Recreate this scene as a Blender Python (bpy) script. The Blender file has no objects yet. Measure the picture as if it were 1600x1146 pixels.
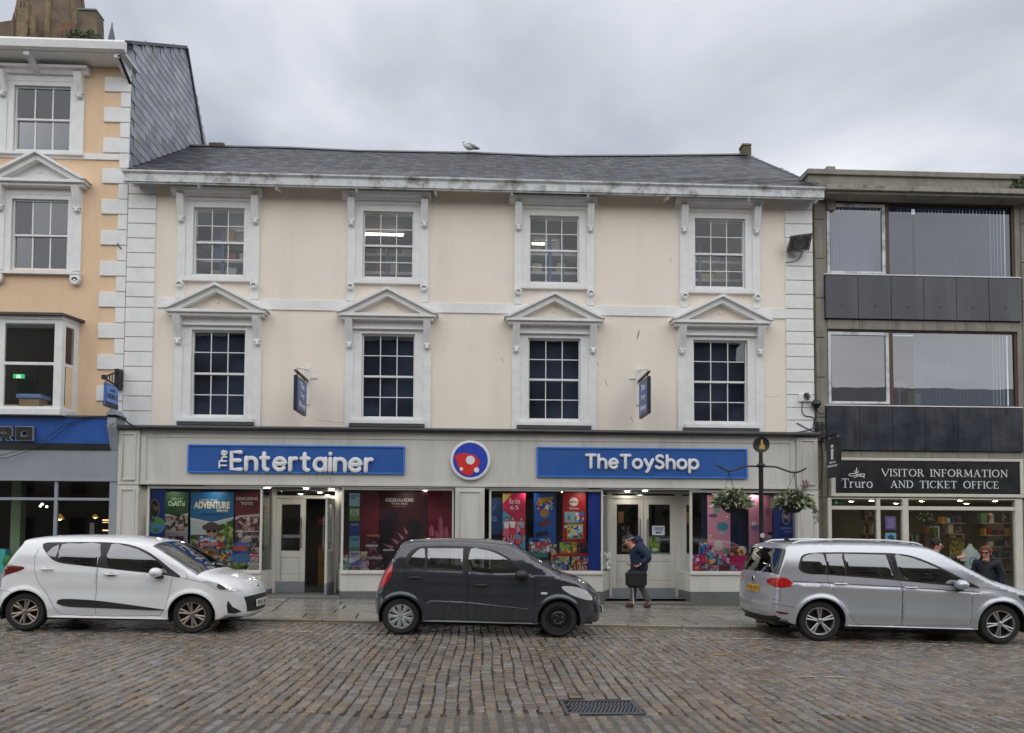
import bpy, bmesh, math, random
import numpy as np
from mathutils import Vector, Matrix
from mathutils.geometry import delaunay_2d_cdt
R = math.radians
PI = math.pi
random.seed(7)
rng = np.random.default_rng(7)
S = bpy.context.scene
C = S.collection

# ------------------------------------------------------------------ camera
F_PX, CX, VC = 1200.0, 800.0, 785.0          # focal length and optical axis, in pixels of the 1600 px wide photograph
YAW, PITCH, ROLL = R(2.5), R(2.4), R(0.28)
CAM = Vector((0, 0, 1.55))
cam = bpy.data.cameras.new('camera')
cam.sensor_width = 36
cam.lens = F_PX * 36 / 1600
cam.shift_y = (VC - 573) / 1600
cam.clip_end = 2000
cam_o = bpy.data.objects.new('camera', cam)
CAM_ROT = Matrix.Rotation(-YAW, 3, 'Z') @ Matrix.Rotation(PI/2 + PITCH, 3, 'X') @ Matrix.Rotation(ROLL, 3, 'Z')
cam_o.matrix_world = Matrix.Translation(CAM) @ CAM_ROT.to_4x4()
C.objects.link(cam_o)
S.camera = cam_o

# ------------------------------------------------------------------ sky, sun, exposure
SUN_EL, SUN_AZ = R(52), R(186)
w = bpy.data.worlds.new('World')
S.world = w
w.use_nodes = True
nt = w.node_tree
nt.nodes.clear()
def wn(t, **k):
    n = nt.nodes.new(t)
    for a, b in k.items():
        setattr(n, a, b)
    return n
sky = wn('ShaderNodeTexSky', sky_type='NISHITA', sun_disc=False)
sky.sun_elevation = SUN_EL
sky.sun_rotation = SUN_AZ
sky.air_density = 1.0
sky.dust_density = 2.0
tc = wn('ShaderNodeTexCoord')
sep = wn('ShaderNodeSeparateXYZ')
nt.links.new(tc.outputs['Generated'], sep.inputs[0])
za = wn('ShaderNodeMath', operation='ADD'); za.inputs[1].default_value = 0.22
zm = wn('ShaderNodeMath', operation='MAXIMUM'); zm.inputs[1].default_value = 0.06
nt.links.new(sep.outputs[2], za.inputs[0]); nt.links.new(za.outputs[0], zm.inputs[0])
dx = wn('ShaderNodeMath', operation='DIVIDE'); dy = wn('ShaderNodeMath', operation='DIVIDE')
for d, i in ((dx, 0), (dy, 1)):
    nt.links.new(sep.outputs[i], d.inputs[0]); nt.links.new(zm.outputs[0], d.inputs[1])
cmb = wn('ShaderNodeCombineXYZ')
nt.links.new(dx.outputs[0], cmb.inputs[0]); nt.links.new(dy.outputs[0], cmb.inputs[1])
n1 = wn('ShaderNodeTexNoise'); n1.inputs['Scale'].default_value = 0.95; n1.inputs['Detail'].default_value = 6; n1.inputs['Roughness'].default_value = .5; n1.inputs['Distortion'].default_value = .35
mpw = wn('ShaderNodeMapping'); mpw.inputs['Location'].default_value = (3.15, 1.9, 0)
nt.links.new(cmb.outputs[0], mpw.inputs[0]); nt.links.new(mpw.outputs[0], n1.inputs['Vector'])
rp = wn('ShaderNodeValToRGB')
e = rp.color_ramp.elements
e[0].position = .39; e[0].color = (2.9, 3.15, 3.7, 1)
e[1].position = .62; e[1].color = (6.9, 7.0, 7.2, 1)
m_ = rp.color_ramp.elements.new(.5); m_.color = (4.6, 4.85, 5.35, 1)
nt.links.new(n1.outputs['Fac'], rp.inputs[0])
n2 = wn('ShaderNodeTexNoise'); n2.inputs['Scale'].default_value = 1.3; n2.inputs['Detail'].default_value = 4
mp2 = wn('ShaderNodeMapping'); mp2.inputs['Location'].default_value = (7.3, 2.2, 0)
nt.links.new(cmb.outputs[0], mp2.inputs[0]); nt.links.new(mp2.outputs[0], n2.inputs['Vector'])
mr = wn('ShaderNodeMapRange'); mr.inputs[1].default_value = .58; mr.inputs[2].default_value = .78; mr.inputs[3].default_value = 0.0; mr.inputs[4].default_value = .35
nt.links.new(n2.outputs['Fac'], mr.inputs[0])
mx = wn('ShaderNodeMix', data_type='RGBA')
nt.links.new(mr.outputs[0], mx.inputs[0]); nt.links.new(rp.outputs[0], mx.inputs[6]); nt.links.new(sky.outputs[0], mx.inputs[7])
bg = wn('ShaderNodeBackground'); bg.inputs[1].default_value = 0.1
nt.links.new(mx.outputs[2], bg.inputs[0])
wo = wn('ShaderNodeOutputWorld'); nt.links.new(bg.outputs[0], wo.inputs[0])
sun = bpy.data.lights.new('sun', 'SUN')
sun.energy = 1.5; sun.angle = R(118); sun.color = (1, .98, .95)
so = bpy.data.objects.new('sun', sun); C.objects.link(so)
# light comes from behind the viewer, high up
sd = Vector((math.sin(SUN_AZ)*math.cos(SUN_EL), math.cos(SUN_AZ)*math.cos(SUN_EL), math.sin(SUN_EL)))
so.rotation_euler = sd.to_track_quat('Z', 'Y').to_euler()
S.view_settings.view_transform = 'Standard'
S.view_settings.look = 'None'
S.view_settings.exposure = 0.6
S.view_settings.gamma = 1
S.view_settings.use_curve_mapping = False

# ------------------------------------------------------------------ helpers
def at(u, v, Y):
    """point seen at photo pixel (u, v) on the vertical plane at depth Y"""
    d = CAM_ROT @ Vector(((u - CX)/F_PX, (VC - v)/F_PX, -1))
    return CAM + d * ((Y - CAM.y) / d.y)
def X(u, v, Y): return at(u, v, Y).x
def Z(u, v, Y): return at(u, v, Y).z
def rect(u0, v0, u1, v1, Y):
    a, b, c, d = at(u0, v0, Y), at(u1, v0, Y), at(u0, v1, Y), at(u1, v1, Y)
    return ((a.x+c.x)/2, (b.x+d.x)/2, (c.z+d.z)/2, (a.z+b.z)/2)     # X0, X1, Z0, Z1
SLOPE = 0.017
def gz(x): return -SLOPE * x                                          # the street falls to the right

class MB:
    def __init__(s): s.v = []; s.f = []
    def add(s, vs, fs):
        k = len(s.v); s.v += [tuple(p) for p in vs]; s.f += [tuple(i + k for i in f) for f in fs]; return s
    def box(s, x0, x1, y0, y1, z0, z1):
        if x0 > x1: x0, x1 = x1, x0
        if y0 > y1: y0, y1 = y1, y0
        if z0 > z1: z0, z1 = z1, z0
        return s.add([(x0,y0,z0),(x1,y0,z0),(x1,y1,z0),(x0,y1,z0),(x0,y0,z1),(x1,y0,z1),(x1,y1,z1),(x0,y1,z1)],
                     [(0,3,2,1),(4,5,6,7),(0,1,5,4),(1,2,6,5),(2,3,7,6),(3,0,4,7)])
    def prism(s, poly, y0, y1):
        """polygon of (x, z), extruded from y0 to y1"""
        n = len(poly)
        ar = sum(poly[i][0]*poly[(i+1) % n][1] - poly[(i+1) % n][0]*poly[i][1] for i in range(n))
        if ar < 0: poly = poly[::-1]
        if y0 > y1: y0, y1 = y1, y0
        vs = [(x, y0, z) for x, z in poly] + [(x, y1, z) for x, z in poly]
        return s.add(vs, [tuple(range(n)), tuple(range(2*n-1, n-1, -1))] + [(i, i+n, (i+1) % n + n, (i+1) % n) for i in range(n)])
    def prism_x(s, poly, x0, x1):
        """polygon of (y, z), extruded along x"""
        n = len(poly)
        ar = sum(poly[i][0]*poly[(i+1) % n][1] - poly[(i+1) % n][0]*poly[i][1] for i in range(n))
        if ar < 0: poly = poly[::-1]
        if x0 > x1: x0, x1 = x1, x0
        vs = [(x0, y, z) for y, z in poly] + [(x1, y, z) for y, z in poly]
        return s.add(vs, [tuple(range(n-1, -1, -1)), tuple(range(n, 2*n))] + [(i, (i+1) % n, (i+1) % n + n, i+n) for i in range(n)])
    def prism_z(s, poly, z0, z1):
        n = len(poly)
        ar = sum(poly[i][0]*poly[(i+1) % n][1] - poly[(i+1) % n][0]*poly[i][1] for i in range(n))
        if ar < 0: poly = poly[::-1]
        vs = [(x, y, z0) for x, y in poly] + [(x, y, z1) for x, y in poly]
        return s.add(vs, [tuple(range(n-1, -1, -1)), tuple(range(n, 2*n))] + [(i, (i+1) % n, (i+1) % n + n, i+n) for i in range(n)])
    def quad(s, a, b, c, d): return s.add([a, b, c, d], [(0, 1, 2, 3)])
    def tube(s, pts, r, n=8, caps=True, flat=1.0):
        pts = [Vector(p) for p in pts]
        rs = r if isinstance(r, (list, tuple)) else [r]*len(pts)
        if caps == 'round':
            a = (pts[0] - pts[1]).normalized(); b = (pts[-1] - pts[-2]).normalized()
            pre = [pts[0] + a*rs[0]*q for q in (.98, .7)]; post = [pts[-1] + b*rs[-1]*q for q in (.7, .98)]
            pts = pre + pts + post
            rs = [rs[0]*.2, rs[0]*.72] + list(rs) + [rs[-1]*.72, rs[-1]*.2]
        vs, fs = [], []
        up = None
        for i, p in enumerate(pts):
            t = (pts[min(i+1, len(pts)-1)] - pts[max(i-1, 0)]).normalized()
            if up is None:
                up = Vector((0, 1, 0)) if abs(t.y) < .9 else Vector((1, 0, 0))
            sd_ = t.cross(up)
            if sd_.length < 1e-5: sd_ = t.cross(Vector((1, 0, .3)))
            sd_.normalize(); u2 = sd_.cross(t).normalized(); up = u2
            for k in range(n):
                a = 2*PI*k/n
                vs.append(p + sd_*math.cos(a)*rs[i] + u2*math.sin(a)*rs[i]*flat)
        m = len(pts)
        for i in range(m-1):
            for k in range(n):
                fs.append((i*n+k, i*n+(k+1) % n, (i+1)*n+(k+1) % n, (i+1)*n+k))
        if caps:
            fs.append(tuple(range(n-1, -1, -1))); fs.append(tuple(range((m-1)*n, m*n)))
        return s.add(vs, fs)
    def lathe(s, prof, c=(0,0,0), axis='z', n=24, a0=0, a1=2*PI):
        """prof: (radius, height along the axis)"""
        full = abs(a1-a0-2*PI) < 1e-6
        m = n if full else n+1
        vs, fs = [], []
        for r_, h in prof:
            for k in range(m):
                a = a0 + (a1-a0)*k/n
                p = (r_*math.cos(a), r_*math.sin(a), h)
                if axis == 'y': p = (p[0], h, p[1])
                if axis == 'x': p = (h, p[0], p[1])
                vs.append((p[0]+c[0], p[1]+c[1], p[2]+c[2]))
        for i in range(len(prof)-1):
            for k in range(n):
                k2 = (k+1) % m
                fs.append((i*m+k, i*m+k2, (i+1)*m+k2, (i+1)*m+k))
        return s.add(vs, fs)
    def ball(s, c, rx, ry=None, rz=None, n=12, m=8):
        ry = rx if ry is None else ry; rz = rx if rz is None else rz
        vs, fs = [], []
        for i in range(m+1):
            th = PI*i/m
            for k in range(n):
                a = 2*PI*k/n
                vs.append((c[0]+rx*math.sin(th)*math.cos(a), c[1]+ry*math.sin(th)*math.sin(a), c[2]+rz*math.cos(th)))
        for i in range(m):
            for k in range(n):
                fs.append((i*n+k, (i+1)*n+k, (i+1)*n+(k+1) % n, i*n+(k+1) % n))
        return s.add(vs, fs)
    def map(s, fn):
        s.v = [tuple(fn(Vector(p))) for p in s.v]; return s
    def mesh(s, name, mat, bevel=0, smooth=False, seg=1, weld=True):
        me = bpy.data.meshes.new(name)
        me.from_pydata(s.v, [], s.f)
        bm = bmesh.new(); bm.from_mesh(me)
        if weld: bmesh.ops.remove_doubles(bm, verts=bm.verts, dist=1e-5)
        bmesh.ops.dissolve_degenerate(bm, edges=bm.edges, dist=1e-6)
        if bevel:
            es = [e_ for e_ in bm.edges if len(e_.link_faces) == 2 and e_.calc_face_angle(0) > .5]
            bmesh.ops.bevel(bm, geom=es, offset=bevel, segments=seg, affect='EDGES', clamp_overlap=True)
        bmesh.ops.recalc_face_normals(bm, faces=bm.faces)
        bm.to_mesh(me); bm.free()
        if smooth:
            for p in me.polygons: p.use_smooth = True
            me.set_sharp_from_angle(angle=R(40))
        me.materials.append(mat)
        return me
    def build(s, name, mat, parent=None, bevel=0, smooth=False, seg=1, weld=True):
        return link(name, s.mesh(name, mat, bevel, smooth, seg, weld), parent)

def link(name, data, parent=None):
    o = bpy.data.objects.new(name, data)
    C.objects.link(o)
    if parent is not None:
        o.parent = parent
        o.matrix_parent_inverse = Matrix.Identity(4) if parent.type == 'MESH' else Matrix.Translation(-parent.location)
    return o
def tag(o, label=None, cat=None, group=None, kind=None):
    if label: o['label'] = label
    if cat: o['category'] = cat
    if group: o['group'] = group
    if kind: o['kind'] = kind
    return o
def thing(name, label, cat, loc=(0, 0, 0), group=None):
    o = bpy.data.objects.new(name, None)
    C.objects.link(o)
    o.location = loc
    o.empty_display_size = .1
    return tag(o, label, cat, group)
def copy_tree(o, parent=None):
    c = o.copy(); C.objects.link(c)
    if parent is not None: c.parent = parent
    for ch in o.children: copy_tree(ch, c)
    return c
def box(name, mat, parent, x0, x1, y0, y1, z0, z1, bevel=0):
    return MB().box(x0, x1, y0, y1, z0, z1).build(name, mat, parent, bevel)

# ------------------------------------------------------------------ materials
def lin(c):
    """sRGB 0-255 to linear"""
    return tuple(((x/255)/12.92 if x/255 <= .04045 else ((x/255+.055)/1.055)**2.4) for x in c)
MATS = {}
def M(name, col, rough=.6, var=.12, scale=6, bump=0, bscale=None, metal=0, spec=.5, streak=0, dirt=None, dirtamt=.0, dirtscale=1.5, emit=0, coat=0, rand=0, rvar=0.1, alpha=1):
    if name in MATS: return MATS[name]
    m = bpy.data.materials.new(name); m.use_nodes = True
    t = m.node_tree; N = t.nodes; L = t.links
    b = N['Principled BSDF']
    b.inputs['Roughness'].default_value = rough
    b.inputs['Metallic'].default_value = metal
    b.inputs['Specular IOR Level'].default_value = spec
    if coat:
        b.inputs['Coat Weight'].default_value = coat; b.inputs['Coat Roughness'].default_value = .04
    co = N.new('ShaderNodeTexCoord')
    col = tuple(col)
    cur = None
    if var or bump or rvar:
        no = N.new('ShaderNodeTexNoise'); no.inputs['Scale'].default_value = scale; no.inputs['Detail'].default_value = 6; no.inputs['Roughness'].default_value = .65
        L.new(co.outputs['Object'], no.inputs['Vector'])
    if var:
        mxn = N.new('ShaderNodeMix'); mxn.data_type = 'RGBA'
        mxn.inputs[6].default_value = tuple(c*(1-var) for c in col) + (1,)
        mxn.inputs[7].default_value = tuple(min(1, c*(1+var)) for c in col) + (1,)
        mrn = N.new('ShaderNodeMapRange'); mrn.inputs[1].default_value = .3; mrn.inputs[2].default_value = .7
        L.new(no.outputs['Fac'], mrn.inputs[0]); L.new(mrn.outputs[0], mxn.inputs[0])
        cur = mxn.outputs[2]
    if rand:
        geo = N.new('ShaderNodeNewGeometry'); oi = N.new('ShaderNodeObjectInfo')
        ad = N.new('ShaderNodeMath'); ad.operation = 'ADD'
        L.new(geo.outputs['Random Per Island'], ad.inputs[0]); L.new(oi.outputs['Random'], ad.inputs[1])
        fr = N.new('ShaderNodeMath'); fr.operation = 'FRACT'; L.new(ad.outputs[0], fr.inputs[0])
        hs = N.new('ShaderNodeHueSaturation')
        mv = N.new('ShaderNodeMapRange'); mv.inputs[3].default_value = 1-rand; mv.inputs[4].default_value = 1+rand
        L.new(fr.outputs[0], mv.inputs[0]); L.new(mv.outputs[0], hs.inputs['Value'])
        f2 = N.new('ShaderNodeMath'); f2.operation = 'MULTIPLY'; f2.inputs[1].default_value = 7.13; L.new(fr.outputs[0], f2.inputs[0])
        f3 = N.new('ShaderNodeMath'); f3.operation = 'FRACT'; L.new(f2.outputs[0], f3.inputs[0])
        ms = N.new('ShaderNodeMapRange'); ms.inputs[3].default_value = .3; ms.inputs[4].default_value = 1.3
        L.new(f3.outputs[0], ms.inputs[0]); L.new(ms.outputs[0], hs.inputs['Saturation'])
        if cur: L.new(cur, hs.inputs['Color'])
        else: hs.inputs['Color'].default_value = col + (1,)
        cur = hs.outputs[0]
    if dirt is not None:
        mp = N.new('ShaderNodeMapping'); L.new(co.outputs['Object'], mp.inputs[0])
        mp.inputs['Scale'].default_value = (1, 1, .12) if streak else (1, 1, 1)
        nd = N.new('ShaderNodeTexNoise'); nd.inputs['Scale'].default_value = dirtscale; nd.inputs['Detail'].default_value = 8; nd.inputs['Roughness'].default_value = .7
        L.new(mp.outputs[0], nd.inputs['Vector'])
        mrd = N.new('ShaderNodeMapRange'); mrd.inputs[1].default_value = .48; mrd.inputs[2].default_value = .75; mrd.inputs[4].default_value = dirtamt
        L.new(nd.outputs['Fac'], mrd.inputs[0])
        md = N.new('ShaderNodeMix'); md.data_type = 'RGBA'
        L.new(mrd.outputs[0], md.inputs[0])
        if cur: L.new(cur, md.inputs[6])
        else: md.inputs[6].default_value = col + (1,)
        md.inputs[7].default_value = tuple(dirt) + (1,)
        cur = md.outputs[2]
    if cur: L.new(cur, b.inputs['Base Color'])
    else: b.inputs['Base Color'].default_value = col + (1,)
    if rvar and (var or bump):
        mrr = N.new('ShaderNodeMapRange'); mrr.inputs[1].default_value = .3; mrr.inputs[2].default_value = .7
        mrr.inputs[3].default_value = max(0.02, rough-rvar); mrr.inputs[4].default_value = min(1, rough+rvar)
        L.new(no.outputs['Fac'], mrr.inputs[0]); L.new(mrr.outputs[0], b.inputs['Roughness'])
    if bump:
        nb = N.new('ShaderNodeTexNoise'); nb.inputs['Scale'].default_value = bscale or scale*8; nb.inputs['Detail'].default_value = 5
        L.new(co.outputs['Object'], nb.inputs['Vector'])
        bu = N.new('ShaderNodeBump'); bu.inputs['Strength'].default_value = bump; bu.inputs['Distance'].default_value = .01
        L.new(nb.outputs['Fac'], bu.inputs['Height']); L.new(bu.outputs[0], b.inputs['Normal'])
    if emit:
        b.inputs['Emission Color'].default_value = col + (1,); b.inputs['Emission Strength'].default_value = emit
    MATS[name] = m
    return m
def GLASS(name, tint=(.8, .85, .85), refl=.1, rough=.0, wav=0):
    if name in MATS: return MATS[name]
    m = bpy.data.materials.new(name); m.use_nodes = True
    t = m.node_tree; N = t.nodes; L = t.links; N.clear()
    tr = N.new('ShaderNodeBsdfTransparent'); tr.inputs[0].default_value = tuple(tint) + (1,)
    gl = N.new('ShaderNodeBsdfGlossy'); gl.inputs['Roughness'].default_value = rough; gl.inputs[0].default_value = (.95, .97, 1, 1)
    fz = N.new('ShaderNodeLayerWeight'); fz.inputs[0].default_value = .35
    mr_ = N.new('ShaderNodeMapRange'); mr_.inputs[3].default_value = refl; mr_.inputs[4].default_value = .95
    L.new(fz.outputs['Fresnel'], mr_.inputs[0])
    if wav:
        co = N.new('ShaderNodeTexCoord'); nb = N.new('ShaderNodeTexNoise'); nb.inputs['Scale'].default_value = 1.3
        L.new(co.outputs['Object'], nb.inputs['Vector'])
        bu = N.new('ShaderNodeBump'); bu.inputs['Strength'].default_value = wav; bu.inputs['Distance'].default_value = .02
        L.new(nb.outputs['Fac'], bu.inputs['Height']); L.new(bu.outputs[0], gl.inputs['Normal'])
    mx_ = N.new('ShaderNodeMixShader'); L.new(mr_.outputs[0], mx_.inputs[0]); L.new(tr.outputs[0], mx_.inputs[1]); L.new(gl.outputs[0], mx_.inputs[2])
    o = N.new('ShaderNodeOutputMaterial'); L.new(mx_.outputs[0], o.inputs[0])
    MATS[name] = m
    return m
def PRINT(name, cols, scale=9, rough=.35):
    """busy printed picture: patches of a few flat colours, different on every object"""
    if name in MATS: return MATS[name]
    m = bpy.data.materials.new(name); m.use_nodes = True
    t = m.node_tree; N = t.nodes; L = t.links
    b = N['Principled BSDF']; b.inputs['Roughness'].default_value = rough
    co = N.new('ShaderNodeTexCoord'); oi = N.new('ShaderNodeObjectInfo')
    ad = N.new('ShaderNodeVectorMath'); ad.operation = 'ADD'
    ml = N.new('ShaderNodeMath'); ml.operation = 'MULTIPLY'; ml.inputs[1].default_value = 37
    L.new(oi.outputs['Random'], ml.inputs[0]); L.new(co.outputs['Object'], ad.inputs[0]); L.new(ml.outputs[0], ad.inputs[1])
    no = N.new('ShaderNodeTexNoise'); no.inputs['Scale'].default_value = scale*.6; no.inputs['Detail'].default_value = 2
    L.new(ad.outputs[0], no.inputs['Vector'])
    mv = N.new('ShaderNodeMix'); mv.data_type = 'RGBA'; mv.inputs[0].default_value = .16
    L.new(ad.outputs[0], mv.inputs[6]); L.new(no.outputs['Color'], mv.inputs[7])
    vo = N.new('ShaderNodeTexVoronoi'); vo.inputs['Scale'].default_value = scale
    L.new(mv.outputs[2], vo.inputs['Vector'])
    sp = N.new('ShaderNodeSeparateColor'); L.new(vo.outputs['Color'], sp.inputs[0])
    rp_ = N.new('ShaderNodeValToRGB'); rp_.color_ramp.interpolation = 'CONSTANT'
    el = rp_.color_ramp.elements
    for i, c in enumerate(cols):
        q = el[i] if i < 2 else el.new(i/len(cols))
        q.position = i/len(cols); q.color = lin(c) + (1,)
    L.new(sp.outputs[0], rp_.inputs[0]); L.new(rp_.outputs[0], b.inputs['Base Color'])
    MATS[name] = m
    return m
def flat(c, rough=.45):
    """plain printed or painted colour, sRGB"""
    return M('colour_%02x%02x%02x' % tuple(c), lin(c), rough, var=.05, scale=20, rvar=.05)

MOSS = (.045, .05, .025)
m_cream = M('cream_render', lin((235, 225, 211)), .85, .03, 1.2, .35, 60, dirt=(.30, .25, .2), dirtamt=.14, dirtscale=1.4, streak=1)
m_peach = M('peach_render', lin((228, 198, 164)), .85, .04, 1.2, .2, 60, dirt=(.35, .22, .12), dirtamt=.25, streak=1)
m_white = M('white_masonry_paint', lin((228, 228, 227)), .6, .04, 3, .15, 40, dirt=(.25, .26, .24), dirtamt=.2, dirtscale=2.5)
m_whitewood = M('white_woodwork_paint', lin((226, 226, 225)), .45, .05, 5, .1, 30, dirt=(.22, .22, .19), dirtamt=.16, dirtscale=4)
m_gutter = M('weathered_white_board', lin((205, 209, 210)), .6, .08, 6, .3, 40, dirt=(.07, .055, .025), dirtamt=1.0, dirtscale=3.2)
m_shopgrey = M('stone_grey_paint', lin((201, 199, 191)), .5, .04, 1.5, .1, 30, dirt=(.20, .20, .18), dirtamt=.4, streak=1, dirtscale=2)
m_plinth = M('dark_plinth_paint', lin((96, 98, 97)), .6, .1, 4, .2)
m_slate = M('roof_slate', lin((76, 79, 88)), .38, .25, 5, .4, 40, rand=.5, dirt=MOSS, dirtamt=.35)
m_slatehung = M('hung_slate', lin((148, 152, 162)), .5, .15, 5, .3, 40, rand=.25, dirt=(.05, .055, .05), dirtamt=.4)
m_lead = M('lead_flashing', lin((70, 70, 72)), .5, .25, 6, .4, 25, dirt=(.02, .02, .02), dirtamt=.5)
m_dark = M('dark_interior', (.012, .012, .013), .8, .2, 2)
m_black = M('black_paint', (.008, .008, .009), .35, .2, 10)
m_blackmetal = M('black_iron', (.01, .01, .011), .45, .3, 20, .3)
m_concrete = M('weathered_concrete', lin((138, 133, 124)), .85, .15, 3, .5, 50, dirt=(.05, .05, .038), dirtamt=.7, streak=1, dirtscale=3)
m_panel = M('dark_slate_cladding', lin((42, 47, 57)), .22, .18, 2.2, .1, 8, dirt=(.13, .13, .13), dirtamt=.35, streak=1, dirtscale=2)
m_brownwood = M('brown_varnished_wood', lin((82, 58, 46)), .5, .2, 12, .2)
m_blue = M('sign_blue', lin((38, 88, 160)), .4, .05, 2, dirt=(.03, .08, .22), dirtamt=.4, streak=1, dirtscale=3)
m_royal = M('royal_blue_vinyl', lin((22, 58, 150)), .4, .08, 2)
m_signwhite = M('white_sign_letters', lin((225, 226, 228)), .4, .04, 8)
m_steel = M('brushed_steel', lin((150, 150, 150)), .3, .1, 20, metal=.9)
m_blind = M('navy_blackout', lin((54, 64, 84)), .8, .2, 1.5)
g_shop = GLASS('shop_glass', (.92, .95, .93), .04)
g_lower = GLASS('sash_glass_dark', (.75, .8, .85), .03, wav=.05)
g_upper = GLASS('sash_glass', (.92, .94, .94), .010, wav=.06)
g_sky = GLASS('sash_glass_reflecting', (.5, .54, .58), .04, wav=.05)
g_office_low = GLASS('office_glass_low', (.55, .61, .67), .12, wav=.04)
g_office = GLASS('office_glass', (.42, .48, .57), .05, wav=.03)
g_car = GLASS('car_glass', (.42, .47, .46), .19)
g_cardark = GLASS('car_privacy_glass', (.07, .08, .08), .19)

# text from the built-in font, fitted into a box on the plane y = Y (or given frame)
def text_mesh(s, mat, fat=0.0, depth=.004):
    cu = bpy.data.curves.new('lettering', 'FONT'); cu.body = s; cu.size = 1; cu.offset = fat; cu.extrude = depth; cu.resolution_u = 3
    cu.align_x = 'LEFT'; cu.space_line = .95
    ob = bpy.data.objects.new('lettering', cu)
    C.objects.link(ob)
    me = bpy.data.meshes.new_from_object(ob.evaluated_get(bpy.context.evaluated_depsgraph_get()))
    bpy.data.objects.remove(ob); bpy.data.curves.remove(cu)
    me.materials.clear(); me.materials.append(mat)
    return me
def lettering(s, mat, parent, o, ex, ez, w_, h_, fat=0.0, depth=.003, name='lettering', slant=0):
    """text whose bounding box is w_ x h_, lower left at o, along ex and ez"""
    me = text_mesh(s, mat, fat, depth)
    co = np.empty(len(me.vertices)*3); me.vertices.foreach_get('co', co); co = co.reshape(-1, 3)
    lo, hi = co.min(0), co.max(0)
    a = (co[:, 0]-lo[0])/max(1e-6, hi[0]-lo[0])*w_; b = (co[:, 1]-lo[1])/max(1e-6, hi[1]-lo[1])*h_
    a = a + slant*b
    c = co[:, 2]
    ex = np.array(ex); ez = np.array(ez); ny = np.cross(ex, ez)
    out = np.array(o)[None] + a[:, None]*ex + b[:, None]*ez + c[:, None]*ny
    me.vertices.foreach_set('co', out.reshape(-1)); me.update()
    return link(name, me, parent)
def text_px(s, mat, parent, u0, v0, u1, v1, Y, fat=0.0, depth=.003, name='lettering'):
    x0, x1, z0, z1 = rect(u0, v0, u1, v1, Y)
    return lettering(s, mat, parent, (x0, Y, z0), (1, 0, 0), (0, 0, 1), x1-x0, z1-z0, fat, depth, name)
# ------------------------------------------------------------------ ground, road, pavement
m_sett = M('granite_sett', lin((119, 107, 94)), .18, .22, 14, .5, 60, rand=.26, dirt=lin((58, 49, 40)), dirtamt=.5, dirtscale=1.2, rvar=.12)
m_joint = M('sett_joint', lin((46, 41, 34)), .5, .4, 7, .5, 40, dirt=MOSS, dirtamt=.7, dirtscale=3)
m_mortar = M('grey_mortar', lin((80, 77, 72)), .45, .25, 9, .4, 50)
m_slab = M('granite_slab', lin((134, 128, 117)), .2, .08, 10, .3, 50, rand=.2, dirt=lin((78, 72, 64)), dirtamt=.7, dirtscale=1.6, rvar=.16)
m_ground = M('wet_tarmac', (.05, .05, .05), .5, .2, 3)
def sheet(name, mat, x0, x1, y0, y1, dz, parent=None):
    return MB().quad((x0, y0, gz(x0)+dz), (x1, y0, gz(x1)+dz), (x1, y1, gz(x1)+dz), (x0, y1, gz(x0)+dz)).build(name, mat, parent)
tag(sheet('ground', m_ground, -300, 300, -300, 300, -.10), kind='structure')
Y_KERB = 13.25
road = tag(sheet('road', m_joint, -40, 40, -14, Y_KERB+.3, -.025), kind='structure')
def near_edge(x): return 6.68+.10*math.sin(x*1.7)+.07*math.sin(x*4.1+1)
mb = MB()
for k in range(95):
    xa, xb_ = -9+k*.2, -8.8+k*.2
    mb.quad((xa, 2, gz(xa)-.008), (xb_, 2, gz(xb_)-.008), (xb_, near_edge(xb_), gz(xb_)-.008), (xa, near_edge(xa), gz(xa)-.008))
tag(mb.build('mortar_bed', m_mortar), kind='structure')

def ground_at(u, v, dz=0.0):
    d = CAM_ROT @ Vector(((u - CX)/F_PX, (VC - v)/F_PX, -1))
    k = (dz - CAM.z) / (d.z + SLOPE*d.x)
    return CAM + d*k
gr0, gr1 = ground_at(884, 1115), ground_at(1008, 1096)
GX0, GX1, GY0, GY1 = gr0.x, ground_at(1006, 1115).x, gr0.y, gr1.y
def sett_shape(w_, l_, r_):
    vs = []
    hw, hl = w_/2, l_/2
    j = lambda a: r_.uniform(-a, a)
    q = [(-hw+j(.006), -hl+j(.008)), (hw+j(.006), -hl+j(.008)), (hw+j(.006), hl+j(.008)), (-hw+j(.006), hl+j(.008))]
    for x, y in q: vs.append((x, y, -.07))
    for x, y in q: vs.append((x, y, -.011))
    for x, y in q: vs.append((x*(1-.007/hw)+j(.002), y*(1-.012/hl)+j(.003), j(.0025)))
    fs = [(8, 9, 10, 11)]
    for a in (0, 4):
        for i in range(4): fs.append((a+i, a+(i+1) % 4, a+4+(i+1) % 4, a+4+i))
    return vs, fs
W_S = .121
def near_edge(x): return 6.68+.10*math.sin(x*1.7)+.07*math.sin(x*4.1+1)
setts = []
r_ = random.Random(3)
for i in range(-88, 106):
    xb = i*W_S
    y = 3.0 + r_.uniform(0, .25)
    ph = r_.uniform(0, 6)
    while y < Y_KERB - .22:
        near = y < near_edge(xb)
        l_ = r_.uniform(.13, .27)
        x = xb + .016*math.sin(y*1.3+i*.15) + .006*math.sin(y*3.1+ph)
        gap = .032 if near else .015
        wid = W_S - (.042 if near else .013) + r_.uniform(-.005, .004)
        yc = y + l_/2
        if not (GX0-.03 < x < GX1+.03 and GY0-.09 < yc < GY1+.09):
            setts.append((x, yc, wid, l_-gap, r_.uniform(-.018, .018), r_.uniform(-.004, .005)))
        y += l_
def in_view(x, y): return 5.95 < y and -.63*y < x < .72*y
vis = sorted([s for s in setts if in_view(s[0], s[1])], key=lambda s: s[1])[:300]
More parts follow.
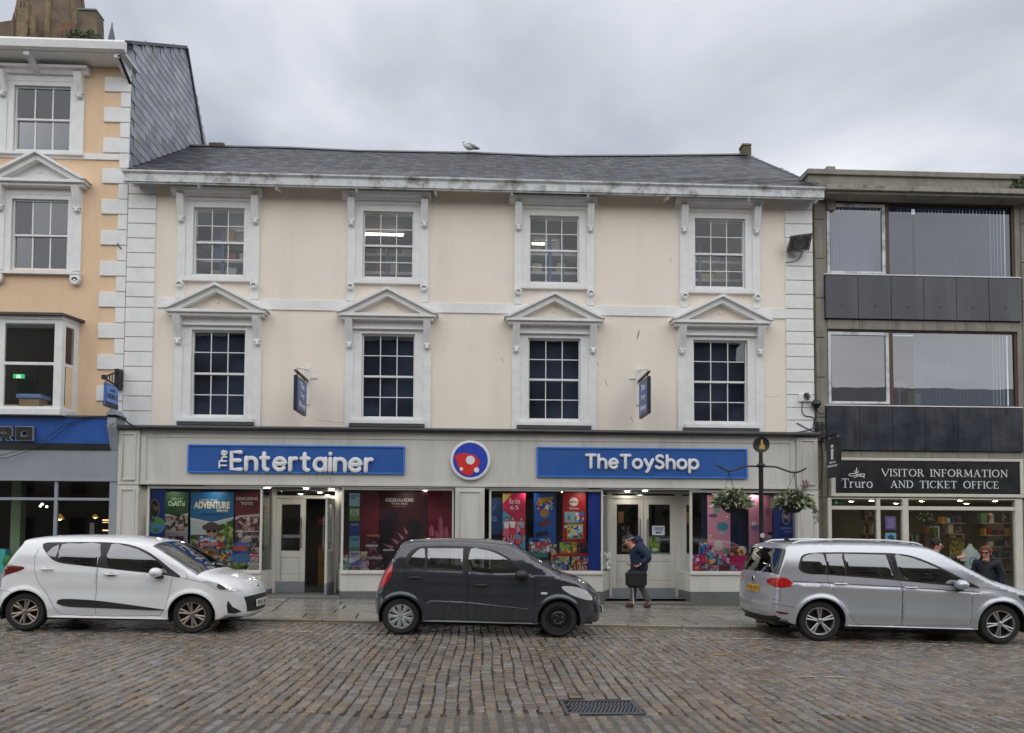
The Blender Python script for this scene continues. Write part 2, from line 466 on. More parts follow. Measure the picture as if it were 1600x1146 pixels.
vset = set(vis)
variants = []
for k in range(14):
    vs, fs = sett_shape(.09, .24, r_)
    variants.append(MB().add(vs, fs).mesh('sett', m_sett))
def sett_matrix(x, yc, wid, ln, a, dz):
    return Matrix.Translation((x, yc, gz(x)+dz)) @ Matrix.Rotation(a, 4, 'Z') @ Matrix.Diagonal((wid/.09, ln/.24, 1, 1))
for k, s in enumerate(vis):
    o = link('sett', variants[k % 14], road); o.matrix_basis = sett_matrix(*s)
mb = MB()
for s in setts:
    if s in vset: continue
    vs, fs = sett_shape(.09, .24, r_)
    mt = sett_matrix(*s)
    mb.add([mt @ Vector(v) for v in vs], fs)
tag(mb.build('setts', m_sett, road, weld=False), kind='stuff')

# drain
m_iron = M('cast_iron', lin((84, 86, 92)), .45, .2, 20, .4, metal=.4)
g0 = Vector(((GX0+GX1)/2, (GY0+GY1)/2, gz((GX0+GX1)/2)))
dg = thing('drain_grate', 'rectangular black iron drain grate set in the cobbled road', 'drain', g0)
fr = MB(); t_ = .035
fr.box(GX0, GX1, GY0, GY0+t_, g0.z-.06, g0.z+.004); fr.box(GX0, GX1, GY1-t_, GY1, g0.z-.06, g0.z+.004)
fr.box(GX0, GX0+t_, GY0+t_, GY1-t_, g0.z-.06, g0.z+.004); fr.box(GX1-t_, GX1, GY0+t_, GY1-t_, g0.z-.06, g0.z+.004)
fr.build('frame', m_iron, dg, .004)
box('sump', m_black, dg, GX0+t_, GX1-t_, GY0+t_, GY1-t_, g0.z-.30, g0.z-.05)
nb = 17
bar0 = None
for r2 in range(3):
    for k in range(nb):
        x = GX0+t_+(k+.5+.25*(r2 % 2))*(GX1-GX0-2*t_-.02)/nb
        ya = GY0+t_+(GY1-GY0-2*t_)*r2/3; yb = GY0+t_+(GY1-GY0-2*t_)*(r2+1)/3
        if bar0 is None:
            bar0 = MB().box(-.010, .010, 0, yb-ya, -.04, .0).mesh('bar', m_iron)
        o = link('bar', bar0, dg)
        o.matrix_basis = Matrix.Translation((x, ya, g0.z)) @ Matrix.Rotation(R(-18), 4, 'Z')
for k in range(2):
    yy = GY0+t_+(GY1-GY0-2*t_)*(k+1)/3
    box('cross_bar', m_iron, dg, GX0+t_, GX1-t_, yy-.008, yy+.008, g0.z-.045, g0.z-.002)

# pavement, kerb
PZ = .045
pav = tag(sheet('pavement', m_joint, -40, 40, Y_KERB+.3, 19.5, PZ-.03), kind='structure')
kerb = tag(sheet('kerb', m_joint, -40, 40, Y_KERB, Y_KERB+.3, PZ-.035), kind='structure')
x = -12.0
while x < 14:
    l_ = r_.uniform(.8, 1.5)
    o = MB().box(x, x+l_-.012, Y_KERB-.01, Y_KERB+.28, -.06, PZ).map(lambda p: Vector((p.x, p.y, p.z+gz(p.x)))).build('kerb_stone', m_slab, kerb, .012)
    x += l_
y = Y_KERB+.295
while y < 19:
    d = r_.uniform(.75, 1.0)
    x = -12.0 + r_.uniform(0, .8)
    while x < 14:
        l_ = r_.uniform(.75, 1.35)
        dz = r_.uniform(-.004, .004)
        MB().box(x, x+l_-.036, y, y+d-.03, -.05, PZ+dz).map(lambda p: Vector((p.x-.10*(p.y-14), p.y, p.z+gz(p.x)))).build('paving_slab', m_slab, pav, .006)
        x += l_
    y += d
# worn paint
m_wline = M('worn_white_paint', lin((180, 180, 172)), .5, .2, 8, dirt=lin((95, 88, 80)), dirtamt=.9, dirtscale=9)
m_yline = M('worn_yellow_paint', lin((170, 135, 60)), .5, .2, 8, dirt=lin((105, 92, 75)), dirtamt=1, dirtscale=6)
def worn_line(name, mat, xs, Yl, wd, density, maxl=.42):
    mb = MB()
    x = xs[0]
    while x < xs[1]:
        l_ = r_.uniform(.06, maxl)
        if r_.random() < density:
            jy = r_.uniform(-.01, .01); wa = wd*r_.uniform(.5, 1)
            z = .0115
            mb.quad((x, Yl+jy, gz(x)+z), (x+l_, Yl+jy+r_.uniform(-.006, .006), gz(x+l_)+z), (x+l_, Yl+jy+wa, gz(x+l_)+z), (x, Yl+jy+wa, gz(x)+z))
        x += l_+r_.uniform(.02, .10)
    return tag(mb.build(name, mat, None), kind='structure')
worn_line('white_parking_line', m_wline, (-7.6, 9.5), ground_at(300, 985.5).y, .055, .72)
worn_line('yellow_kerb_line', m_yline, (-4.6, 9.5), Y_KERB-.20, .05, .6, .6)
worn_line('yellow_kerb_line', m_yline, (-9, -4.6), Y_KERB-.20, .05, .35)
worn_line('yellow_road_line', m_yline, (ground_at(1086, 1024).x, ground_at(1150, 1024).x), ground_at(1100, 1024).y, .05, .8, .3)
worn_line('yellow_road_line', m_yline, (ground_at(1180, 1023).x, ground_at(1580, 1020).x), ground_at(1300, 1021).y, .04, .25, .3)
worn_line('white_road_line', m_wline, (ground_at(1250, 1059).x, ground_at(1300, 1059).x), ground_at(1275, 1059).y, .035, 1, .3)

# ------------------------------------------------------------------ building kit
def wall_with_holes(x0, x1, z0, z1, y0, y1, holes):
    """wall slab, front at y0 and back at y1, with rectangular openings (xa, xb, za, zb)"""
    xs = sorted({x0, x1} | {h[0] for h in holes} | {h[1] for h in holes})
    zs = sorted({z0, z1} | {h[2] for h in holes} | {h[3] for h in holes})
    mb = MB()
    inside = lambda x, z: any(h[0] < x < h[1] and h[2] < z < h[3] for h in holes)
    for i in range(len(xs)-1):
        for k in range(len(zs)-1):
            a, b, c, d = xs[i], xs[i+1], zs[k], zs[k+1]
            if inside((a+b)/2, (c+d)/2): continue
            mb.quad((a, y0, c), (b, y0, c), (b, y0, d), (a, y0, d))
            mb.quad((a, y1, c), (a, y1, d), (b, y1, d), (b, y1, c))
    for a, b, c, d in holes:
        mb.quad((a, y0, c), (a, y1, c), (b, y1, c), (b, y0, c)); mb.quad((a, y0, d), (b, y0, d), (b, y1, d), (a, y1, d))
        mb.quad((a, y0, c), (a, y0, d), (a, y1, d), (a, y1, c)); mb.quad((b, y0, c), (b, y1, c), (b, y1, d), (b, y0, d))
    mb.quad((x0, y0, z0), (x0, y0, z1), (x0, y1, z1), (x0, y1, z0)); mb.quad((x1, y0, z0), (x1, y1, z0), (x1, y1, z1), (x1, y0, z1))
    mb.quad((x0, y0, z1), (x1, y0, z1), (x1, y1, z1), (x0, y1, z1)); mb.quad((x0, y0, z0), (x0, y1, z0), (x1, y1, z0), (x1, y0, z0))
    return mb
def sash(parent, x0, x1, z0, z1, y, cols, rows, glass, mat=None, meet=None, bar=.019, fw=.034, rail=.048):
    """sliding sash window: frame and glazing bars in one part, every pane its own sub-part"""
    mat = mat or m_whitewood
    zm = (z0+z1)/2 if meet is None else meet
    mb = MB()
    mb.box(x0, x0+fw, y, y+.09, z0, z1); mb.box(x1-fw, x1, y, y+.09, z0, z1)
    mb.box(x0+fw, x1-fw, y, y+.09, z1-fw, z1); mb.box(x0+fw, x1-fw, y, y+.09, z0, z0+rail)
    mb.box(x0+fw, x1-fw, y+.012, y+.082, zm-.022, zm+.022)
    win = None
    panes = []
    a, b = x0+fw, x1-fw
    for lo, hi, yy in ((z0+rail, zm-.022, y+.05), (zm+.022, z1-fw, y+.02)):
        rws = rows//2
        for c in range(1, cols):
            xx = a+(b-a)*c/cols
            mb.box(xx-bar/2, xx+bar/2, yy-.004, yy+.026, lo, hi)
        for r3 in range(1, rws):
            zz = lo+(hi-lo)*r3/rws
            mb.box(a, b, yy-.0015, yy+.0235, zz-bar/2, zz+bar/2)
        for c in range(cols):
            for r3 in range(rws):
                xa, xb = a+(b-a)*c/cols+bar/2, a+(b-a)*(c+1)/cols-bar/2
                za, zb = lo+(hi-lo)*r3/rws+bar/2, lo+(hi-lo)*(r3+1)/rws-bar/2
                panes.append((xa, xb, za, zb, yy+.011))
    win = mb.build('window', mat, parent)
    for xa, xb, za, zb, yy in panes:
        t = r_.uniform(-.0025, .0025); t2 = r_.uniform(-.0025, .0025)
        MB().quad((xa, yy+t, za), (xb, yy-t, za), (xb, yy-t+t2, zb), (xa, yy+t+t2, zb)).build('pane', glass, win)
    return win
def console(parent, xc, wd, ztop, h, y, d0=.20):
    """scrolled bracket under a cornice, carved leaf at its foot"""
    pf = []
    for k in range(9):
        f_ = k/8
        pf.append((y-d0*(1-f_)**1.4-.055-.02*math.sin(f_*PI), ztop-h*.80*f_))
    prof = [(y, ztop)] + pf + [(y, ztop-h*.80)]
    mb = MB().prism_x(prof, xc-wd/2, xc+wd/2)
    mb.prism_x([(a-.012 if i not in (0, len(prof)-1) else a, z) for i, (a, z) in enumerate(prof)], xc-wd*.36, xc-wd*.12)
    mb.prism_x([(a-.012 if i not in (0, len(prof)-1) else a, z) for i, (a, z) in enumerate(prof)], xc+wd*.12, xc+wd*.36)
    zc = ztop-h*.90
    mb.ball((xc, y-.05, zc), wd*.46, .045, h*.11, 8, 6)
    for s in (-1, 1): mb.ball((xc+s*wd*.28, y-.06, zc+h*.06), wd*.2, .05, h*.06, 6, 5)
    mb.ball((xc, y-.085, zc-h*.05), wd*.16, .03, h*.06, 6, 5)
    return mb.build('bracket', m_whitewood, parent, smooth=True)
def roundel(mb, xc, z0, z1, y, wd):
    mb.box(xc-wd/2, xc+wd/2, y-.085, y, (z0+z1)/2, z1)
    mb.lathe([(wd*.46, y), (wd*.46, y-.085), (wd*.36, y-.10), (wd*.30, y-.085), (wd*.16, y-.085), (.001, y-.11)], (xc, 0, (z0+z1)/2), 'y', 14)
def pediment(parent, xl, xr, zb, zt, za, y, tymp):
    """triangular pediment: base cornice zb..zt, apex za"""
    xc = (xl+xr)/2
    mb = MB()
    mb.box(xl+.05, xr-.05, y-.20, y, zb, zb+(zt-zb)*.5); mb.box(xl, xr, y-.27, y, zb+(zt-zb)*.5, zt)
    th = .15
    k = (xc-xl)/(za-zt)
    for s in (-1, 1):
        f = lambda x: xc+s*(x-xc)
        mb.prism([(f(xl+.02), zt+.002), (f(xl+.02+th*k), zt+.002), (xc, za-th), (xc, za)], y-.23, y)
        mb.prism([(f(xl-.05), zt+.004), (f(xl+.06), zt+.004), (xc, za-.02), (xc, za+.045)], y-.31, y)
    o = mb.build('pediment', m_whitewood, parent)
    t = MB().prism([(xl+th*k, zt+.003), (xr-th*k, zt+.003), (xc, za-th-.003)], y-.07, y)
    n_ = 26
    for i in range(n_):
        x = xl+th*k+(i+.5)*(xr-xl-2*th*k)/n_
        h = .07
        lim = za-th-abs(x-xc)/k
        if lim-zt > .03: t.box(x-.010, x+.010, y-.085, y-.06, zt+.01, min(zt+h, lim))
    t.lathe([(.05, y-.07), (.045, y-.095), (.02, y-.09), (.001, y-.11)], (xc, 0, zt+(za-th-zt)*.55), 'y', 10)
    t.build('tympanum', tymp, parent)
    return o
def quoin(parent, x0, x1, z0, z1, y, proud=.035):
    return MB().box(x0, x1, y-proud, y+.02, z0, z1).build('quoin_block', m_white, parent, .008)

# slates laid on a plane: o + u*U + v*V, normal n, kept where inside(u, v)
def slates(parent, o, U, V, n, u1, v1, inside, mat, wd=.30, row=.19, limit=300):
    o, U, V, n = Vector(o), Vector(U), Vector(V), Vector(n)
    cells = []
    k = 0
    v = 0.0
    while v < v1:
        u = -(wd/2 if k % 2 else 0)
        while u < u1:
            if inside(u+wd/2, v+row/2) and (u > -.01 or mat is not m_slatehung): cells.append((u, v))
            u += wd
        v += row; k += 1
    base = []
    for q in range(6):
        j = lambda a: r_.uniform(-a, a)
        vs = []
        for z0, z1 in ((0, .012), (.007, .021)):
            vs += [(.004, -.03+j(.008), z1 if z0 else z1+.002), (wd-.004, -.03+j(.008), z1 if z0 else z1+.002), (wd-.004, row, z0+.002), (.004, row, z0+.002)]
        base.append(MB().add(vs, [(0, 3, 2, 1), (4, 5, 6, 7), (0, 1, 5, 4), (1, 2, 6, 5), (2, 3, 7, 6), (3, 0, 4, 7)]).mesh('slate', mat))
    fr_ = Matrix((U, V, n)).transposed().to_4x4()
    rest = MB()
    for i, (u, v) in enumerate(cells):
        mt = Matrix.Translation(o+U*u+V*v) @ fr_ @ Matrix.Rotation(r_.uniform(-.012, .012), 4, 'Z')
        me = base[i % 6]
        if i < limit:
            ob = link('slate', me, parent); ob.matrix_basis = mt
        else:
            rest.add([mt @ vv.co for vv in me.vertices], [tuple(p.vertices) for p in me.polygons])
    if rest.v: tag(rest.build('slates', mat, parent, weld=False), kind='stuff')

# ------------------------------------------------------------------ toy shop building
YF = 17.6
shop = thing('shop_building', 'cream two-window-storey terrace with white quoins above a grey toy shopfront', 'building', at(735, 940, YF))
UP = [(302, 325, 382, 431), (567, 331, 646, 435), (827, 338, 905, 443), (1085, 342, 1164, 450)]
LO = [(298.5, 516, 383, 651), (565, 522, 648, 654), (825, 529, 907, 657), (1083, 532, 1168, 661)]
UPR = [rect(*q, YF) for q in UP]
LOR = [rect(*q, YF) for q in LO]
WX0, WX1 = X(197, 480, YF), X(1270, 480, YF)
ZE = Z(735, 298, YF)                                   # wall top under the soffit
ZF = Z(735, 672, YF)                                   # ledge over the shopfront
holes = [(a-.01, b+.01, c-.01, d+.01) for a, b, c, d in UPR+LOR]
wall_with_holes(WX0, WX1, ZF-.25, ZE+.25, YF, YF+.3, holes).build('wall', m_cream, shop)
# string course
zs0, zs1 = Z(735, 490, YF), Z(735, 474.5, YF)
box('string_course', m_white, shop, WX0+.70, WX1-.62, YF-.03, YF+.02, zs0, zs1, .004)
# quoins
ql = X(242, 480, YF)
def quoin_run(x0, x1, za, zb, n_):
    h = (zb-za)/n_
    for k in range(n_):
        quoin(shop, x0, x1, za+h*k+.012, za+h*(k+1)-.004, YF)
quoin_run(WX0, ql-.015, ZF, zs0-.01, 8)
quoin_run(WX0, ql-.015, zs1, ZE+.05, 8)
quoin_run(X(1227, 480, YF), WX1, ZF, zs0-.01, 9)
quoin_run(X(1227, 480, YF), WX1, zs1, ZE+.05, 8)
quoin(shop, WX0, ql-.015, zs0+.004, zs1-.006, YF, .032); quoin(shop, X(1227, 480, YF), WX1, zs0+.004, zs1-.006, YF, .032)
# windows
for i, (a, b, c, d) in enumerate(UPR):
    w_ = sash(shop, a, b, c, d, YF+.05, 3, 4, g_upper)
    mb = MB()
    zt = d+.235
    for s, e0 in ((-1, a), (1, b)):
        xo, xi = e0+s*.35, e0+s*.165
        mb.box(xo, xi, YF-.045, YF+.02, zs1-.002, zt)
        mb.box(xi, e0+s*.005, YF-.02, YF+.02, c-.06, d+.13)
        mb.box(e0+s*.05, e0, YF-.0285, YF+.04, c-.002, d+.045)
    mb.box(a, b, YF-.02, YF+.02, d+.045, d+.13); mb.box(a, b, YF-.0285, YF+.04, d, d+.045)
    mb.box(a-.165, b+.165, YF-.035, YF+.02, d+.13, zt-.001); mb.box(a-.10, b+.10, YF-.06, YF+.02, d+.155, d+.185)
    mb.box(a-.20, b+.20, YF-.10, YF+.03, c-.15, c-.07); mb.box(a-.001, b+.001, YF-.03, YF+.04, c-.07, c)
    for s, e0 in ((-1, a), (1, b)): roundel(mb, e0+s*.2575, c-.34, c-.16, YF-.04, .15)
    mb.build('casing', m_whitewood, w_)
    cm = MB()
    cm.prism_x([(YF, zt), (YF-.10, zt), (YF-.12, zt+.04), (YF-.19, zt+.09), (YF-.21, zt+.13), (YF-.23, zt+.13), (YF-.23, zt+.165), (YF, zt+.18)], a-.47, b+.40)
    cm.build('cornice', m_whitewood, w_)
    for s, e0 in ((-1, a), (1, b)): console(w_, e0+s*.2575, .155, zt-.002, .62, YF-.043, .11)
for i, (a, b, c, d) in enumerate(LOR):
    w_ = sash(shop, a, b, c, d, YF+.05, 3, 4, g_lower)
    mb = MB()
    zt = d+.28
    for s, e0 in ((-1, a), (1, b)):
        xo, xi = e0+s*.37, e0+s*.19
        mb.box(xo, xi, YF-.045, YF+.02, ZF+.001, zt)
        mb.box(xi, e0+s*.005, YF-.02, YF+.02, c-.10, d+.09)
        mb.box(e0+s*.05, e0, YF-.0285, YF+.04, c, d+.045)
    mb.box(a, b, YF-.02, YF+.02, d+.045, d+.09); mb.box(a, b, YF-.0285, YF+.04, d, d+.045)
    mb.box(a-.19, b+.19, YF-.03, YF+.02, d+.135, zt-.001); mb.box(a-.19, b+.19, YF-.10, YF+.02, d+.09, d+.135)
    mb.box(a-.22, b+.22, YF-.11, YF+.03, c-.13, c-.05); mb.box(a-.001, b+.001, YF-.03, YF+.04, c-.05, c)
    mb.build('casing', m_whitewood, w_)
    box('sill', m_lead, w_, a-.26, b+.24, YF-.10, YF, c-.21, c-.132)
    pediment(w_, a-.52, b+.49, zt, zt+.13, d+.97, YF, m_cream)
    for s, e0 in ((-1, a), (1, b)): console(w_, e0+s*.28, .16, zt-.002, .64, YF-.043, .16)
    box('blackout_blind', m_blind, w_, a-.05, b+.05, YF+.25, YF+.27, c-.05, d+.05)
# scars and cracks in the render
m_scar = M('bare_plaster_scar', lin((120, 98, 72)), .9, .2, 20)
for pts, wd in (([(999, 516), (997, 524), (995, 531)], .03), ([(933, 567), (935, 574)], .02), ([(945, 594), (950, 604)], .02), ([(986, 652), (989, 660)], .02), ([(1059, 546), (1063, 552)], .02), ([(530, 661), (545, 658), (560, 652)], .008), ([(495, 657), (515, 659), (530, 661)], .008), ([(1190, 617), (1205, 621), (1222, 617)], .006), ([(690, 515), (697, 560)], .004), ([(1046, 404), (1049, 410)], .02), ([(783, 560), (787, 566)], .015)):
    MB().tube([tuple(at(u, v, YF)) for u, v in pts], [wd*.3]+[wd*.5]*(len(pts)-2)+[wd*.2], 4, flat=.15).build('plaster_scar', m_scar, shop)
# eaves: weathered gutter board on brackets
YE = 17.12
ex0, ex1 = X(193, 280, YE), X(1288, 298, YE)
zg0, zg1 = (Z(195, 290, YE)+Z(1288, 306, YE))/2, (Z(195, 269, YE)+Z(1288, 291, YE))/2
mb = MB()
mb.prism_x([(YE, zg0+.03), (YE, zg1), (YE+.03, zg1), (YE+.03, zg0+.03)], ex0, ex1)
mb.box(ex0+.01, ex1-.01, YE+.03, YE+.06, zg0, zg0+.06)
mb.prism_x([(YE-.05, zg1-.03), (YE-.05, zg1), (YE-.001, zg1), (YE-.001, zg1-.07)], ex0-.02, ex1+.02)
mb.build('gutter_board', m_gutter, shop)
box('gutter', m_lead, shop, ex0, ex1, YE+.03, YE+.19, zg1-.03, zg1-.005)
box('soffit', m_whitewood, shop, ex0+.02, ex1-.02, YE+.19, YF+.28, zg1-.06, zg1-.031)
for u in (308, 430, 556, 680, 800, 920, 1045, 1172, 1278, 205):
    x = X(u, 300, YE)
    MB().prism_x([(YE+.06, zg1-.062), (YE+.06, zg0-.02), (YE+.14, zg0-.05), (YE+.26, zg0+.02), (YF-.001, zg0+.04), (YF-.001, zg1-.062)], x-.03, x+.03).build('eave_bracket', m_whitewood, shop)
# main roof
YR = 21.2
ridge = [(297, 229.5), (335, 230.5), (450, 233), (560, 238), (740, 241), (860, 246), (1000, 245.5), (1165, 243.5)]
rp3 = [at(u, v, YR) for u, v in ridge]
hipE = Vector((ex1-.05, YE+.02, zg1-.01))
rx0, rx1 = rp3[0].x, rp3[-1].x
zr = sum(p.z for p in rp3)/len(rp3)
fl = Vector((WX0+.01, YE+.02, zg1-.01))
V_ = Vector((0, YR-YE-.02, zr-zg1+.01)); vl = V_.length; V_ /= vl
N_ = Vector((0, -V_.z, V_.y))
eL, eR = fl.x, hipE.x
def roof_in(u, v):
    x = eL+u; f_ = v/vl
    return x < eR+(rx1-eR)*f_ + .05 and x > eL + .05
def sag(x):
    for p, q in zip(rp3[:-1], rp3[1:]):
        if p.x <= x <= q.x: return p.z+(q.z-p.z)*(x-p.x)/(q.x-p.x)
    return rp3[0].z if x < rp3[0].x else rp3[-1].z
mb = MB()
top = [Vector((p.x, YR, p.z)) for p in rp3]
nn = len(top)
bot = [Vector((eL+(eR-eL)*k/(nn-1), YE+.02, zg1-.01)) for k in range(nn)]
for k in range(nn-1):
    mb.add([bot[k], bot[k+1], top[k+1], top[k]], [(0, 1, 2, 3)])
back = [Vector((p.x, YR+4, p.z-2.4)) for p in top]
for k in range(nn-1): mb.add([top[k], top[k+1], back[k+1], back[k]], [(0, 1, 2, 3)])
mb.add([bot[-1], Vector((eR, YR+4, zg1-.4)), top[-1]], [(0, 1, 2)])
roof = mb.build('roof', m_slate, shop)
n_before = set(C.objects)
slates(roof, fl+N_*.004, (1, 0, 0), V_, N_, eR-eL, vl-.05, roof_in, m_slate, .30, .185)
for o in set(C.objects)-n_before:                       # follow the sagging ridge
    if o.name.startswith('slates'):
        for vtx in o.data.vertices:
            f_ = (vtx.co.y-YE)/(YR-YE)
            vtx.co.z += (sag(vtx.co.x)-zr)*f_
    else:
        mt = o.matrix_basis.copy(); f_ = (mt.translation.y-YE)/(YR-YE)
        mt.translation.z += (sag(mt.translation.x)-zr)*f_
        o.matrix_basis = mt
mb = MB()
for p, q in zip(top[:-1], top[1:]):
    n_ = max(1, round((q-p).length/.45))
    for k in range(n_):
        a = p.lerp(q, k/n_); b = p.lerp(q, (k+1)/n_-.001)
        mb.add([a+Vector((0, -.16, -.05)), a+Vector((0, 0, .07)), a+Vector((0, .16, -.05)), b+Vector((0, -.16, -.05)), b+Vector((0, 0, .07)), b+Vector((0, .16, -.05))],
               [(0, 1, 4, 3), (1, 2, 5, 4), (0, 2, 1), (3, 4, 5)])
mb.build('ridge_tiles', m_lead, roof)
hp = MB().tube([top[-1]+Vector((0, 0, .0)), hipE+Vector((0, 0, .0))], .05, 6); hp.build('hip_roll', m_lead, roof)
# chimney stubs at both ends of the ridge
m_stack = M('mossy_chimney_stone', lin((98, 88, 68)), .9, .3, 6, .6, 30, dirt=MOSS, dirtamt=.8, dirtscale=6)
c0 = at(1165, 243, YR)
mb = MB().box(c0.x-.11, c0.x+.13, YR-.12, YR+.2, c0.z-.2, c0.z+.22)
mb.prism_x([(YR-.14, c0.z+.22), (YR-.10, c0.z+.31), (YR+.18, c0.z+.31), (YR+.22, c0.z+.22)], c0.x-.13, c0.x+.14)
mb.build('chimney', m_stack, roof, .02)
c0 = at(345, 228, YR)
MB().box(c0.x-.30, c0.x+.12, YR-.1, YR+.4, c0.z-.25, c0.z+.05).build('chimney', m_stack, roof, .02)

# ---- shopfront
YS = 17.30                                             # face of the fascia
zft, zfb = Z(735, 677, YS), Z(735, 761, YS)
sx0, sx1 = X(184, 760, YS), X(1278, 760, YS)
px0, px1 = X(217, 760, YS), X(1245, 760, YS)
mx0, mx1 = X(711, 800, YS), X(757, 800, YS)
zstall, zpl = Z(650, 896, YS), Z(650, 925, YS)
mb = MB().box(px0-.003, px1+.003, YS+.03, YF+.25, zfb+.01, zft)
mb.box(px0+.02, px1-.02, YS, YS+.03, zfb, zfb+.06); mb.box(px0+.02, px1-.02, YS+.012, YS+.03, zft-.16, zft-.12)
mb.box(px0+.02, px0+.14, YS+.008, YS+.03, zfb+.06, zft-.16); mb.box(px1-.14, px1-.02, YS+.008, YS+.03, zfb+.06, zft-.16)
mb.build('fascia', m_shopgrey, shop, .004)
MB().prism_x([(YS-.10, zft+.002), (YS-.12, zft+.05), (YS-.08, zft+.09), (YF+.02, zft+.15), (YF+.02, zft+.002)], sx0-.02, sx1+.02).build('lead_ledge', m_lead, shop)
mb = MB().tube([at(u, v, 17.17) for u, v in ((178, 650), (190, 652), (200, 661), (212, 668), (228, 671.5), (300, 670.5), (450, 672), (600, 673), (640, 672), (760, 674), (900, 675), (1050, 678), (1180, 679), (1262, 680))], .016, 6)
mb.tube([at(u, v, 17.19) for u, v in ((228, 669), (400, 670), (600, 671), (800, 674), (1000, 677), (1262, 680))], .012, 6)
tag(mb.build('electric_cable', m_black), 'thin black cables running along the ledge over the toy shop', 'cable')
def pilaster(x0, x1, za, zb, cap=False):
    mb = MB().box(x0, x1, YS-.02, YF+.2, za, zb)
    b = .07; f_ = .035
    X0, X1, Z0, Z1 = x0+b, x1-b, za+b+.03, zb-b
    for q in ((X0, X0+f_, Z0, Z1), (X1-f_, X1, Z0, Z1), (X0+f_, X1-f_, Z0, Z0+f_), (X0+f_, X1-f_, Z1-f_, Z1)):
        mb.box(q[0], q[1], YS-.045, YS-.015, q[2], q[3])
    return mb.build('pilaster', m_shopgrey, shop, .006)
zgnd = -.25
for x0, x1 in ((sx0, px0), (px1, sx1)):
    pilaster(x0, x1, zfb-.01, zft-.01); pilaster(x0, x1, zgnd, zfb-.025)
pilaster(mx0, mx1, zpl, zfb-.02)
box('plinth', m_plinth, shop, mx0-.01, mx1+.01, YS-.03, YF+.2, zgnd, zpl)
# window bays: (left px, right px, splay return px at the doors)
YG = 17.42                                             # front glass
YD = 18.30                                             # recessed doors
b1l, b1r = X(229, 830, YG), X(409, 830, YG)
b2l, b2r = X(533, 830, YG), X(709, 830, YG)
b3l, b3r = X(764, 830, YG), X(942, 830, YG)
b4l, b4r = X(1078, 830, YG), X(1246, 830, YG)
d1l, d1r = X(427, 850, YD), X(527, 850, YD)
d2l, d2r = X(952, 850, YD), X(1059, 850, YD)
zfr = zfb-.02
# recess returns: points on the plan from front glass to door frame
def bay(x0, x1, ret=None):
    """stall riser, sill, glass and frame of one display window; ret = plan point where the side glass meets the door frame"""
    pl = [(x0, YG), (x1, YG)]
    out = [(x0, YG+.5), (x0, YG), (x1, YG), (x1, YG+.5)]
    if ret is not None:
        xr, side = ret
        out = [(x0, YG+.5), (x0, YG), (x1, YG), (xr, YD), (xr-.12, YD), (x1-.12, YG+.5)] if side > 0 else [(xr+.12, YD), (xr, YD), (x0, YG), (x1, YG), (x1, YG+.5), (x0+.12, YG+.5)]
    grow = lambda d: [(x+(d if x > (x0+x1)/2 and i_ == 0 else 0), y) for i_, (x, y) in enumerate(out)]
    shiftp = lambda d: [(x, y-d if abs(y-YG) < .01 else y) for x, y in out]
    st = MB().prism_z(shiftp(.0), zpl+.002, zstall-.03).build('stall_riser', m_shopgrey, shop)
    MB().prism_z(shiftp(.035), zstall-.03, zstall+.03).build('window_sill', m_shopgrey, shop, .006)
    MB().prism_z(shiftp(.02), zgnd, zpl).build('plinth', m_plinth, shop)
    fr = MB()
    fr.box(x0, x0+.05, YG-.02, YG+.05, zstall+.03, zfr); fr.box(x1-.04, x1, YG-.02, YG+.05, zstall+.03, zfr)
    fr.box(x0+.05, x1-.04, YG-.02, YG+.05, zfr-.06, zfr); fr.box(x0+.05, x1-.04, YG-.02, YG+.05, zstall+.03, zstall+.06)
    if ret is not None:
        xr, side = ret
        xc = x1 if side > 0 else x0
        fr.box(xr-side*.05, xr, YD-.03, YD+.05, zstall+.03, zfr)
    f_ = fr.build('shop_window', m_shopgrey, shop)
    MB().quad((x0+.05, YG+.01, zstall+.06), (x1-.04, YG+.01, zstall+.06), (x1-.04, YG+.01, zfr-.06), (x0+.05, YG+.01, zfr-.06)).build('pane', g_shop, f_)
    if ret is not None:
        xc2 = xc - side*.005
        MB().quad((xc2, YG+.05, zstall+.031), (xr-side*.02, YD-.03, zstall+.031), (xr-side*.02, YD-.03, zfr-.01), (xc2, YG+.05, zfr-.01)).build('pane', g_shop, f_)
bay(b1l, b1r, (d1l, 1))
bay(b2l, b2r, (d1r, -1))
bay(b3l, b3r, (d2l, 1))
bay(b4l, b4r, (d2r, -1))
# interior shell
m_inner = M('shop_inner_wall', (.16, .15, .135), .8, .2, 1)
m_warm = M('shop_ceiling', (.14, .13, .12), .8, .1, 1)
YB = 23.0
mb = MB()
mb.quad((sx0, YB, -.3), (sx1, YB, -.3), (sx1, YB, zfb+.3), (sx0, YB, zfb+.3))
mb.quad((sx0+.02, YG, -.3), (sx0+.02, YB, -.3), (sx0+.02, YB, zfb+.3), (sx0+.02, YG, zfb+.3))
mb.quad((sx1-.02, YG, -.3), (sx1-.02, YG, zfb+.3), (sx1-.02, YB, zfb+.3), (sx1-.02, YB, -.3))
mb.build('interior_wall', m_inner, shop)
MB().quad((sx0, YG, zfr), (sx1, YG, zfr), (sx1, YB, zfr), (sx0, YB, zfr)).build('ceiling', m_warm, shop)
MB().quad((sx0, YG+.3, .075), (sx1, YG+.3, .075), (sx1, YB, .075), (sx0, YB, .075)).build('interior_floor', m_plinth, shop)
m_step = M('wet_black_step', lin((98, 98, 97)), .5, .2, 6, .1)
for xa, xb in ((b1r, b2l), (b3r, b4l)):
    MB().box(xa-.02, xb+.02, YS-.02, YD+.1, -.2, .075+gz((xa+xb)/2)+.01).build('door_step', m_step, shop, .01)
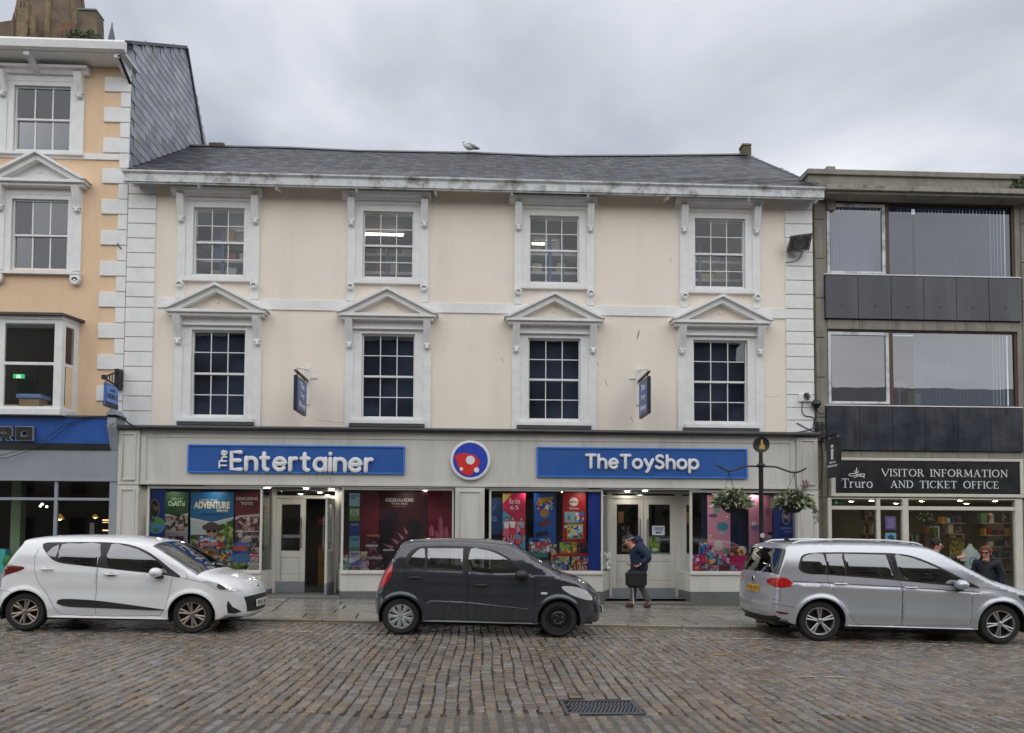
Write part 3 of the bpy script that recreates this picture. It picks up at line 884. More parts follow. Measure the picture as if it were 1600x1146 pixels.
# doors
def door_leaf(parent, w_, h, mat, kick=.26):
    """leaf in its own frame: hinge at the origin, along +x, front facing -y"""
    mb = MB()
    st, tp, mid = .12, .14, h*.42
    mb.box(0, st, 0, .05, kick, h); mb.box(w_-st, w_, 0, .05, kick, h)
    mb.box(st, w_-st, 0, .05, h-tp, h); mb.box(st, w_-st, 0, .05, mid-.11, mid+.05); mb.box(st, w_-st, 0, .05, kick, kick+.14)
    mb.box(st, w_-st, .012, .04, kick+.14, mid-.11)
    mb.box(st+.03, w_-st-.03, .004, .02, kick+.18, mid-.15)
    return mb
def put_door(hx, hy, ang, w_, h, z0, flip=False):
    rot = Matrix.Translation((hx, hy, z0)) @ Matrix.Rotation(ang, 4, 'Z') @ Matrix.Diagonal((-1 if flip else 1, 1, 1, 1))
    f_ = lambda p: rot @ p
    d = door_leaf(None, w_, h, None).map(f_).build('door', m_shopgrey, shop, .004)
    MB().box(.0, w_, -.004, .054, 0, .26).map(f_).build('kick_plate', M('grey_kick_plate', lin((128, 132, 138)), .35, .08, 6), d)
    MB().quad((.12, .022, h*.42+.05), (w_-.12, .022, h*.42+.05), (w_-.12, .022, h-.14), (.12, .022, h-.14)).map(f_).build('pane', GLASS('door_glass', (.8, .84, .84), .06), d)
    hx_ = w_-.085
    mb = MB()
    for yy in (-.06, .11):
        mb.tube([(hx_, yy, h*.47), (hx_, yy, h*.80)], .013, 8)
        for zz in (.52, .75): mb.tube([(hx_, yy, h*zz), (hx_, 0 if yy < 0 else .05, h*zz)], .009, 6)
    mb.map(f_).build('handle', m_steel, d, smooth=True)
    return d
def door_set(xl, xr, openright):
    zd0 = .075+gz((xl+xr)/2)+.012
    ztop = Z((427 if openright else 952), 779, YD)
    fr = MB()
    fr.box(xl, xl+.06, YD-.03, YD+.10, zd0, zfr); fr.box(xr-.06, xr, YD-.03, YD+.10, zd0, zfr)
    fr.box(xl+.06, xr-.06, YD-.03, YD+.10, ztop, ztop+.07); fr.box(xl+.06, xr-.06, YD-.03, YD+.10, zfr-.05, zfr-.002)
    f_ = fr.build('door_frame', m_shopgrey, shop)
    MB().quad((xl+.06, YD+.03, ztop+.07), (xr-.06, YD+.03, ztop+.07), (xr-.06, YD+.03, zfr-.05), (xl+.06, YD+.03, zfr-.05)).build('pane', GLASS('door_glass', (.8, .84, .84), .06), f_)
    w2 = (xr-xl-.12)/2-.004
    put_door(xl+.06, YD, 0, w2, ztop-zd0-.006, zd0+.003)
    put_door(xr-.06, YD, R(86) if openright else 0, w2, ztop-zd0-.006, zd0+.003, True)
door_set(d1l, d1r, True)
door_set(d2l, d2r, False)
# recessed spot lights in ceiling; those deep inside are added to brighten the doorways
m_lampglow = M('lamp_glow', (1, .93, .8), .5, 0, emit=45)
lampc = 0
def spot(u, v, Y):
    p = at(u, v, Y)
    MB().lathe([(.075, -.012), (.075, .0)], (p.x, Y, zfr-.012), 'z', 14).build('downlight_or_fill', m_steel, shop)
    MB().lathe([(.001, 0), (.062, 0)], (p.x, Y, zfr-.020), 'z', 14).build('downlight_or_fill', m_lampglow, shop)
for u, Y in ((478, 17.85), (418, 17.75), (518, 18.1), (632, 17.7), (664, 18.2), (774, 17.75), (825, 18.0), (912, 17.8), (880, 18.4), (1008, 17.8), (980, 18.05), (1100, 17.75), (1180, 18.0), (262, 17.8), (330, 17.8), (500, 19.6), (512, 21), (470, 20.5), (1000, 20)):
    spot(u, 770, Y)
# fascia signs
def board(px, label, frame=.035):
    x0, x1, z0, z1 = rect(*px, YS-.03)
    t = thing('shop_sign', label, 'sign', ((x0+x1)/2, YS, z0))
    MB().box(x0+frame, x1-frame, YS-.012, YS+.029, z0+frame, z1-frame).build('board', m_blue, t)
    mb = MB()
    for q in ((x0, x1, z0, z0+frame), (x0, x1, z1-frame, z1), (x0, x0+frame, z0+frame, z1-frame), (x1-frame, x1, z0+frame, z1-frame)):
        mb.box(q[0], q[1], YS-.035, YS+.029, q[2], q[3])
    mb.build('frame', M('sign_frame_blue', lin((60, 122, 205)), .4, .05, 4), t, .006)
    return t
s1 = board((293, 696, 632, 740), 'long blue sign reading The Entertainer in white rounded letters')
s2 = board((839, 700, 1168, 747), 'long blue sign reading TheToyShop in white rounded letters')
def arc(cx, cy, rx, ry, a0, a1, n=10): return [(cx+rx*math.cos(R(a0+(a1-a0)*k/n)), cy+ry*math.sin(R(a0+(a1-a0)*k/n))) for k in range(n+1)]
GL = {
 'E': (.50, [[(.46, 1), (0, 1), (0, 0), (.48, 0)], [(0, .52), (.42, .52)]]),
 'n': (.52, [[(0, .68), (0, 0)], arc(.26, .40, .26, .28, 180, 0)+[(.52, 0)]]),
 't': (.42, [[(.15, .95), (.15, .2)]+arc(.31, .17, .16, .17, 180, 280, 6), [(0, .68), (.36, .68)]]),
 'e': (.58, [[(.03, .36), (.56, .36)]+arc(.29, .34, .28, .34, 5, 318, 18)]),
 'r': (.34, [[(0, .68), (0, 0)], arc(.24, .40, .24, .28, 180, 75, 6)]),
 'a': (.56, [arc(.28, .34, .28, .34, 0, 360, 20), [(.56, .68), (.56, 0)]]),
 'i': (.0, [[(0, .68), (0, 0)], [(0, .97), (0, .98)]]),
 'T': (.62, [[(0, 1), (.62, 1)], [(.31, 1), (.31, 0)]]),
 'h': (.52, [[(0, 1), (0, 0)], arc(.26, .40, .26, .28, 180, 0)+[(.52, 0)]]),
 'o': (.60, [arc(.30, .34, .30, .34, 0, 360, 20)]),
 'y': (.54, [[(0, .68), (.28, .04)], [(.54, .68), (.18, -.24), (.10, -.30)]]),
 'S': (.54, [arc(.27, .75, .25, .25, 50, 180, 8)+arc(.27, .26, .0, .25, 90, 90, 1)[:1]+arc(.27, .25, .27, .25, 80, -140, 12)]),
 'p': (.60, [[(0, .68), (0, -.30)], arc(.30, .34, .30, .34, 0, 360, 20)]),
}
GL['S'] = (.54, [[(.47, .90), (.36, .99), (.20, .99), (.06, .90), (.03, .74), (.12, .60), (.30, .52), (.46, .42), (.52, .26), (.44, .08), (.28, .0), (.12, .02), (.01, .12)]])
def round_text(s, o, ex, ez, width, parent, Yv, rad=.128, gap=.28):
    """rounded raised letters; width fixes the scale, o = left end of the baseline"""
    tot = sum(GL[c][0] for c in s)+gap*(len(s)-1)
    k = width/(tot*1.0+.12*sum(GL[c][0] for c in s)+2*rad)
    ex, ez, o = Vector(ex), Vector(ez), Vector(o)
    cur = rad
    for c in s:
        mb = MB()
        for st in GL[c][1]:
            pts = [o+ex*((cur+x*1.12)*k)+ez*(y*k) for x, y in st]
            mb.tube(pts, rad*k, 8, 'round', .8)
        mb.v = [(x, Yv+(y-o.y), z) for x, y, z in mb.v]
        mb.build('letter', m_signwhite, parent, smooth=True)
        cur += GL[c][0]*1.12+gap
    return k
p = at(358, 733.5, YS-.05); q = at(585, 735, YS-.05)
round_text('Entertainer', (p.x, YS-.045, p.z), (1, 0, -.004), (0, 0, 1), q.x-p.x, s1, YS-.045)
p = at(353.5, 733, YS-.05); q = at(353.5, 703, YS-.05)
round_text('The', (p.x, YS-.045, p.z), (0, 0, 1), (-1, 0, 0), q.z-p.z, s1, YS-.045)
p = at(914, 731, YS-.05); q = at(1093, 731, YS-.05)
round_text('TheToyShop', (p.x, YS-.045, p.z), (1, 0, 0), (0, 0, 1), q.x-p.x, s2, YS-.045)
p = at(735, 719.5, YS-.04)
rs = thing('round_sign', 'round blue and red sign with white rim between the two long shop signs', 'sign', (p.x, YS, p.z))
MB().lathe([(.001, YS+.02), (.45, YS+.02), (.45, YS-.05), (.43, YS-.06), (.40, YS-.06), (.395, YS-.05), (.001, YS-.05)], (p.x, 0, p.z), 'y', 40).build('rim', m_signwhite, rs, smooth=True)
MB().lathe([(.001, YS-.053), (.39, YS-.053)], (p.x, 0, p.z), 'y', 40).build('disc', flat((34, 62, 176)), rs)
redm = flat((206, 42, 40))
MB().prism([(p.x+a, p.z+b) for a, b in ((-.36, .10), (-.17, .17), (.10, .12), (.22, -.02), (.16, -.20), (-.02, -.36), (-.22, -.28))], YS-.062, YS-.054).build('red_patch', redm, rs)
for a, b, c in ((.14, -.22, .06), (-.20, -.20, .04), (.0, .0, .10)):
    MB().prism([(p.x+x, p.z+y) for x, y in arc(a, b, c, c, 0, 360, 14)], YS-.072, YS-.056).build('white_patch', m_signwhite, rs)
# ------------------------------------------------------------------ peach cafe building on the left
XP = WX0 - .006
PXL = -12.2
cafe = thing('cafe_building', 'peach coloured three-storey building with white quoins and slate-hung gable above a blue cafe front', 'building', (-10, YF, .1))
pt = rect(22, 135, 110, 236, YF); pm = rect(18, 312, 106, 422, YF)
zpe = Z(190, 97, YF)
zpf = Z(100, 655, YF)
bay0, bay1 = X(-40, 570, YF), X(122, 570, YF)
bz0, bz1 = Z(60, 640, YF), Z(60, 492, YF)
wall_with_holes(PXL, XP-.02, zpf-.3, Z(100, 75, 16.95)-.03, YF, YF+.3, [(q[0]-.01, q[1]+.01, q[2]-.01, q[3]+.01) for q in (pt, pm)] + [(max(PXL+.2, bay0+.1), bay1-.12, bz0+.1, bz1-.1)]).build('wall', m_peach, cafe)
for kind, (a, b, c, d) in (('top', pt), ('mid', pm)):
    w_ = sash(cafe, a, b, c, d, YF+.04, 3, 2, g_sky, bar=.03)
    mb = MB()
    zt = d+.24
    for s, e0 in ((-1, a), (1, b)):
        mb.box(e0+s*.32, e0+s*.14, YF-.05, YF+.02, c-(.10 if kind == 'top' else .02), zt); mb.box(e0+s*.14, e0+s*.004, YF-.025, YF+.03, c-.08, d-.001)
    mb.box(a-.14, b+.14, YF-.025, YF+.03, d, d+.10); mb.box(a-.14, b+.14, YF-.035, YF+.02, d+.10, zt)
    mb.box(a-.34, b+.34, YF-.11, YF+.03, c-.12, c-.06)
    if kind == 'mid':
        for s, e0 in ((-1, a), (1, b)): roundel(mb, e0+s*.23, c-.38, c-.13, YF-.02, .22)
    mb.build('casing', m_whitewood, w_)
    if kind == 'top':
        MB().prism_x([(YF, zt), (YF-.10, zt), (YF-.14, zt+.06), (YF-.22, zt+.09), (YF-.22, zt+.15), (YF, zt+.17)], a-.44, b+.44).build('cornice', m_whitewood, w_)
    else:
        pediment(w_, a-.46, b+.46, zt, zt+.13, d+.97, YF, m_white)
    for s, e0 in ((-1, a), (1, b)): console(w_, e0+s*.23, .17, zt-.002, .55, YF-.048, .12)
# band and quoins
box('string_course', m_white, cafe, PXL, XP-.0, YF-.035, YF+.02, Z(100, 249, YF), Z(100, 240, YF))
hq = .3565
zq = Z(190, 97, YF)-.02
k = 0
while zq > zpf:
    x0 = X(186, 300, YF) if k % 2 == 0 else X(160, 300, YF)
    if zq-hq > zpf-.05: quoin(cafe, x0, XP-.005, zq-hq+.012, zq-.004, YF, .04 if k % 2 else .039)
    zq -= hq; k += 1
# eaves
yG = 16.95
ga, gb = Z(100, 75, yG), Z(100, 60, yG)
gxr = X(194, 70, yG)
mb = MB().prism_x([(yG+.13, gb), (yG, gb), (yG-.02, gb-.05), (yG+.01, ga+.02), (yG+.06, ga), (yG+.13, ga)], PXL, gxr)
mb.build('gutter', m_whitewood, cafe)
box('soffit', m_whitewood, cafe, PXL, gxr-.03, yG+.13, YF+.2, ga-.02, ga+.02)
for u in (40, 182):
    x = X(u, 80, yG+.1)
    MB().prism_x([(yG+.12, ga-.02), (yG+.12, ga-.10), (yG+.30, ga-.13), (yG+.45, ga-.24), (YF-.001, ga-.30), (YF-.001, ga-.02)], x-.06, x+.06).build('eave_bracket', m_whitewood, cafe)
# slate-hung gable
def Yfor(u, v, x):
    a, b = 10, 60
    for _ in range(50):
        m = (a+b)/2
        if (at(u, v, m).x > x) == (x < 0): a = m
        else: b = m
    return a
yr_ = Yfor(290, 75, XP); yb_ = Yfor(323, 226, XP)
zr_, zb_ = Z(290, 75, yr_), Z(323, 226, yb_)
z0_ = Z(203, 68, YF)
gab = [(YF+.001, zg0-.3), (YF+.001, z0_-.05), (yr_, zr_-.05), (yb_, zb_), (yb_+1.5, zb_-3), (yb_+1.5, zg0-.3)]
MB().prism_x(gab, XP-.25, XP-.004).build('gable_wall', m_slatehung, cafe)
def in_gab(u, v):
    y, z = YF+u, zg1-.1+v
    if z > (z0_-.06)+(zr_-z0_)*(y-YF)/(yr_-YF): return False
    if y > yr_ and z > zr_-.06+(zb_-zr_)*(y-yr_)/(yb_-yr_): return False
    if y > yb_+.3: return False
    return z > zg1-.1 + max(0, (y-YE))*(zr-zg1)/(YR-YE)-.45
gw = [o for o in C.objects if o.name.startswith('gable_wall')][0]
slates(gw, (XP-.002, YF, zg1-.1), (0, 1, 0), (0, 0, 1), (1, 0, 0), yb_+.5-YF, zr_-zg1+.3, in_gab, m_slatehung, .30, .20)
fl_ = MB()
fl_.tube([(XP+.03, YF+.05, z0_-.9-1.55), (XP+.03, YR+.2, zr+.05)], .05, 6)
mb = MB()
for (ya, za), (yb2, zb2) in (((YF-.2, z0_-.12), (yr_, zr_)), ((yr_, zr_), (yb_+1.4, zb_-2.8))):
    n2 = Vector((0, -(zb2-za), yb2-ya)).normalized()*.05
    mb.prism_x([(ya, za-.02), (yb2, zb2-.02), (yb2+n2.y, zb2+n2.z), (ya+n2.y, za+n2.z)], PXL, XP+.06)
mb.build('roof', m_lead, cafe)
MB().tube([(XP-.06, yG+.12, ga-.05), (XP-.02, YF-.02, ga-.40)], .035, 8).build('rain_pipe', m_black, cafe)
# bay window
YBW = 17.12
bx0, bx1 = X(-30, 570, YBW), X(96, 570, YBW)
mb = MB()
bw = []
zb0, zb1 = Z(50, 640, YBW), Z(50, 499, YBW)
zmid = Z(50, 568, YBW)
def bar(p, q, z0, z1, t=.07, d=.06):
    a = Vector((q[0]-p[0], q[1]-p[1], 0)).normalized(); n = Vector((a.y, -a.x, 0))
    P, Q = Vector((p[0], p[1], 0)), Vector((q[0], q[1], 0))
    mb.add([tuple(P+n*0)[:2]+(z0,), tuple(Q)[:2]+(z0,), tuple(Q-n*d)[:2]+(z0,), tuple(P-n*d)[:2]+(z0,), tuple(P)[:2]+(z1,), tuple(Q)[:2]+(z1,), tuple(Q-n*d)[:2]+(z1,), tuple(P-n*d)[:2]+(z1,)],
           [(0, 3, 2, 1), (4, 5, 6, 7), (0, 1, 5, 4), (1, 2, 6, 5), (2, 3, 7, 6), (3, 0, 4, 7)])
A, B, D = (bx0, YBW), (bx1, YBW), (bay1, YF)
fx = [X(6, 570, YBW), X(84, 570, YBW)]
bar((bx0, YBW), (fx[0], YBW), zb0, zb1); bar((fx[1], YBW), B, zb0, zb1)
bar((fx[0], YBW), (fx[1], YBW), zb1-.09, zb1); bar((fx[0], YBW), (fx[1], YBW), zb0, zb0+.07); bar((fx[0], YBW+.002), (fx[1], YBW+.002), zmid-.03, zmid+.03)
lerp2 = lambda t: (B[0]+(D[0]-B[0])*t, B[1]+(D[1]-B[1])*t)
bar(lerp2(.0), lerp2(.22), zb0, zb1); bar(lerp2(.72), lerp2(1), zb0, zb1)
bar(lerp2(.22), lerp2(.72), zb1-.12, zb1); bar(lerp2(.22), lerp2(.72), zb0, zb0+.07); bar(lerp2(.22), lerp2(.72), zmid-.03, zmid+.03)
bwin = mb.build('bay_window', m_whitewood, cafe)
for a, b in ((zb0+.07, zmid-.03), (zmid+.03, zb1-.09)):
    MB().quad((fx[0], YBW+.03, a), (fx[1], YBW+.03, a), (fx[1], YBW+.03, b), (fx[0], YBW+.03, b)).build('pane', g_shop, bwin)
    p_, q_ = lerp2(.22), lerp2(.72)
    MB().quad((p_[0], p_[1]+.03, a), (q_[0], q_[1]+.03, a), (q_[0], q_[1]+.03, b), (p_[0], p_[1]+.03, b)).build('pane', g_shop, bwin)
pl = [(bx0-.1, YF), (bx0-.1, YBW), B, D]
def grow_b(d): return [(bx0-.1, YF), (bx0-.1, YBW-d), (B[0]+d*.4, YBW-d), (D[0]+d, YF)]
MB().prism_z(grow_b(.03), zb1, zb1+.07).build('cornice', m_whitewood, bwin)
MB().prism_z(grow_b(.13), zb1+.07, zb1+.12).build('cornice', m_lead, bwin)
MB().prism_z(grow_b(.08), zb0-.12, zb0).build('sill', m_whitewood, bwin)
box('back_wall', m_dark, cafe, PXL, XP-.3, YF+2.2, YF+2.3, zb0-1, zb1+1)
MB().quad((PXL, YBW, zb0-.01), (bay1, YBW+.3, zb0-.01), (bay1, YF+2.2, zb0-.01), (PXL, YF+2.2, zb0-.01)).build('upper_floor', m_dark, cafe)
for q in (pt, pm): box('curtain', M('net_curtain', lin((74, 78, 84)), .8, .08, 3), cafe, q[0], q[1], YF+.22, YF+.24, q[2]-.1, q[3]+.1)
p = at(48, 630, YBW+.35)
t = thing('cardboard_box', 'brown cardboard box with blue lid inside the bay window', 'box', (p.x, YBW+.35, zb0))
box('carton', flat((150, 125, 95)), t, p.x-.23, p.x+.21, YBW+.30, YBW+.65, zb0+.002, zb0+.29, .01)
box('lid', flat((110, 140, 185)), t, p.x-.28, p.x+.26, YBW+.26, YBW+.69, zb0+.29, zb0+.39, .02)
p = at(29, 588, YF+1.9)
t = thing('exit_sign', 'small green exit sign glowing inside the dark bay window', 'sign', tuple(p))
box('light_box', M('exit_green', (.02, .35, .12), .5, 0, emit=1.0), t, p.x-.13, p.x+.13, p.y, p.y+.04, p.z-.05, p.z+.05)
text_px('EXIT', M('exit_white', (.8, .9, .85), .5, 0, emit=.9), t, 26, 591, 33, 586, YF+1.895)
# cafe front
m_cafeblue = M('cafe_fascia_blue', lin((52, 98, 178)), .4, .05, 2, dirt=(.02, .05, .16), dirtamt=.4, streak=1)
m_cafegrey = M('cafe_grey_paint', lin((142, 148, 156)), .5, .04, 2, .1, 30, dirt=(.15, .15, .16), dirtamt=.35, streak=1)
YCF = 17.30
cz = [Z(90, v, YCF) for v in (653.5, 693, 703, 750)]
cxr = X(172, 680, YCF)
cxr2 = X(184, 800, YCF)-.006
mb = MB().prism_x([(YCF-.06, cz[0]), (YF, cz[0]), (YF, cz[1]), (YCF+.03, cz[1])], PXL, cxr)
mb.build('fascia', m_cafeblue, cafe)
box('blind_box', m_black, cafe, PXL, cxr+.02, YCF-.01, YF, cz[2]+.002, cz[1]-.002)
MB().box(PXL, cxr2, YCF+.02, YF, cz[3], cz[2]).build('panel', m_cafegrey, cafe)
box('panel', m_cafegrey, cafe, PXL, cxr2, YCF-.02, YCF+.02, cz[3]-.03, cz[3]+.02, .006)
box('flashing', m_lead, cafe, PXL, cxr2+.02, YCF-.10, YF, cz[0]+.002, cz[0]+.05)
xc = (cxr+cxr2)/2
mb = MB().prism_x([(YF, cz[0]-.0), (YCF-.16, cz[0]), (YCF-.18, cz[0]-.2), (YCF-.08, cz[0]-.42), (YCF+.02, cz[2]-.02), (YF, cz[2]-.02)], cxr+.01, cxr2-.01)
mb.prism([(cxr-.02, cz[0]+.06), (cxr2+.02, cz[0]+.06), (xc, cz[0]+.20)], YCF-.20, YF)
mb.lathe([(.06, YCF-.17), (.05, YCF-.205), (.001, YCF-.21)], (xc, 0, cz[0]-.12), 'y', 12)
mb.build('fascia_bracket', m_cafegrey, cafe)
zcs = Z(90, 900, YCF)
mb = MB().box(X(170, 800, YCF), cxr2, YCF, YF, -.1, cz[3]-.03)
mx_ = X(85.5, 800, YCF)
mb.box(mx_-.035, mx_+.035, YCF+.02, YCF+.1, zcs, cz[3]-.03)
zt_ = Z(90, 780, YCF)
mb.box(PXL, X(170, 800, YCF), YCF+.025, YCF+.095, zt_-.03, zt_+.03); mb.box(PXL, X(170, 800, YCF), YCF+.025, YF, -.1, zcs+.04)
cf = mb.build('shop_window', m_cafegrey, cafe, .005)
xs_ = [PXL, mx_-.035], [mx_+.035, X(170, 800, YCF)]
for xa, xb in xs_:
    for za, zb in ((zcs+.04, zt_-.03), (zt_+.03, cz[3]-.03)):
        MB().quad((xa, YCF+.06, za), (xb, YCF+.06, za), (xb, YCF+.06, zb), (xa, YCF+.06, zb)).build('pane', g_shop, cf)
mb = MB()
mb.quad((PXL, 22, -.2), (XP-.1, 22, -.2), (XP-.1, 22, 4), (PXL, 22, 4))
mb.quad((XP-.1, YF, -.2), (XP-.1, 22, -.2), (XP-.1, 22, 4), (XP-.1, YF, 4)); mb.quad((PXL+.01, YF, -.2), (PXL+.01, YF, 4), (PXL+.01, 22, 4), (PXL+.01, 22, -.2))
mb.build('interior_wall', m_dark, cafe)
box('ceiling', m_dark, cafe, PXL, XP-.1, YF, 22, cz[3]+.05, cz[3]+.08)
m_sage = M('sage_column', lin((128, 150, 120)), .7, .05, 3)
xa, xb = X(17, 800, 18.2), X(32, 800, 18.2)
box('column', m_sage, cafe, xa, xb, 18.2, 18.2+(xb-xa), -.1, cz[3]+.05)
def glow(name, mat, u, v, Y, rx, rz, label, cat):
    p = at(u, v, Y)
    t = thing(name, label, cat, tuple(p))
    MB().lathe([(.02, .0), (rx*.5, -rz*.2), (rx, -rz)], tuple(p), 'z', 14).build('lamp_shade', M('amber_shade', lin((200, 150, 50)), .3, .1, 5, emit=.25), t, smooth=True)
    MB().ball((p.x, p.y, p.z-rz*.75), rx*.6, rx*.6, rz*.5).build('bulb', mat, t, smooth=True)
    MB().tube([(p.x, p.y, p.z), (p.x, p.y, cz[3]+.05)], .006, 6).build('cord', m_black, t)
m_warmglow = M('warm_bulb', (1, .75, .4), .5, 0, emit=4)
glow('pendant_lamp', m_warmglow, 93, 803, 19, .11, .13, 'glowing amber pendant lamp just right of the cafe window mullion', 'lamp')
glow('pendant_lamp', m_warmglow, 149, 804, 19.6, .08, .08, 'small warm pendant lamp further right in the cafe window', 'lamp')
for i, (u, v) in enumerate(((63, 791), (66, 788), (73, 792))):
    p = at(u, v, 20)
    MB().ball(tuple(p), .03).build('ceiling_light', M('cool_bulb', (1, .9, .8), .5, 0, emit=3), cafe)
for v0, v1 in ((812, 814), (816, 817), (828, 830)):
    x0, x1, z0, z1 = rect(160, v1, 171, v0, 21)
    box('lit_shelf', M('shelf_glow', (1, .6, .3), .5, 0, emit=1.2), cafe, x0, x1, 21, 21.1, z0, z1)
x0, x1, z0, z1 = rect(140, 817, 147, 840, 18.3)
t = thing('menu_card', 'pale upright menu card in the cafe window above the white car', 'card', (x0, 18.3, z0-.5))
box('card', flat((170, 160, 170)), t, x0, x1, 18.3, 18.32, z0-.2, z1)
box('card_stand', m_black, t, x0-.04, x1+.04, 18.26, 18.36, -.05, z0-.2)
# RO letters of the cafe name on the fascia
m_pale = flat((150, 150, 150))
nm = thing('cafe_name_sign', 'black letters RO with pale outline on the blue cafe fascia', 'sign', tuple(at(25, 690, YCF)))
def blk(parts, u0, u1):
    x0, x1, z0, z1 = rect(u0, 668, u1, 688, YCF-.06)
    P = lambda a, b: (x0+(x1-x0)*a, z0+(z1-z0)*b)
    for off, mat, g in ((0, m_pale, .055), (.02, m_black, 0)):
        for k, poly in enumerate(parts):
            pp = [P(a, b) for a, b in poly]
            if g:
                c = (sum(q[0] for q in pp)/len(pp), sum(q[1] for q in pp)/len(pp))
                pp = [(q[0]+math.copysign(.018, q[0]-c[0]), q[1]+math.copysign(.018, q[1]-c[1])) for q in pp]
            MB().prism(pp, YCF-.10-off-.0012*k, YCF-.04).build('letter', mat, nm)
blk([((0, 0), (.28, 0), (.28, 1), (0, 1)), ((.28, .74), (.82, .74), (.96, 1), (.28, 1)), ((.70, .36), (1, .36), (1, .86), (.70, .86)), ((.28, .3), (.9, .3), (.9, .5), (.28, .5)), ((.5, .32), (.76, .32), (1, 0), (.72, 0))], -4, 20)
blk([((0, 0), (.28, 0), (.28, 1), (0, 1)), ((.72, 0), (1, 0), (1, 1), (.72, 1)), ((.2, .74), (.8, .74), (.8, 1), (.2, 1)), ((.2, 0), (.8, 0), (.8, .26), (.2, .26))], 27, 52)
tag(MB().tube([at(u, v, 17.2) for u, v in ((-20, 714), (0, 712), (40, 702), (70, 687), (100, 665), (125, 653), (178, 650))], .007, 6).tube([at(u, v, 17.21) for u, v in ((-20, 716), (10, 716), (50, 703), (85, 684), (110, 662), (150, 652), (180, 648))], .007, 6).build('loose_cable', m_black), 'thin loose cables drooping across the blue cafe fascia', 'cable')

# ------------------------------------------------------------------ concrete office on the right
YO = 17.72
OXL, OXR = X(1273, 480, YO), X(1602, 480, YO)+.9
off = thing('office_building', 'grey concrete office with dark panels and vertical blinds above the visitor information shop', 'building', (10, YO, -.2))
def orect(u0, v0, u1, v1, Y=YO): return rect(u0, v0, u1, v1, Y)
o1 = orect(1291, 317, 1586, 433); o2 = orect(1293, 517, 1591, 636)
sp1 = orect(1287, 434, 1592, 502); sp2 = orect(1289, 637, 1595, 706)
zo_sh = Z(1445, 716, YO); zo_shb = Z(1445, 905, YO)
zo_top = Z(1445, 300, YO)
oL, oR = o1[0], o1[1]
wall_with_holes(OXL, OXR, -.5, zo_top, YO, YO+.35, [(o1[0], o1[1], o1[2], o1[3]), (o2[0], o2[1], o2[2], o2[3]), (X(1297, 800, YO), X(1597, 800, YO), -.45, zo_sh-.02)]).build('concrete_wall', m_concrete, off)
zz = -.4
while zz < zo_top:                                     # facing blocks of the piers
    for xa, xb in ((OXL+.01, X(1289, 480, YO)-.02), (X(1595, 480, YO)+.03, OXR-.1)):
        hh = .95
        MB().box(xa, xb, YO-.03, YO+.02, zz+.008, min(zo_top, zz+hh-.008)).build('facing_block', m_concrete, off, .006)
    zz += .95
pz = orect(1265, 271, 1600, 300, YO-.2)
mb = MB().box(pz[0]+.02, OXR, YO-.10, YO+.4, zo_top, Z(1445, 280, YO))
mb.prism_x([(YO-.16, Z(1445, 281, YO)), (YO-.16, Z(1445, 273, YO)), (YO+.5, Z(1445, 273, YO)+.03), (YO+.5, Z(1445, 281, YO))], pz[0]-.02, OXR)
mb.build('parapet', m_concrete, off, .008)
m_mossy = M('mossy_concrete_edge', lin((150, 146, 132)), .85, .15, 4, .4, 40, dirt=(.035, .035, .02), dirtamt=.9, dirtscale=5)
cxl = X(1291, 298, YO-.45)
MB().prism_x([(YO-.48, Z(1445, 300, YO-.45)), (YO-.48, Z(1445, 292.5, YO-.45)), (YO-.11, Z(1445, 291, YO-.45)), (YO, Z(1445, 300, YO-.45))], cxl, OXR).build('canopy', m_mossy, off)
box('canopy_soffit', m_concrete, off, cxl+.03, OXR, YO-.40, YO-.001, Z(1445, 300, YO-.45)-.06, Z(1445, 300, YO-.45)-.001)
MB().box(X(1262, 290, YO+1), X(1290, 290, YO+.5), YO-.05, YO+2.5, zg0, Z(1275, 279, YO+.6)).build('party_wall', m_concrete, off, .02)
for (a, b, c, d), n_ in ((sp1, 6), (sp2, 6)):
    box('spandrel_backing', m_black, off, a, b, YO-.05, YO-.001, c, d)
    for k in range(n_):
        xa, xb = a+(b-a)*k/n_, a+(b-a)*(k+1)/n_
        p_ = MB().box(xa+.005, xb-.005, YO-.085-r_.uniform(0, .006), YO-.051, c+.01, d-.01).build('cladding_panel', m_panel, off, .004)
        MB().lathe([(.018, YO-.08), (.018, YO-.10), (.001, YO-.104)], ((xa+xb)/2, 0, c+.30*(d-c)), 'y', 8).build('bolt', m_black, p_)
    box('flashing', m_whitewood, off, a, b, YO-.10, YO-.001, d+.002, d+.025)
for (a, b, c, d) in ((o2[0], o2[1], sp1[2], o2[3]), (o2[0], o2[1], sp2[2], zo_sh)):   # lintel blocks under the panels
    za, zb_2 = (d, c) if d < c else (c, d)
    if zb_2-za > .03:
        n_ = 6
        for k in range(n_):
            MB().box(a+(b-a)*k/n_+.004, a+(b-a)*(k+1)/n_-.004, YO-.03, YO+.02, za+.004, zb_2-.004).build('facing_block', m_concrete, off, .004)
m_slatblind = M('vertical_blind', lin((160, 170, 186)), .7, .05, 8)
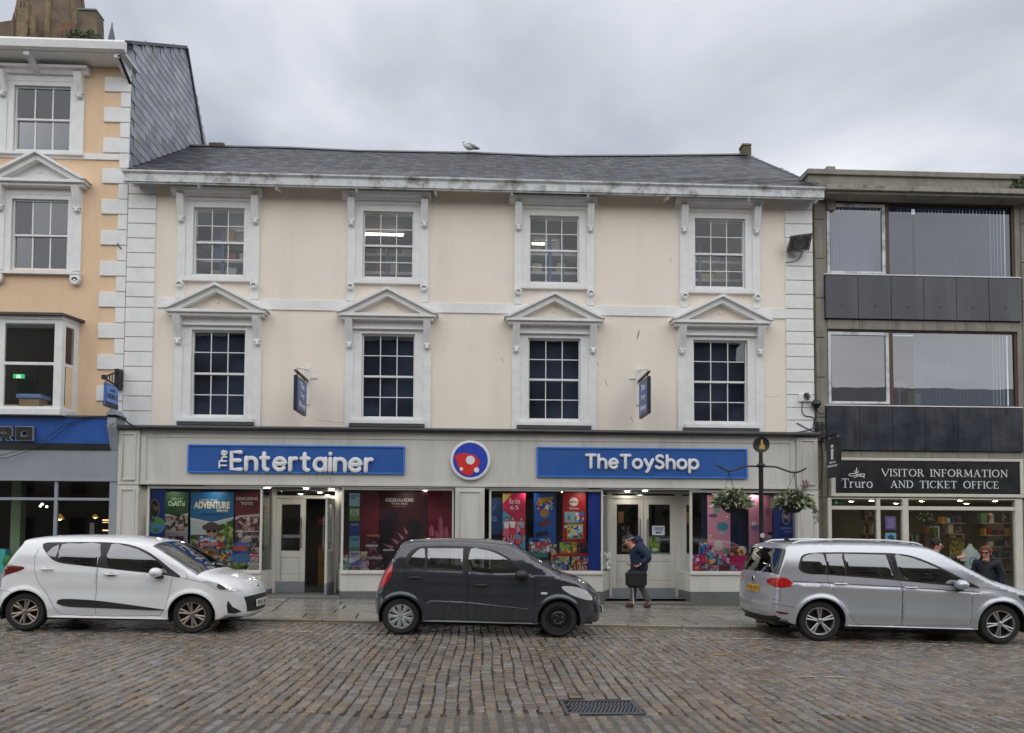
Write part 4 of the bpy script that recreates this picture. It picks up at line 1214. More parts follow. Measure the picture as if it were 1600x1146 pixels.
def office_window(o, usplit, hole, gls):
    a, b, c, d = o
    xm = X(usplit, 400, YO)
    mb = MB()
    f = .055
    mb.box(a, b, YO+.03, YO+.12, d-f*.6, d); mb.box(a, b, YO+.03, YO+.12, c, c+f)
    mb.box(a, a+f*.5, YO+.03, YO+.12, c+f, d-f*.6); mb.box(b-f, b, YO+.03, YO+.12, c+f, d-f*.6); mb.box(xm-f, xm+f*.8, YO+.025, YO+.125, c+f, d-f*.6)
    w_ = mb.build('window', m_brownwood, off)
    x0, x1 = a+f*.5, xm-f
    mb = MB(); g = .075
    mb.box(x0, x0+g, YO+.015, YO+.07, c+f, d-f); mb.box(x1-g, x1, YO+.015, YO+.07, c+f, d-f); mb.box(x0+g, x1-g, YO+.015, YO+.07, d-f-g, d-f); mb.box(x0+g, x1-g, YO+.015, YO+.07, c+f, c+f+g*.8)
    mb.build('casement', m_gutter, w_, .006)
    MB().quad((x0+g, YO+.05, c+f+g*.8), (x1-g, YO+.05, c+f+g*.8), (x1-g, YO+.052, d-f-g), (x0+g, YO+.052, d-f-g)).build('pane', gls, w_)
    x2, x3 = xm+f*.8, b-f
    MB().quad((x2, YO+.07, c+f), (x3, YO+.07, c+f), (x3, YO+.072, d-f*.6), (x2, YO+.072, d-f*.6)).build('pane', gls, w_)
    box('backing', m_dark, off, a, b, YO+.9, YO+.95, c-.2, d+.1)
    slat = MB()
    me = None
    xs_ = []
    xx = x0+.05
    while xx < x3:
        if not any(h0 < xx < h1 for h0, h1 in hole): xs_.append(xx)
        xx += .086
    me = MB().box(-.047, .047, -.002, .002, c, d).mesh('blind_slat', m_slatblind)
    for xx in xs_:
        ob = link('blind_slat', me, off)
        ob.matrix_basis = Matrix.Translation((xx, YO+.30, 0)) @ Matrix.Rotation(R(13)+r_.uniform(-.06, .06), 4, 'Z')
    MB().box(x0, x3, YO+.27, YO+.33, d-.02, d+.03).build('blind_rail', m_whitewood, off)
    box('sill_board', m_whitewood, off, a, b, YO+.13, YO+.6, c-.03, c+.03)
office_window(o1, 1388, [(X(1425, 400, YO+.3), X(1433, 400, YO+.3)), (X(1446, 400, YO+.3), X(1449, 400, YO+.3))], g_office)
office_window(o2, 1391, [(X(1297, 580, YO+.3), X(1428, 580, YO+.3))], g_office_low)
# desk fan and papers behind the lower office window
p = at(1406, 618, YO+.32)
zsl = o2[2]+.031
t = thing('desk_fan', 'white desk fan on the office window sill beside the blinds', 'fan', (p.x, YO+.32, zsl))
zc = Z(1406, 603, YO+.32)
MB().lathe([(.10, 0), (.09, .02), (.015, .03), (.015, zc-zsl)], (p.x, YO+.34, zsl), 'z', 14).build('stand', m_signwhite, t)
mb = MB()
for rr in (.14, .10, .06): mb.lathe([(rr-.004, YO+.29), (rr+.004, YO+.29), (rr+.004, YO+.30), (rr-.004, YO+.30), (rr-.004, YO+.29)], (p.x, 0, zc), 'y', 20)
for k in range(10):
    a = PI*k/5
    mb.tube([(p.x, YO+.29, zc), (p.x+.14*math.cos(a), YO+.295, zc+.14*math.sin(a))], .003, 4)
mb.build('guard', m_signwhite, t)
MB().lathe([(.001, YO+.31), (.045, YO+.31), (.05, YO+.40), (.001, YO+.42)], (p.x, 0, zc), 'y', 12).build('motor', m_signwhite, t)
mb = MB()
for k in range(3):
    a = 2*PI*k/3+.4
    mb.quad(*[(p.x+r0*math.cos(a+da), YO+.31+dy_, zc+r0*math.sin(a+da)) for r0, da, dy_ in ((.03, -.3, 0), (.12, -.45, .01), (.12, .45, -.01), (.03, .3, 0))])
mb.build('blades', flat((170, 180, 185)), t)
for (u0, v0, u1, v1, c, lb) in ((1418, 612, 1427, 630, (120, 130, 70), 'small green carton on the office sill beside the fan'), (1427, 615, 1437, 628, (210, 215, 225), 'white paper box on the office sill behind the blinds')):
    x0, x1, _, z1 = rect(u0, v0, u1, v1, YO+.25)
    tag(box('carton', flat(c), None, x0, x1, YO+.2, YO+.28, zsl, z1, .004), lb, 'box')
# visitor information shopfront
YV = 17.62
v_ = lambda *q: rect(*q, YV)
fx0, fx1, fz0, fz1 = v_(1297, 716.5, 1597, 777)
vs = thing('visitor_sign', 'black board reading VISITOR INFORMATION AND TICKET OFFICE in white frame', 'sign', ((fx0+fx1)/2, YV, fz0))
m_cream2 = M('cream_frame_paint', lin((205, 202, 190)), .45, .05, 5, dirt=(.25, .24, .2), dirtamt=.3, dirtscale=3)
bz = v_(1304, 721, 1592, 772)
MB().box(bz[0], bz[1], YV-.03, YV+.05, bz[2], bz[3]).build('board', M('sign_black', lin((22, 23, 28)), .35, .1, 4), vs)
mb = MB()
for q in ((fx0, fx1, fz0, bz[2]-.001), (fx0, fx1, bz[3]+.001, fz1), (fx0, bz[0]-.001, bz[2], bz[3]), (bz[1]+.001, fx1, bz[2], bz[3])): mb.box(q[0], q[1], YV-.06, YV+.08, q[2], q[3])
mb.build('frame', m_cream2, vs, .006)
# serif capitals drawn as thick and thin strokes
TK, TN = .135, .06
SG = {
 'V': (.86, [((0, 1), (.43, 0), TK), ((.86, 1), (.45, 0), TN), ((-.1, 1), (.16, 1), .05), ((.72, 1), (.96, 1), .05)]),
 'I': (.16, [((.08, 0), (.08, 1), TK), ((-.08, 0), (.24, 0), .05), ((-.08, 1), (.24, 1), .05)]),
 'S': (.50, [((.46, .80), (.44, .99), .04), ((.02, .20), (.0, .01), .04)] + [(a, b, wd) for a, b, wd in (((.44, .90), (.30, .99), .06), ((.30, .99), (.14, .96), .07), ((.14, .96), (.05, .83), .09), ((.05, .83), (.10, .67), .11), ((.10, .67), (.38, .44), .135), ((.38, .44), (.47, .28), .11), ((.47, .28), (.42, .09), .09), ((.42, .09), (.25, .0), .07), ((.25, .0), (.03, .09), .06))]),
 'T': (.76, [((.38, 0), (.38, 1), TK), ((0, .985), (.76, .985), .06), ((.01, 1), (.0, .78), .04), ((.75, 1), (.76, .78), .04), ((.22, 0), (.54, 0), .05)]),
 'O': (.92, 'O'),
 'R': (.74, [((.1, 0), (.1, 1), TK), ((-.06, 0), (.26, 0), .05), ((-.06, .985), (.3, .985), .05), ((.3, .985), (.47, .92), .06), ((.47, .92), (.54, .76), .11), ((.54, .76), (.47, .58), .11), ((.47, .58), (.14, .50), .06), ((.36, .52), (.66, .02), TK), ((.62, .0), (.8, .0), .05)]),
 'N': (.86, [((.1, 0), (.1, 1), TN), ((.1, .98), (.76, .04), TK), ((.76, 0), (.76, 1), TN), ((-.06, 0), (.26, 0), .05), ((-.06, .985), (.14, .985), .05), ((.62, .985), (.92, .985), .05)]),
 'F': (.58, [((.1, 0), (.1, 1), TK), ((-.06, 0), (.28, 0), .05), ((-.06, .985), (.54, .985), .055), ((.54, 1), (.55, .8), .04), ((.1, .52), (.42, .52), .05), ((.42, .62), (.42, .42), .035)]),
 'M': (1.06, [((.12, 0), (.16, 1), TN), ((.16, 1), (.53, .08), TK), ((.53, .08), (.90, 1), TN), ((.90, 1), (.95, 0), TK), ((-.02, 0), (.26, 0), .05), ((.80, 0), (1.1, 0), .05), ((.02, .985), (.2, .985), .05), ((.86, .985), (1.04, .985), .05)]),
 'A': (.82, [((.39, 1), (.08, 0), TN), ((.39, 1), (.74, 0), TK), ((.2, .34), (.62, .34), .05), ((-.04, 0), (.2, 0), .05), ((.58, 0), (.9, 0), .05)]),
 'D': (.84, [((.1, 0), (.1, 1), TK), ((-.06, .015), (.36, .015), .05), ((-.06, .985), (.36, .985), .05)] + [((.36+.42*math.sin(R(a)), .5+.485*math.cos(R(a))), (.36+.42*math.sin(R(a+15)), .5+.485*math.cos(R(a+15))), .055+.08*math.sin(R(a+7))) for a in range(0, 180, 15)]),
 'K': (.78, [((.1, 0), (.1, 1), TK), ((-.06, 0), (.26, 0), .05), ((-.06, .985), (.26, .985), .05), ((.12, .45), (.62, 1), TN), ((.26, .58), (.68, .02), TK), ((.5, .985), (.74, .985), .05), ((.6, 0), (.84, 0), .05)]),
 'C': (.78, [((.46+.42*math.cos(R(a)), .5+.49*math.sin(R(a))), (.46+.42*math.cos(R(a+15)), .5+.49*math.sin(R(a+15))), .05+.085*max(0, -math.cos(R(a+7)))) for a in range(40, 320, 15)] + [((.76, .82), (.76, .98), .04)]),
 'E': (.62, [((.1, 0), (.1, 1), TK), ((-.06, .015), (.58, .015), .055), ((-.06, .985), (.54, .985), .055), ((.54, 1), (.55, .8), .04), ((.1, .52), (.42, .52), .05), ((.42, .62), (.42, .42), .035), ((.58, 0), (.62, .22), .04)]),
 'r': (.46, [((.1, 0), (.1, .66), .12), ((-.04, 0), (.26, 0), .045), ((-.03, .645), (.1, .645), .045), ((.12, .46), (.26, .64), .06), ((.26, .64), (.42, .60), .10)]),
 'u': (.62, [((.1, .66), (.1, .18), .12), ((.1, .18), (.2, .03), .09), ((.2, .03), (.34, .03), .07), ((.34, .03), (.5, .16), .06), ((.5, 0), (.5, .66), .12), ((-.03, .645), (.1, .645), .045), ((.38, .645), (.5, .645), .045), ((.5, .02), (.64, .02), .045)]),
 'o': (.60, [((.3+.27*math.cos(R(a)), .33+.34*math.sin(R(a))), (.3+.27*math.cos(R(a+20)), .33+.34*math.sin(R(a+20))), .055+.06*abs(math.cos(R(a+10)))) for a in range(0, 360, 20)]),
}
SG['O'] = (.92, [((.46+.42*math.cos(R(a)), .5+.49*math.sin(R(a))), (.46+.42*math.cos(R(a+15)), .5+.49*math.sin(R(a+15))), .055+.08*abs(math.cos(R(a+7)))) for a in range(0, 360, 15)])
def serif_text(s, mat, parent, u0, v0, u1, v1, Y, gap=.20, space=.5, xh=1.0, ext=0):
    x0, x1, z0, z1 = rect(u0, v0, u1, v1, Y)
    tot = sum(SG[c][0] if c != ' ' else space for c in s) + gap*(len(s)-1)
    kx = (x1-x0)/tot; kz = (z1-z0)
    cur = 0
    for c in s:
        if c == ' ': cur += space+gap; continue
        mb = MB()
        for i, (a, b, wd) in enumerate(SG[c][1]):
            A_ = Vector((a[0]*kx, a[1]*kz)); B_ = Vector((b[0]*kx, b[1]*kz))
            t_ = (B_-A_).normalized(); n_ = Vector((-t_.y, t_.x))*wd*kz*.5
            e_ = t_*.004 if c in 'OCoDS' else t_*0
            q = [A_-e_+n_, A_-e_-n_, B_+e_-n_, B_+e_+n_]
            mb.prism([(x0+cur*kx+w2.x, z0+w2.y) for w2 in q], Y-.004-.0004*(i % 9), Y)
        mb.build('letter', mat, parent)
        cur += SG[c][0]+gap
YT = YV-.031
serif_text('VISITOR INFORMATION', m_signwhite, vs, 1378, 734, 1574, 745, YT)
serif_text('AND TICKET OFFICE', m_signwhite, vs, 1392, 752, 1560, 763, YT)
serif_text('Truro', m_signwhite, vs, 1315, 748.5, 1363, 762, YT, gap=.10)
mb = MB()
def sw(pts, wd):
    for i in range(len(pts)-1):
        a, b = at(pts[i][0], pts[i][1], YT), at(pts[i+1][0], pts[i+1][1], YT)
        d = Vector((b.x-a.x, b.z-a.z)); n_ = Vector((-d.y, d.x)).normalized()*wd/2
        mb.prism([(a.x+n_.x, a.z+n_.y), (a.x-n_.x, a.z-n_.y), (b.x-n_.x, b.z-n_.y), (b.x+n_.x, b.z+n_.y)], YT-.004-.0004*(i % 7), YT)
sw([(1351, 747), (1343, 742), (1335, 740.2), (1328, 740.5), (1326, 742.5), (1329, 744.2), (1337, 743.5), (1345, 740.8), (1350, 740.8), (1351.5, 743), (1348, 744.6), (1341, 744), (1334, 747)], .016)
sw([(1338.5, 731), (1338, 738)], .02); sw([(1335.5, 735.5), (1336, 738.5), (1340, 739), (1341.5, 736)], .014)
mb.build('emblem', m_signwhite, vs)
# shop window of the visitor centre
zv1, zt0, zt1 = Z(1445, 779, YV), Z(1445, 797.5, YV), Z(1445, 793, YV)
vx = [X(u, 820, YV) for u in (1293, 1299, 1369, 1375, 1410, 1419, 1586, 1597)]
mb = MB()
for a, b in ((0, 1), (2, 3), (4, 5), (6, 7)): mb.box(vx[a], vx[b], YV-.03, YV+.08, -.3, zv1)
mb.box(vx[1], vx[6], YV-.025, YV+.075, zt0, zt1+.02); mb.box(vx[1], vx[6], YV-.025, YV+.075, zv1-.03, zv1); mb.box(vx[3], vx[6], YV-.025, YV+.075, -.3, .12)
vw = mb.build('shop_window', m_cream2, off, .006)
for a, b in ((1, 2), (3, 4), (5, 6)):
    MB().quad((vx[a], YV+.02, zt1+.02), (vx[b], YV+.02, zt1+.02), (vx[b], YV+.02, zv1-.03), (vx[a], YV+.02, zv1-.03)).build('pane', g_shop, vw)
    MB().quad((vx[a], YV+.02, -.2), (vx[b], YV+.02, -.2), (vx[b], YV+.02, zt0), (vx[a], YV+.02, zt0)).build('pane', g_shop, vw)
m_vwall = M('visitor_shop_wall', lin((150, 140, 115)), .8, .08, 2)
mb = MB()
yb2 = 21.5
mb.quad((OXL+.1, yb2, -.4), (OXR, yb2, -.4), (OXR, yb2, 4), (OXL+.1, yb2, 4)); mb.quad((OXR-.2, YV, -.4), (OXR-.2, yb2, -.4), (OXR-.2, yb2, 4), (OXR-.2, YV, 4)); mb.quad((OXL+.1, YV, -.4), (OXL+.1, yb2, -.4), (OXL+.1, yb2, 4), (OXL+.1, YV, 4))
mb.build('interior_wall', m_vwall, off)
box('ceiling', m_vwall, off, OXL+.1, OXR, YV+.1, yb2, zv1-.02, zv1+.02)
box('interior_floor', m_plinth, off, OXL+.1, OXR, YV+.1, yb2, -.4, -.1)
for u, Y in ((1330, 19), (1362, 18.4), (1440, 18.6), (1500, 18.1), (1510, 19.8), (1555, 18.3), (1400, 20)):
    p = at(u, 785, Y)
    MB().lathe([(.001, 0), (.055, 0)], (p.x, Y, zv1-.03), 'z', 12).build('downlight_or_fill', M('shop_downlight', (1, .88, .7), .5, 0, emit=40), off)

# ------------------------------------------------------------------ cathedral tower far behind
m_gran = M('cathedral_stone', lin((104, 90, 74)), .9, .3, .8, .6, 5, dirt=(.025, .022, .018), dirtamt=.95, dirtscale=.7)
m_gran2 = M('cathedral_pale_stone', lin((122, 104, 80)), .9, .3, 1.2, .5, 6, dirt=(.03, .025, .02), dirtamt=.9, dirtscale=1)
m_copper = M('green_copper', lin((86, 112, 104)), .6, .2, 1)
YC = 62.0
cath = thing('cathedral_tower', 'weathered stone cathedral spire rising behind the cafe roof', 'tower', (-36, YC, 30))
pc = at(83, 60, YC)
def lp(u, v): q = at(u, v, YC); return q.x, q.z
k_ = F_PX/YC
zb = pc.z-6
prof = [(3.2+.33*0, zb), (3.05, pc.z), (2.55, lp(100, 0)[1]), (.1, pc.z+26)]
MB().lathe([(68/k_*1.02, zb), (60/k_, pc.z), (52/k_, lp(0, 0)[1]), (.05, pc.z+22)], (lp(82, 0)[0]*(YC+4)/YC, YC+4, 0), 'z', 8, R(22.5), R(22.5)+2*PI).build('spire', m_gran, cath)
def gablet(u0, u1, vb, vs_, va, mat, arches, dy=0.0):
    x0, x1 = lp(u0, vb)[0], lp(u1, vb)[0]; zb_a = lp(u0, vb)[1]-3; zs = lp(u0, vs_)[1]; za = lp(u0, va)[1]
    g = MB().prism([(x0, zb_a), (x1, zb_a), (x1, zs), ((x0+x1)/2, za), (x0, zs)], YC+dy, YC+.5+dy).build('dormer', mat, cath)
    for (a0, a1, b0, b1) in arches:
        xa, xb = lp(a0, b0)[0], lp(a1, b0)[0]; z0, z1 = lp(a0, b0)[1], lp(a0, b1)[1]
        hh = (z1-z0)
        MB().prism([(xa, z0), (xb, z0), (xb, z0+hh*.65), ((xa+xb)/2, z1), (xa, z0+hh*.65)], YC-.03+dy, YC+.1+dy).build('arch_opening', m_black, g)
    return g
for xx in (21, 58): MB().lathe([(3/k_, pc.z-4), (3/k_, lp(0, 34)[1]), (.2/k_, lp(0, 18)[1])], (lp(xx, 40)[0], YC, 0), 'z', 6).build('pinnacle', m_gran, cath)
gablet(24, 56, 58, 36, 14, m_gran2, [(28, 35, 56, 38), (39, 46, 56, 38), (34, 41, 35, 28)])
gablet(30, 46, 22, 6, -14, m_gran2, [(33.5, 36, 14, 3), (38.5, 41, 14, 3)], -.2)
gablet(89, 122, 60, 38, 32, M('cathedral_red_stone', lin((112, 82, 64)), .9, .3, 1.2, dirt=(.03, .025, .02), dirtamt=.8), [(95, 98.5, 58, 46), (102, 105, 58, 46), (109, 112, 58, 46)])
for k in range(8):                                     # ribs up the spire edges
    a = R(22.5)+2*PI*k/8
    cxs, czs = lp(82, 0)[0]*(YC+4)/YC, YC+4
    MB().tube([(cxs+60/k_*math.cos(a), czs+60/k_*math.sin(a), pc.z), (cxs+52/k_*math.cos(a), czs+52/k_*math.sin(a), lp(0, 0)[1]), (cxs, czs, pc.z+22)], .22, 6).build('spire_rib', m_gran2, cath)
x0, z0 = lp(126, 62); x1, z1 = lp(158, 24)
MB().prism([(x0, z0-3), (lp(161, 60)[0], z0-3), (lp(156, 25)[0], z1), (x0, z1)], YC-.5, YC+.6).build('turret', m_gran, cath)
MB().prism([(x0, z1), (lp(157, 24)[0], z1), (lp(156, 24)[0], z1+.12), (x0, z1+.12)], YC-.6, YC+.7).build('turret_cap', m_copper, cath)
x0, z0 = lp(-10, 58); x1, z1 = lp(22, 24)
MB().prism([(x0, z0-3), (x1, z0-3), (x1, z1), (x0, z1-.3)], YC+.5, YC+4).build('side_roof', m_gran, cath)
pn = thing('stone_pinnacle', 'slim stone pinnacle beside the cathedral tower above the cafe gutter', 'pinnacle', (lp(174, 60)[0], YC, 25))
zz0 = lp(174, 62)[1]-1
MB().lathe([(7/k_, zz0), (5/k_, lp(174, 60)[1]), (.9/k_, lp(174, 40)[1]), (1.2/k_, lp(174, 38.5)[1]), (.1/k_, lp(174, 34)[1])], (lp(174.5, 60)[0], YC, 0), 'z', 8).build('shaft', M('pinnacle_stone', lin((92, 100, 100)), .9, .2, 1), pn)
m_leaf = M('bush_leaf', (.05, .09, .025), .55, .3, 3, rand=.4)
def leaf_cloud(mb, c, rx, ry, rz, n_, size, rr=r_):
    for _ in range(n_):
        a, b = rr.uniform(0, 2*PI), math.acos(rr.uniform(-1, 1)); q = rr.random()**.4
        p = Vector((c[0]+rx*q*math.sin(b)*math.cos(a), c[1]+ry*q*math.sin(b)*math.sin(a), c[2]+rz*q*math.cos(b)))
        d = Vector((rr.gauss(0, 1), rr.gauss(0, 1), rr.gauss(0, .7))).normalized(); s_ = size*rr.uniform(.5, 1.3)
        e_ = d.cross(Vector((rr.gauss(0, 1), rr.gauss(0, 1), rr.gauss(0, 1)))).normalized()*s_*.28
        mb.add([p, p+d*s_*.5+e_, p+d*s_, p+d*s_*.5-e_], [(0, 1, 2, 3)])
sh = thing('roof_shrub', 'green shrub in front of the cathedral turret above the cafe gutter', 'shrub', (lp(135, 60)[0], YC-3, 20))
mb = MB()
for u, v, r0 in ((120, 56, .5), (130, 59, .55), (142, 60, .5), (150, 61, .45), (116, 61, .5), (136, 64, .8)):
    leaf_cloud(mb, (lp(u, v)[0]*.95, YC-3, at(u, v, YC-3).z), r0*1.2, r0, r0, 130, .22)
mb.build('foliage', m_leaf, sh, weld=False)
MB().tube([(lp(135, 60)[0]*.95, YC-3, at(135, 64, YC-3).z-6), (lp(135, 60)[0]*.95, YC-3, at(135, 62, YC-3).z)], .12, 6).build('trunk', m_brownwood, sh)

# terrace across the street, behind the viewer: what the glass reflects
m_opp = M('opposite_stone', lin((120, 112, 100)), .85, .15, 1, dirt=(.08, .07, .06), dirtamt=.5, streak=1)
def opposite(label, x0, x1, h, y):
    t = thing('stone_terrace', label, 'building', ((x0+x1)/2, y, 0))
    box('wall', m_opp, t, x0, x1, y-9, y, -1, h-2.4)
    MB().prism_x([(y-9.3, h-2.4), (y+.3, h-2.4), (y-4.5, h)], x0-.2, x1+.2).build('roof', m_slate, t)
    n_ = max(2, int((x1-x0)/3.2))
    for k in range(n_):
        for f_ in range(int((h-2.6)/3)):
            xa = x0+(k+.5)*(x1-x0)/n_
            wn_ = MB().box(xa-.6, xa+.6, y-.001, y+.06, f_*3+.9, f_*3+2.6).build('window', m_opp, t)
            box('pane', m_black, wn_, xa-.5, xa+.5, y+.06, y+.07, f_*3+1.0, f_*3+2.5)
opposite('tall dark stone terrace across the street, mirrored in the toy shop windows', -34, 18.5, 17, -16)
opposite('low slate roofed terrace across the street, mirrored in the office window', 19, 60, 12.8, -16)
# ------------------------------------------------------------------ cars
def paint(name, col, metal=0, rough=.3):
    return M(name, col, rough, var=.03, scale=3, rvar=.03, metal=metal, coat=1.0, spec=.5)
m_rubber = M('tyre_rubber', (.014, .014, .015), .75, .2, 30, .2)
m_trim = M('black_plastic_trim', (.016, .016, .017), .5, .2, 30)
m_gap = M('shut_line', (.006, .006, .006), .8, 0, rvar=0)
m_chrome = M('chrome', (.75, .75, .76), .12, .05, 20, metal=1)
m_lampclear = M('clear_headlamp', (.72, .74, .75), .12, .15, 12, metal=.25, coat=1)
m_lampdark = M('smoked_headlamp', (.12, .13, .14), .1, .15, 12, metal=.5, coat=1)
m_red = M('red_tail_lamp', (.42, .012, .01), .12, .3, 25, coat=1)
m_darkred = M('dark_red_tail_lamp', (.14, .012, .012), .12, .3, 25, coat=1)
m_seat = M('dark_seat_cloth', (.025, .025, .028), .9, .2, 20)
m_plate_y = M('yellow_plate', lin((215, 165, 40)), .4, .05, 20)
m_plate_w = M('white_plate', lin((215, 215, 215)), .4, .05, 20)

def sg(t): return 1/(1+np.exp(-np.clip(t*16, -40, 40)))
def smooth_line(pts, n_):
    """Catmull-Rom through rows (x, z, extra...), n_ points per span"""
    P = np.array(pts, float); out = []
    for i in range(len(P)-1):
        p0, p1, p2, p3 = P[max(i-1, 0)], P[i], P[i+1], P[min(i+2, len(P)-1)]
        for k in range(n_):
            t = k/n_
            out.append(.5*((2*p1)+(-p0+p2)*t+(2*p0-5*p1+4*p2-p3)*t*t+(-p0+3*p1-3*p2+p3)*t**3))
    out.append(P[-1])
    return np.array(out)
def resample(poly, d=.03, closed=True):
    out = []
    n = len(poly)
    for i in range(n if closed else n-1):
        a, b = np.array(poly[i], float), np.array(poly[(i+1) % n], float)
        k = max(1, int(np.linalg.norm(b-a)/d))
        for j in range(k): out.append(tuple(a+(b-a)*j/k))
    if not closed: out.append(tuple(poly[-1]))
    return out
def rounded(poly, n_=4):
    """closed smooth polygon"""
    P = list(poly)
    Q = smooth_line([P[-1]]+P+[P[0], P[1]], n_)
    return [tuple(q) for q in Q[n_:-n_-1]]
def strip_poly(line, wd):
    L = resample(line, .03, False)
    a, b = [], []
    for i, p in enumerate(L):
        p0, p1 = L[max(i-1, 0)], L[min(i+1, len(L)-1)]
        dx_, dz_ = p1[0]-p0[0], p1[1]-p0[1]; l_ = math.hypot(dx_, dz_) or 1
        a.append((p[0]-dz_/l_*wd/2, p[1]+dx_/l_*wd/2)); b.append((p[0]+dz_/l_*wd/2, p[1]-dx_/l_*wd/2))
    return a+b[::-1]

class Shell:
    """body side as a height field y(x, z) over the side silhouette"""
    def __init__(s, sil, half, belt, roof, tumble, wheels, ra, feat=None, nexp=2.5, ends=(.07, .08)):
        L = smooth_line(sil, 7)
        s.q = L[:, :2]; s.R = np.maximum(L[:, 2], .02)
        d = np.gradient(s.q, axis=0); d /= np.linalg.norm(d, axis=1)[:, None]
        s.nrm = np.stack([d[:, 1], -d[:, 0]], 1)           # inward: silhouette runs rear-bottom, over the top, to the front-bottom
        s.half, s.belt, s.roof, s.tumble, s.wheels, s.ra, s.feat, s.n, s.ends = half, belt, roof, tumble, wheels, ra, feat, nexp, ends
    def y(s, P):
        P = np.atleast_2d(np.array(P, float))
        out = np.zeros(len(P))
        for k in range(0, len(P), 2000):
            p = P[k:k+2000]
            t = (np.linalg.norm(p[:, None]-s.q[None], axis=2)/s.R[None]).min(1)
            t = np.clip(t, 0, 1)
            c = (1-(1-t)**s.n)**(1/s.n)
            x, z = p[:, 0], p[:, 1]
            bz = s.belt(x)
            g = np.where(z < .62, 1-.055*((.62-z)/.42)**2, 1-.035*(np.clip((z-.62)/(bz-.62), 0, 1))**2)
            g = np.where(z > bz, .965-s.tumble*np.clip((z-bz)/(s.roof-bz), 0, 1.2)**1.8, g)
            x0, x1 = s.q[:, 0].min(), s.q[:, 0].max()
            pl_ = 1-s.ends[0]*np.clip(1-(x-x0)/1.0, 0, 1)**2-s.ends[1]*np.clip(1-(x1-x)/1.1, 0, 1)**2
            y = s.half*g*pl_
            for wx, wz in s.wheels:
                r0 = np.hypot(x-wx, z-wz)
                y = y+.022*np.exp(-((r0-s.ra-.012)/.045)**2)
            if s.feat is not None: y = y+s.feat(x, z)
            out[k:k+2000] = y*c
        return out

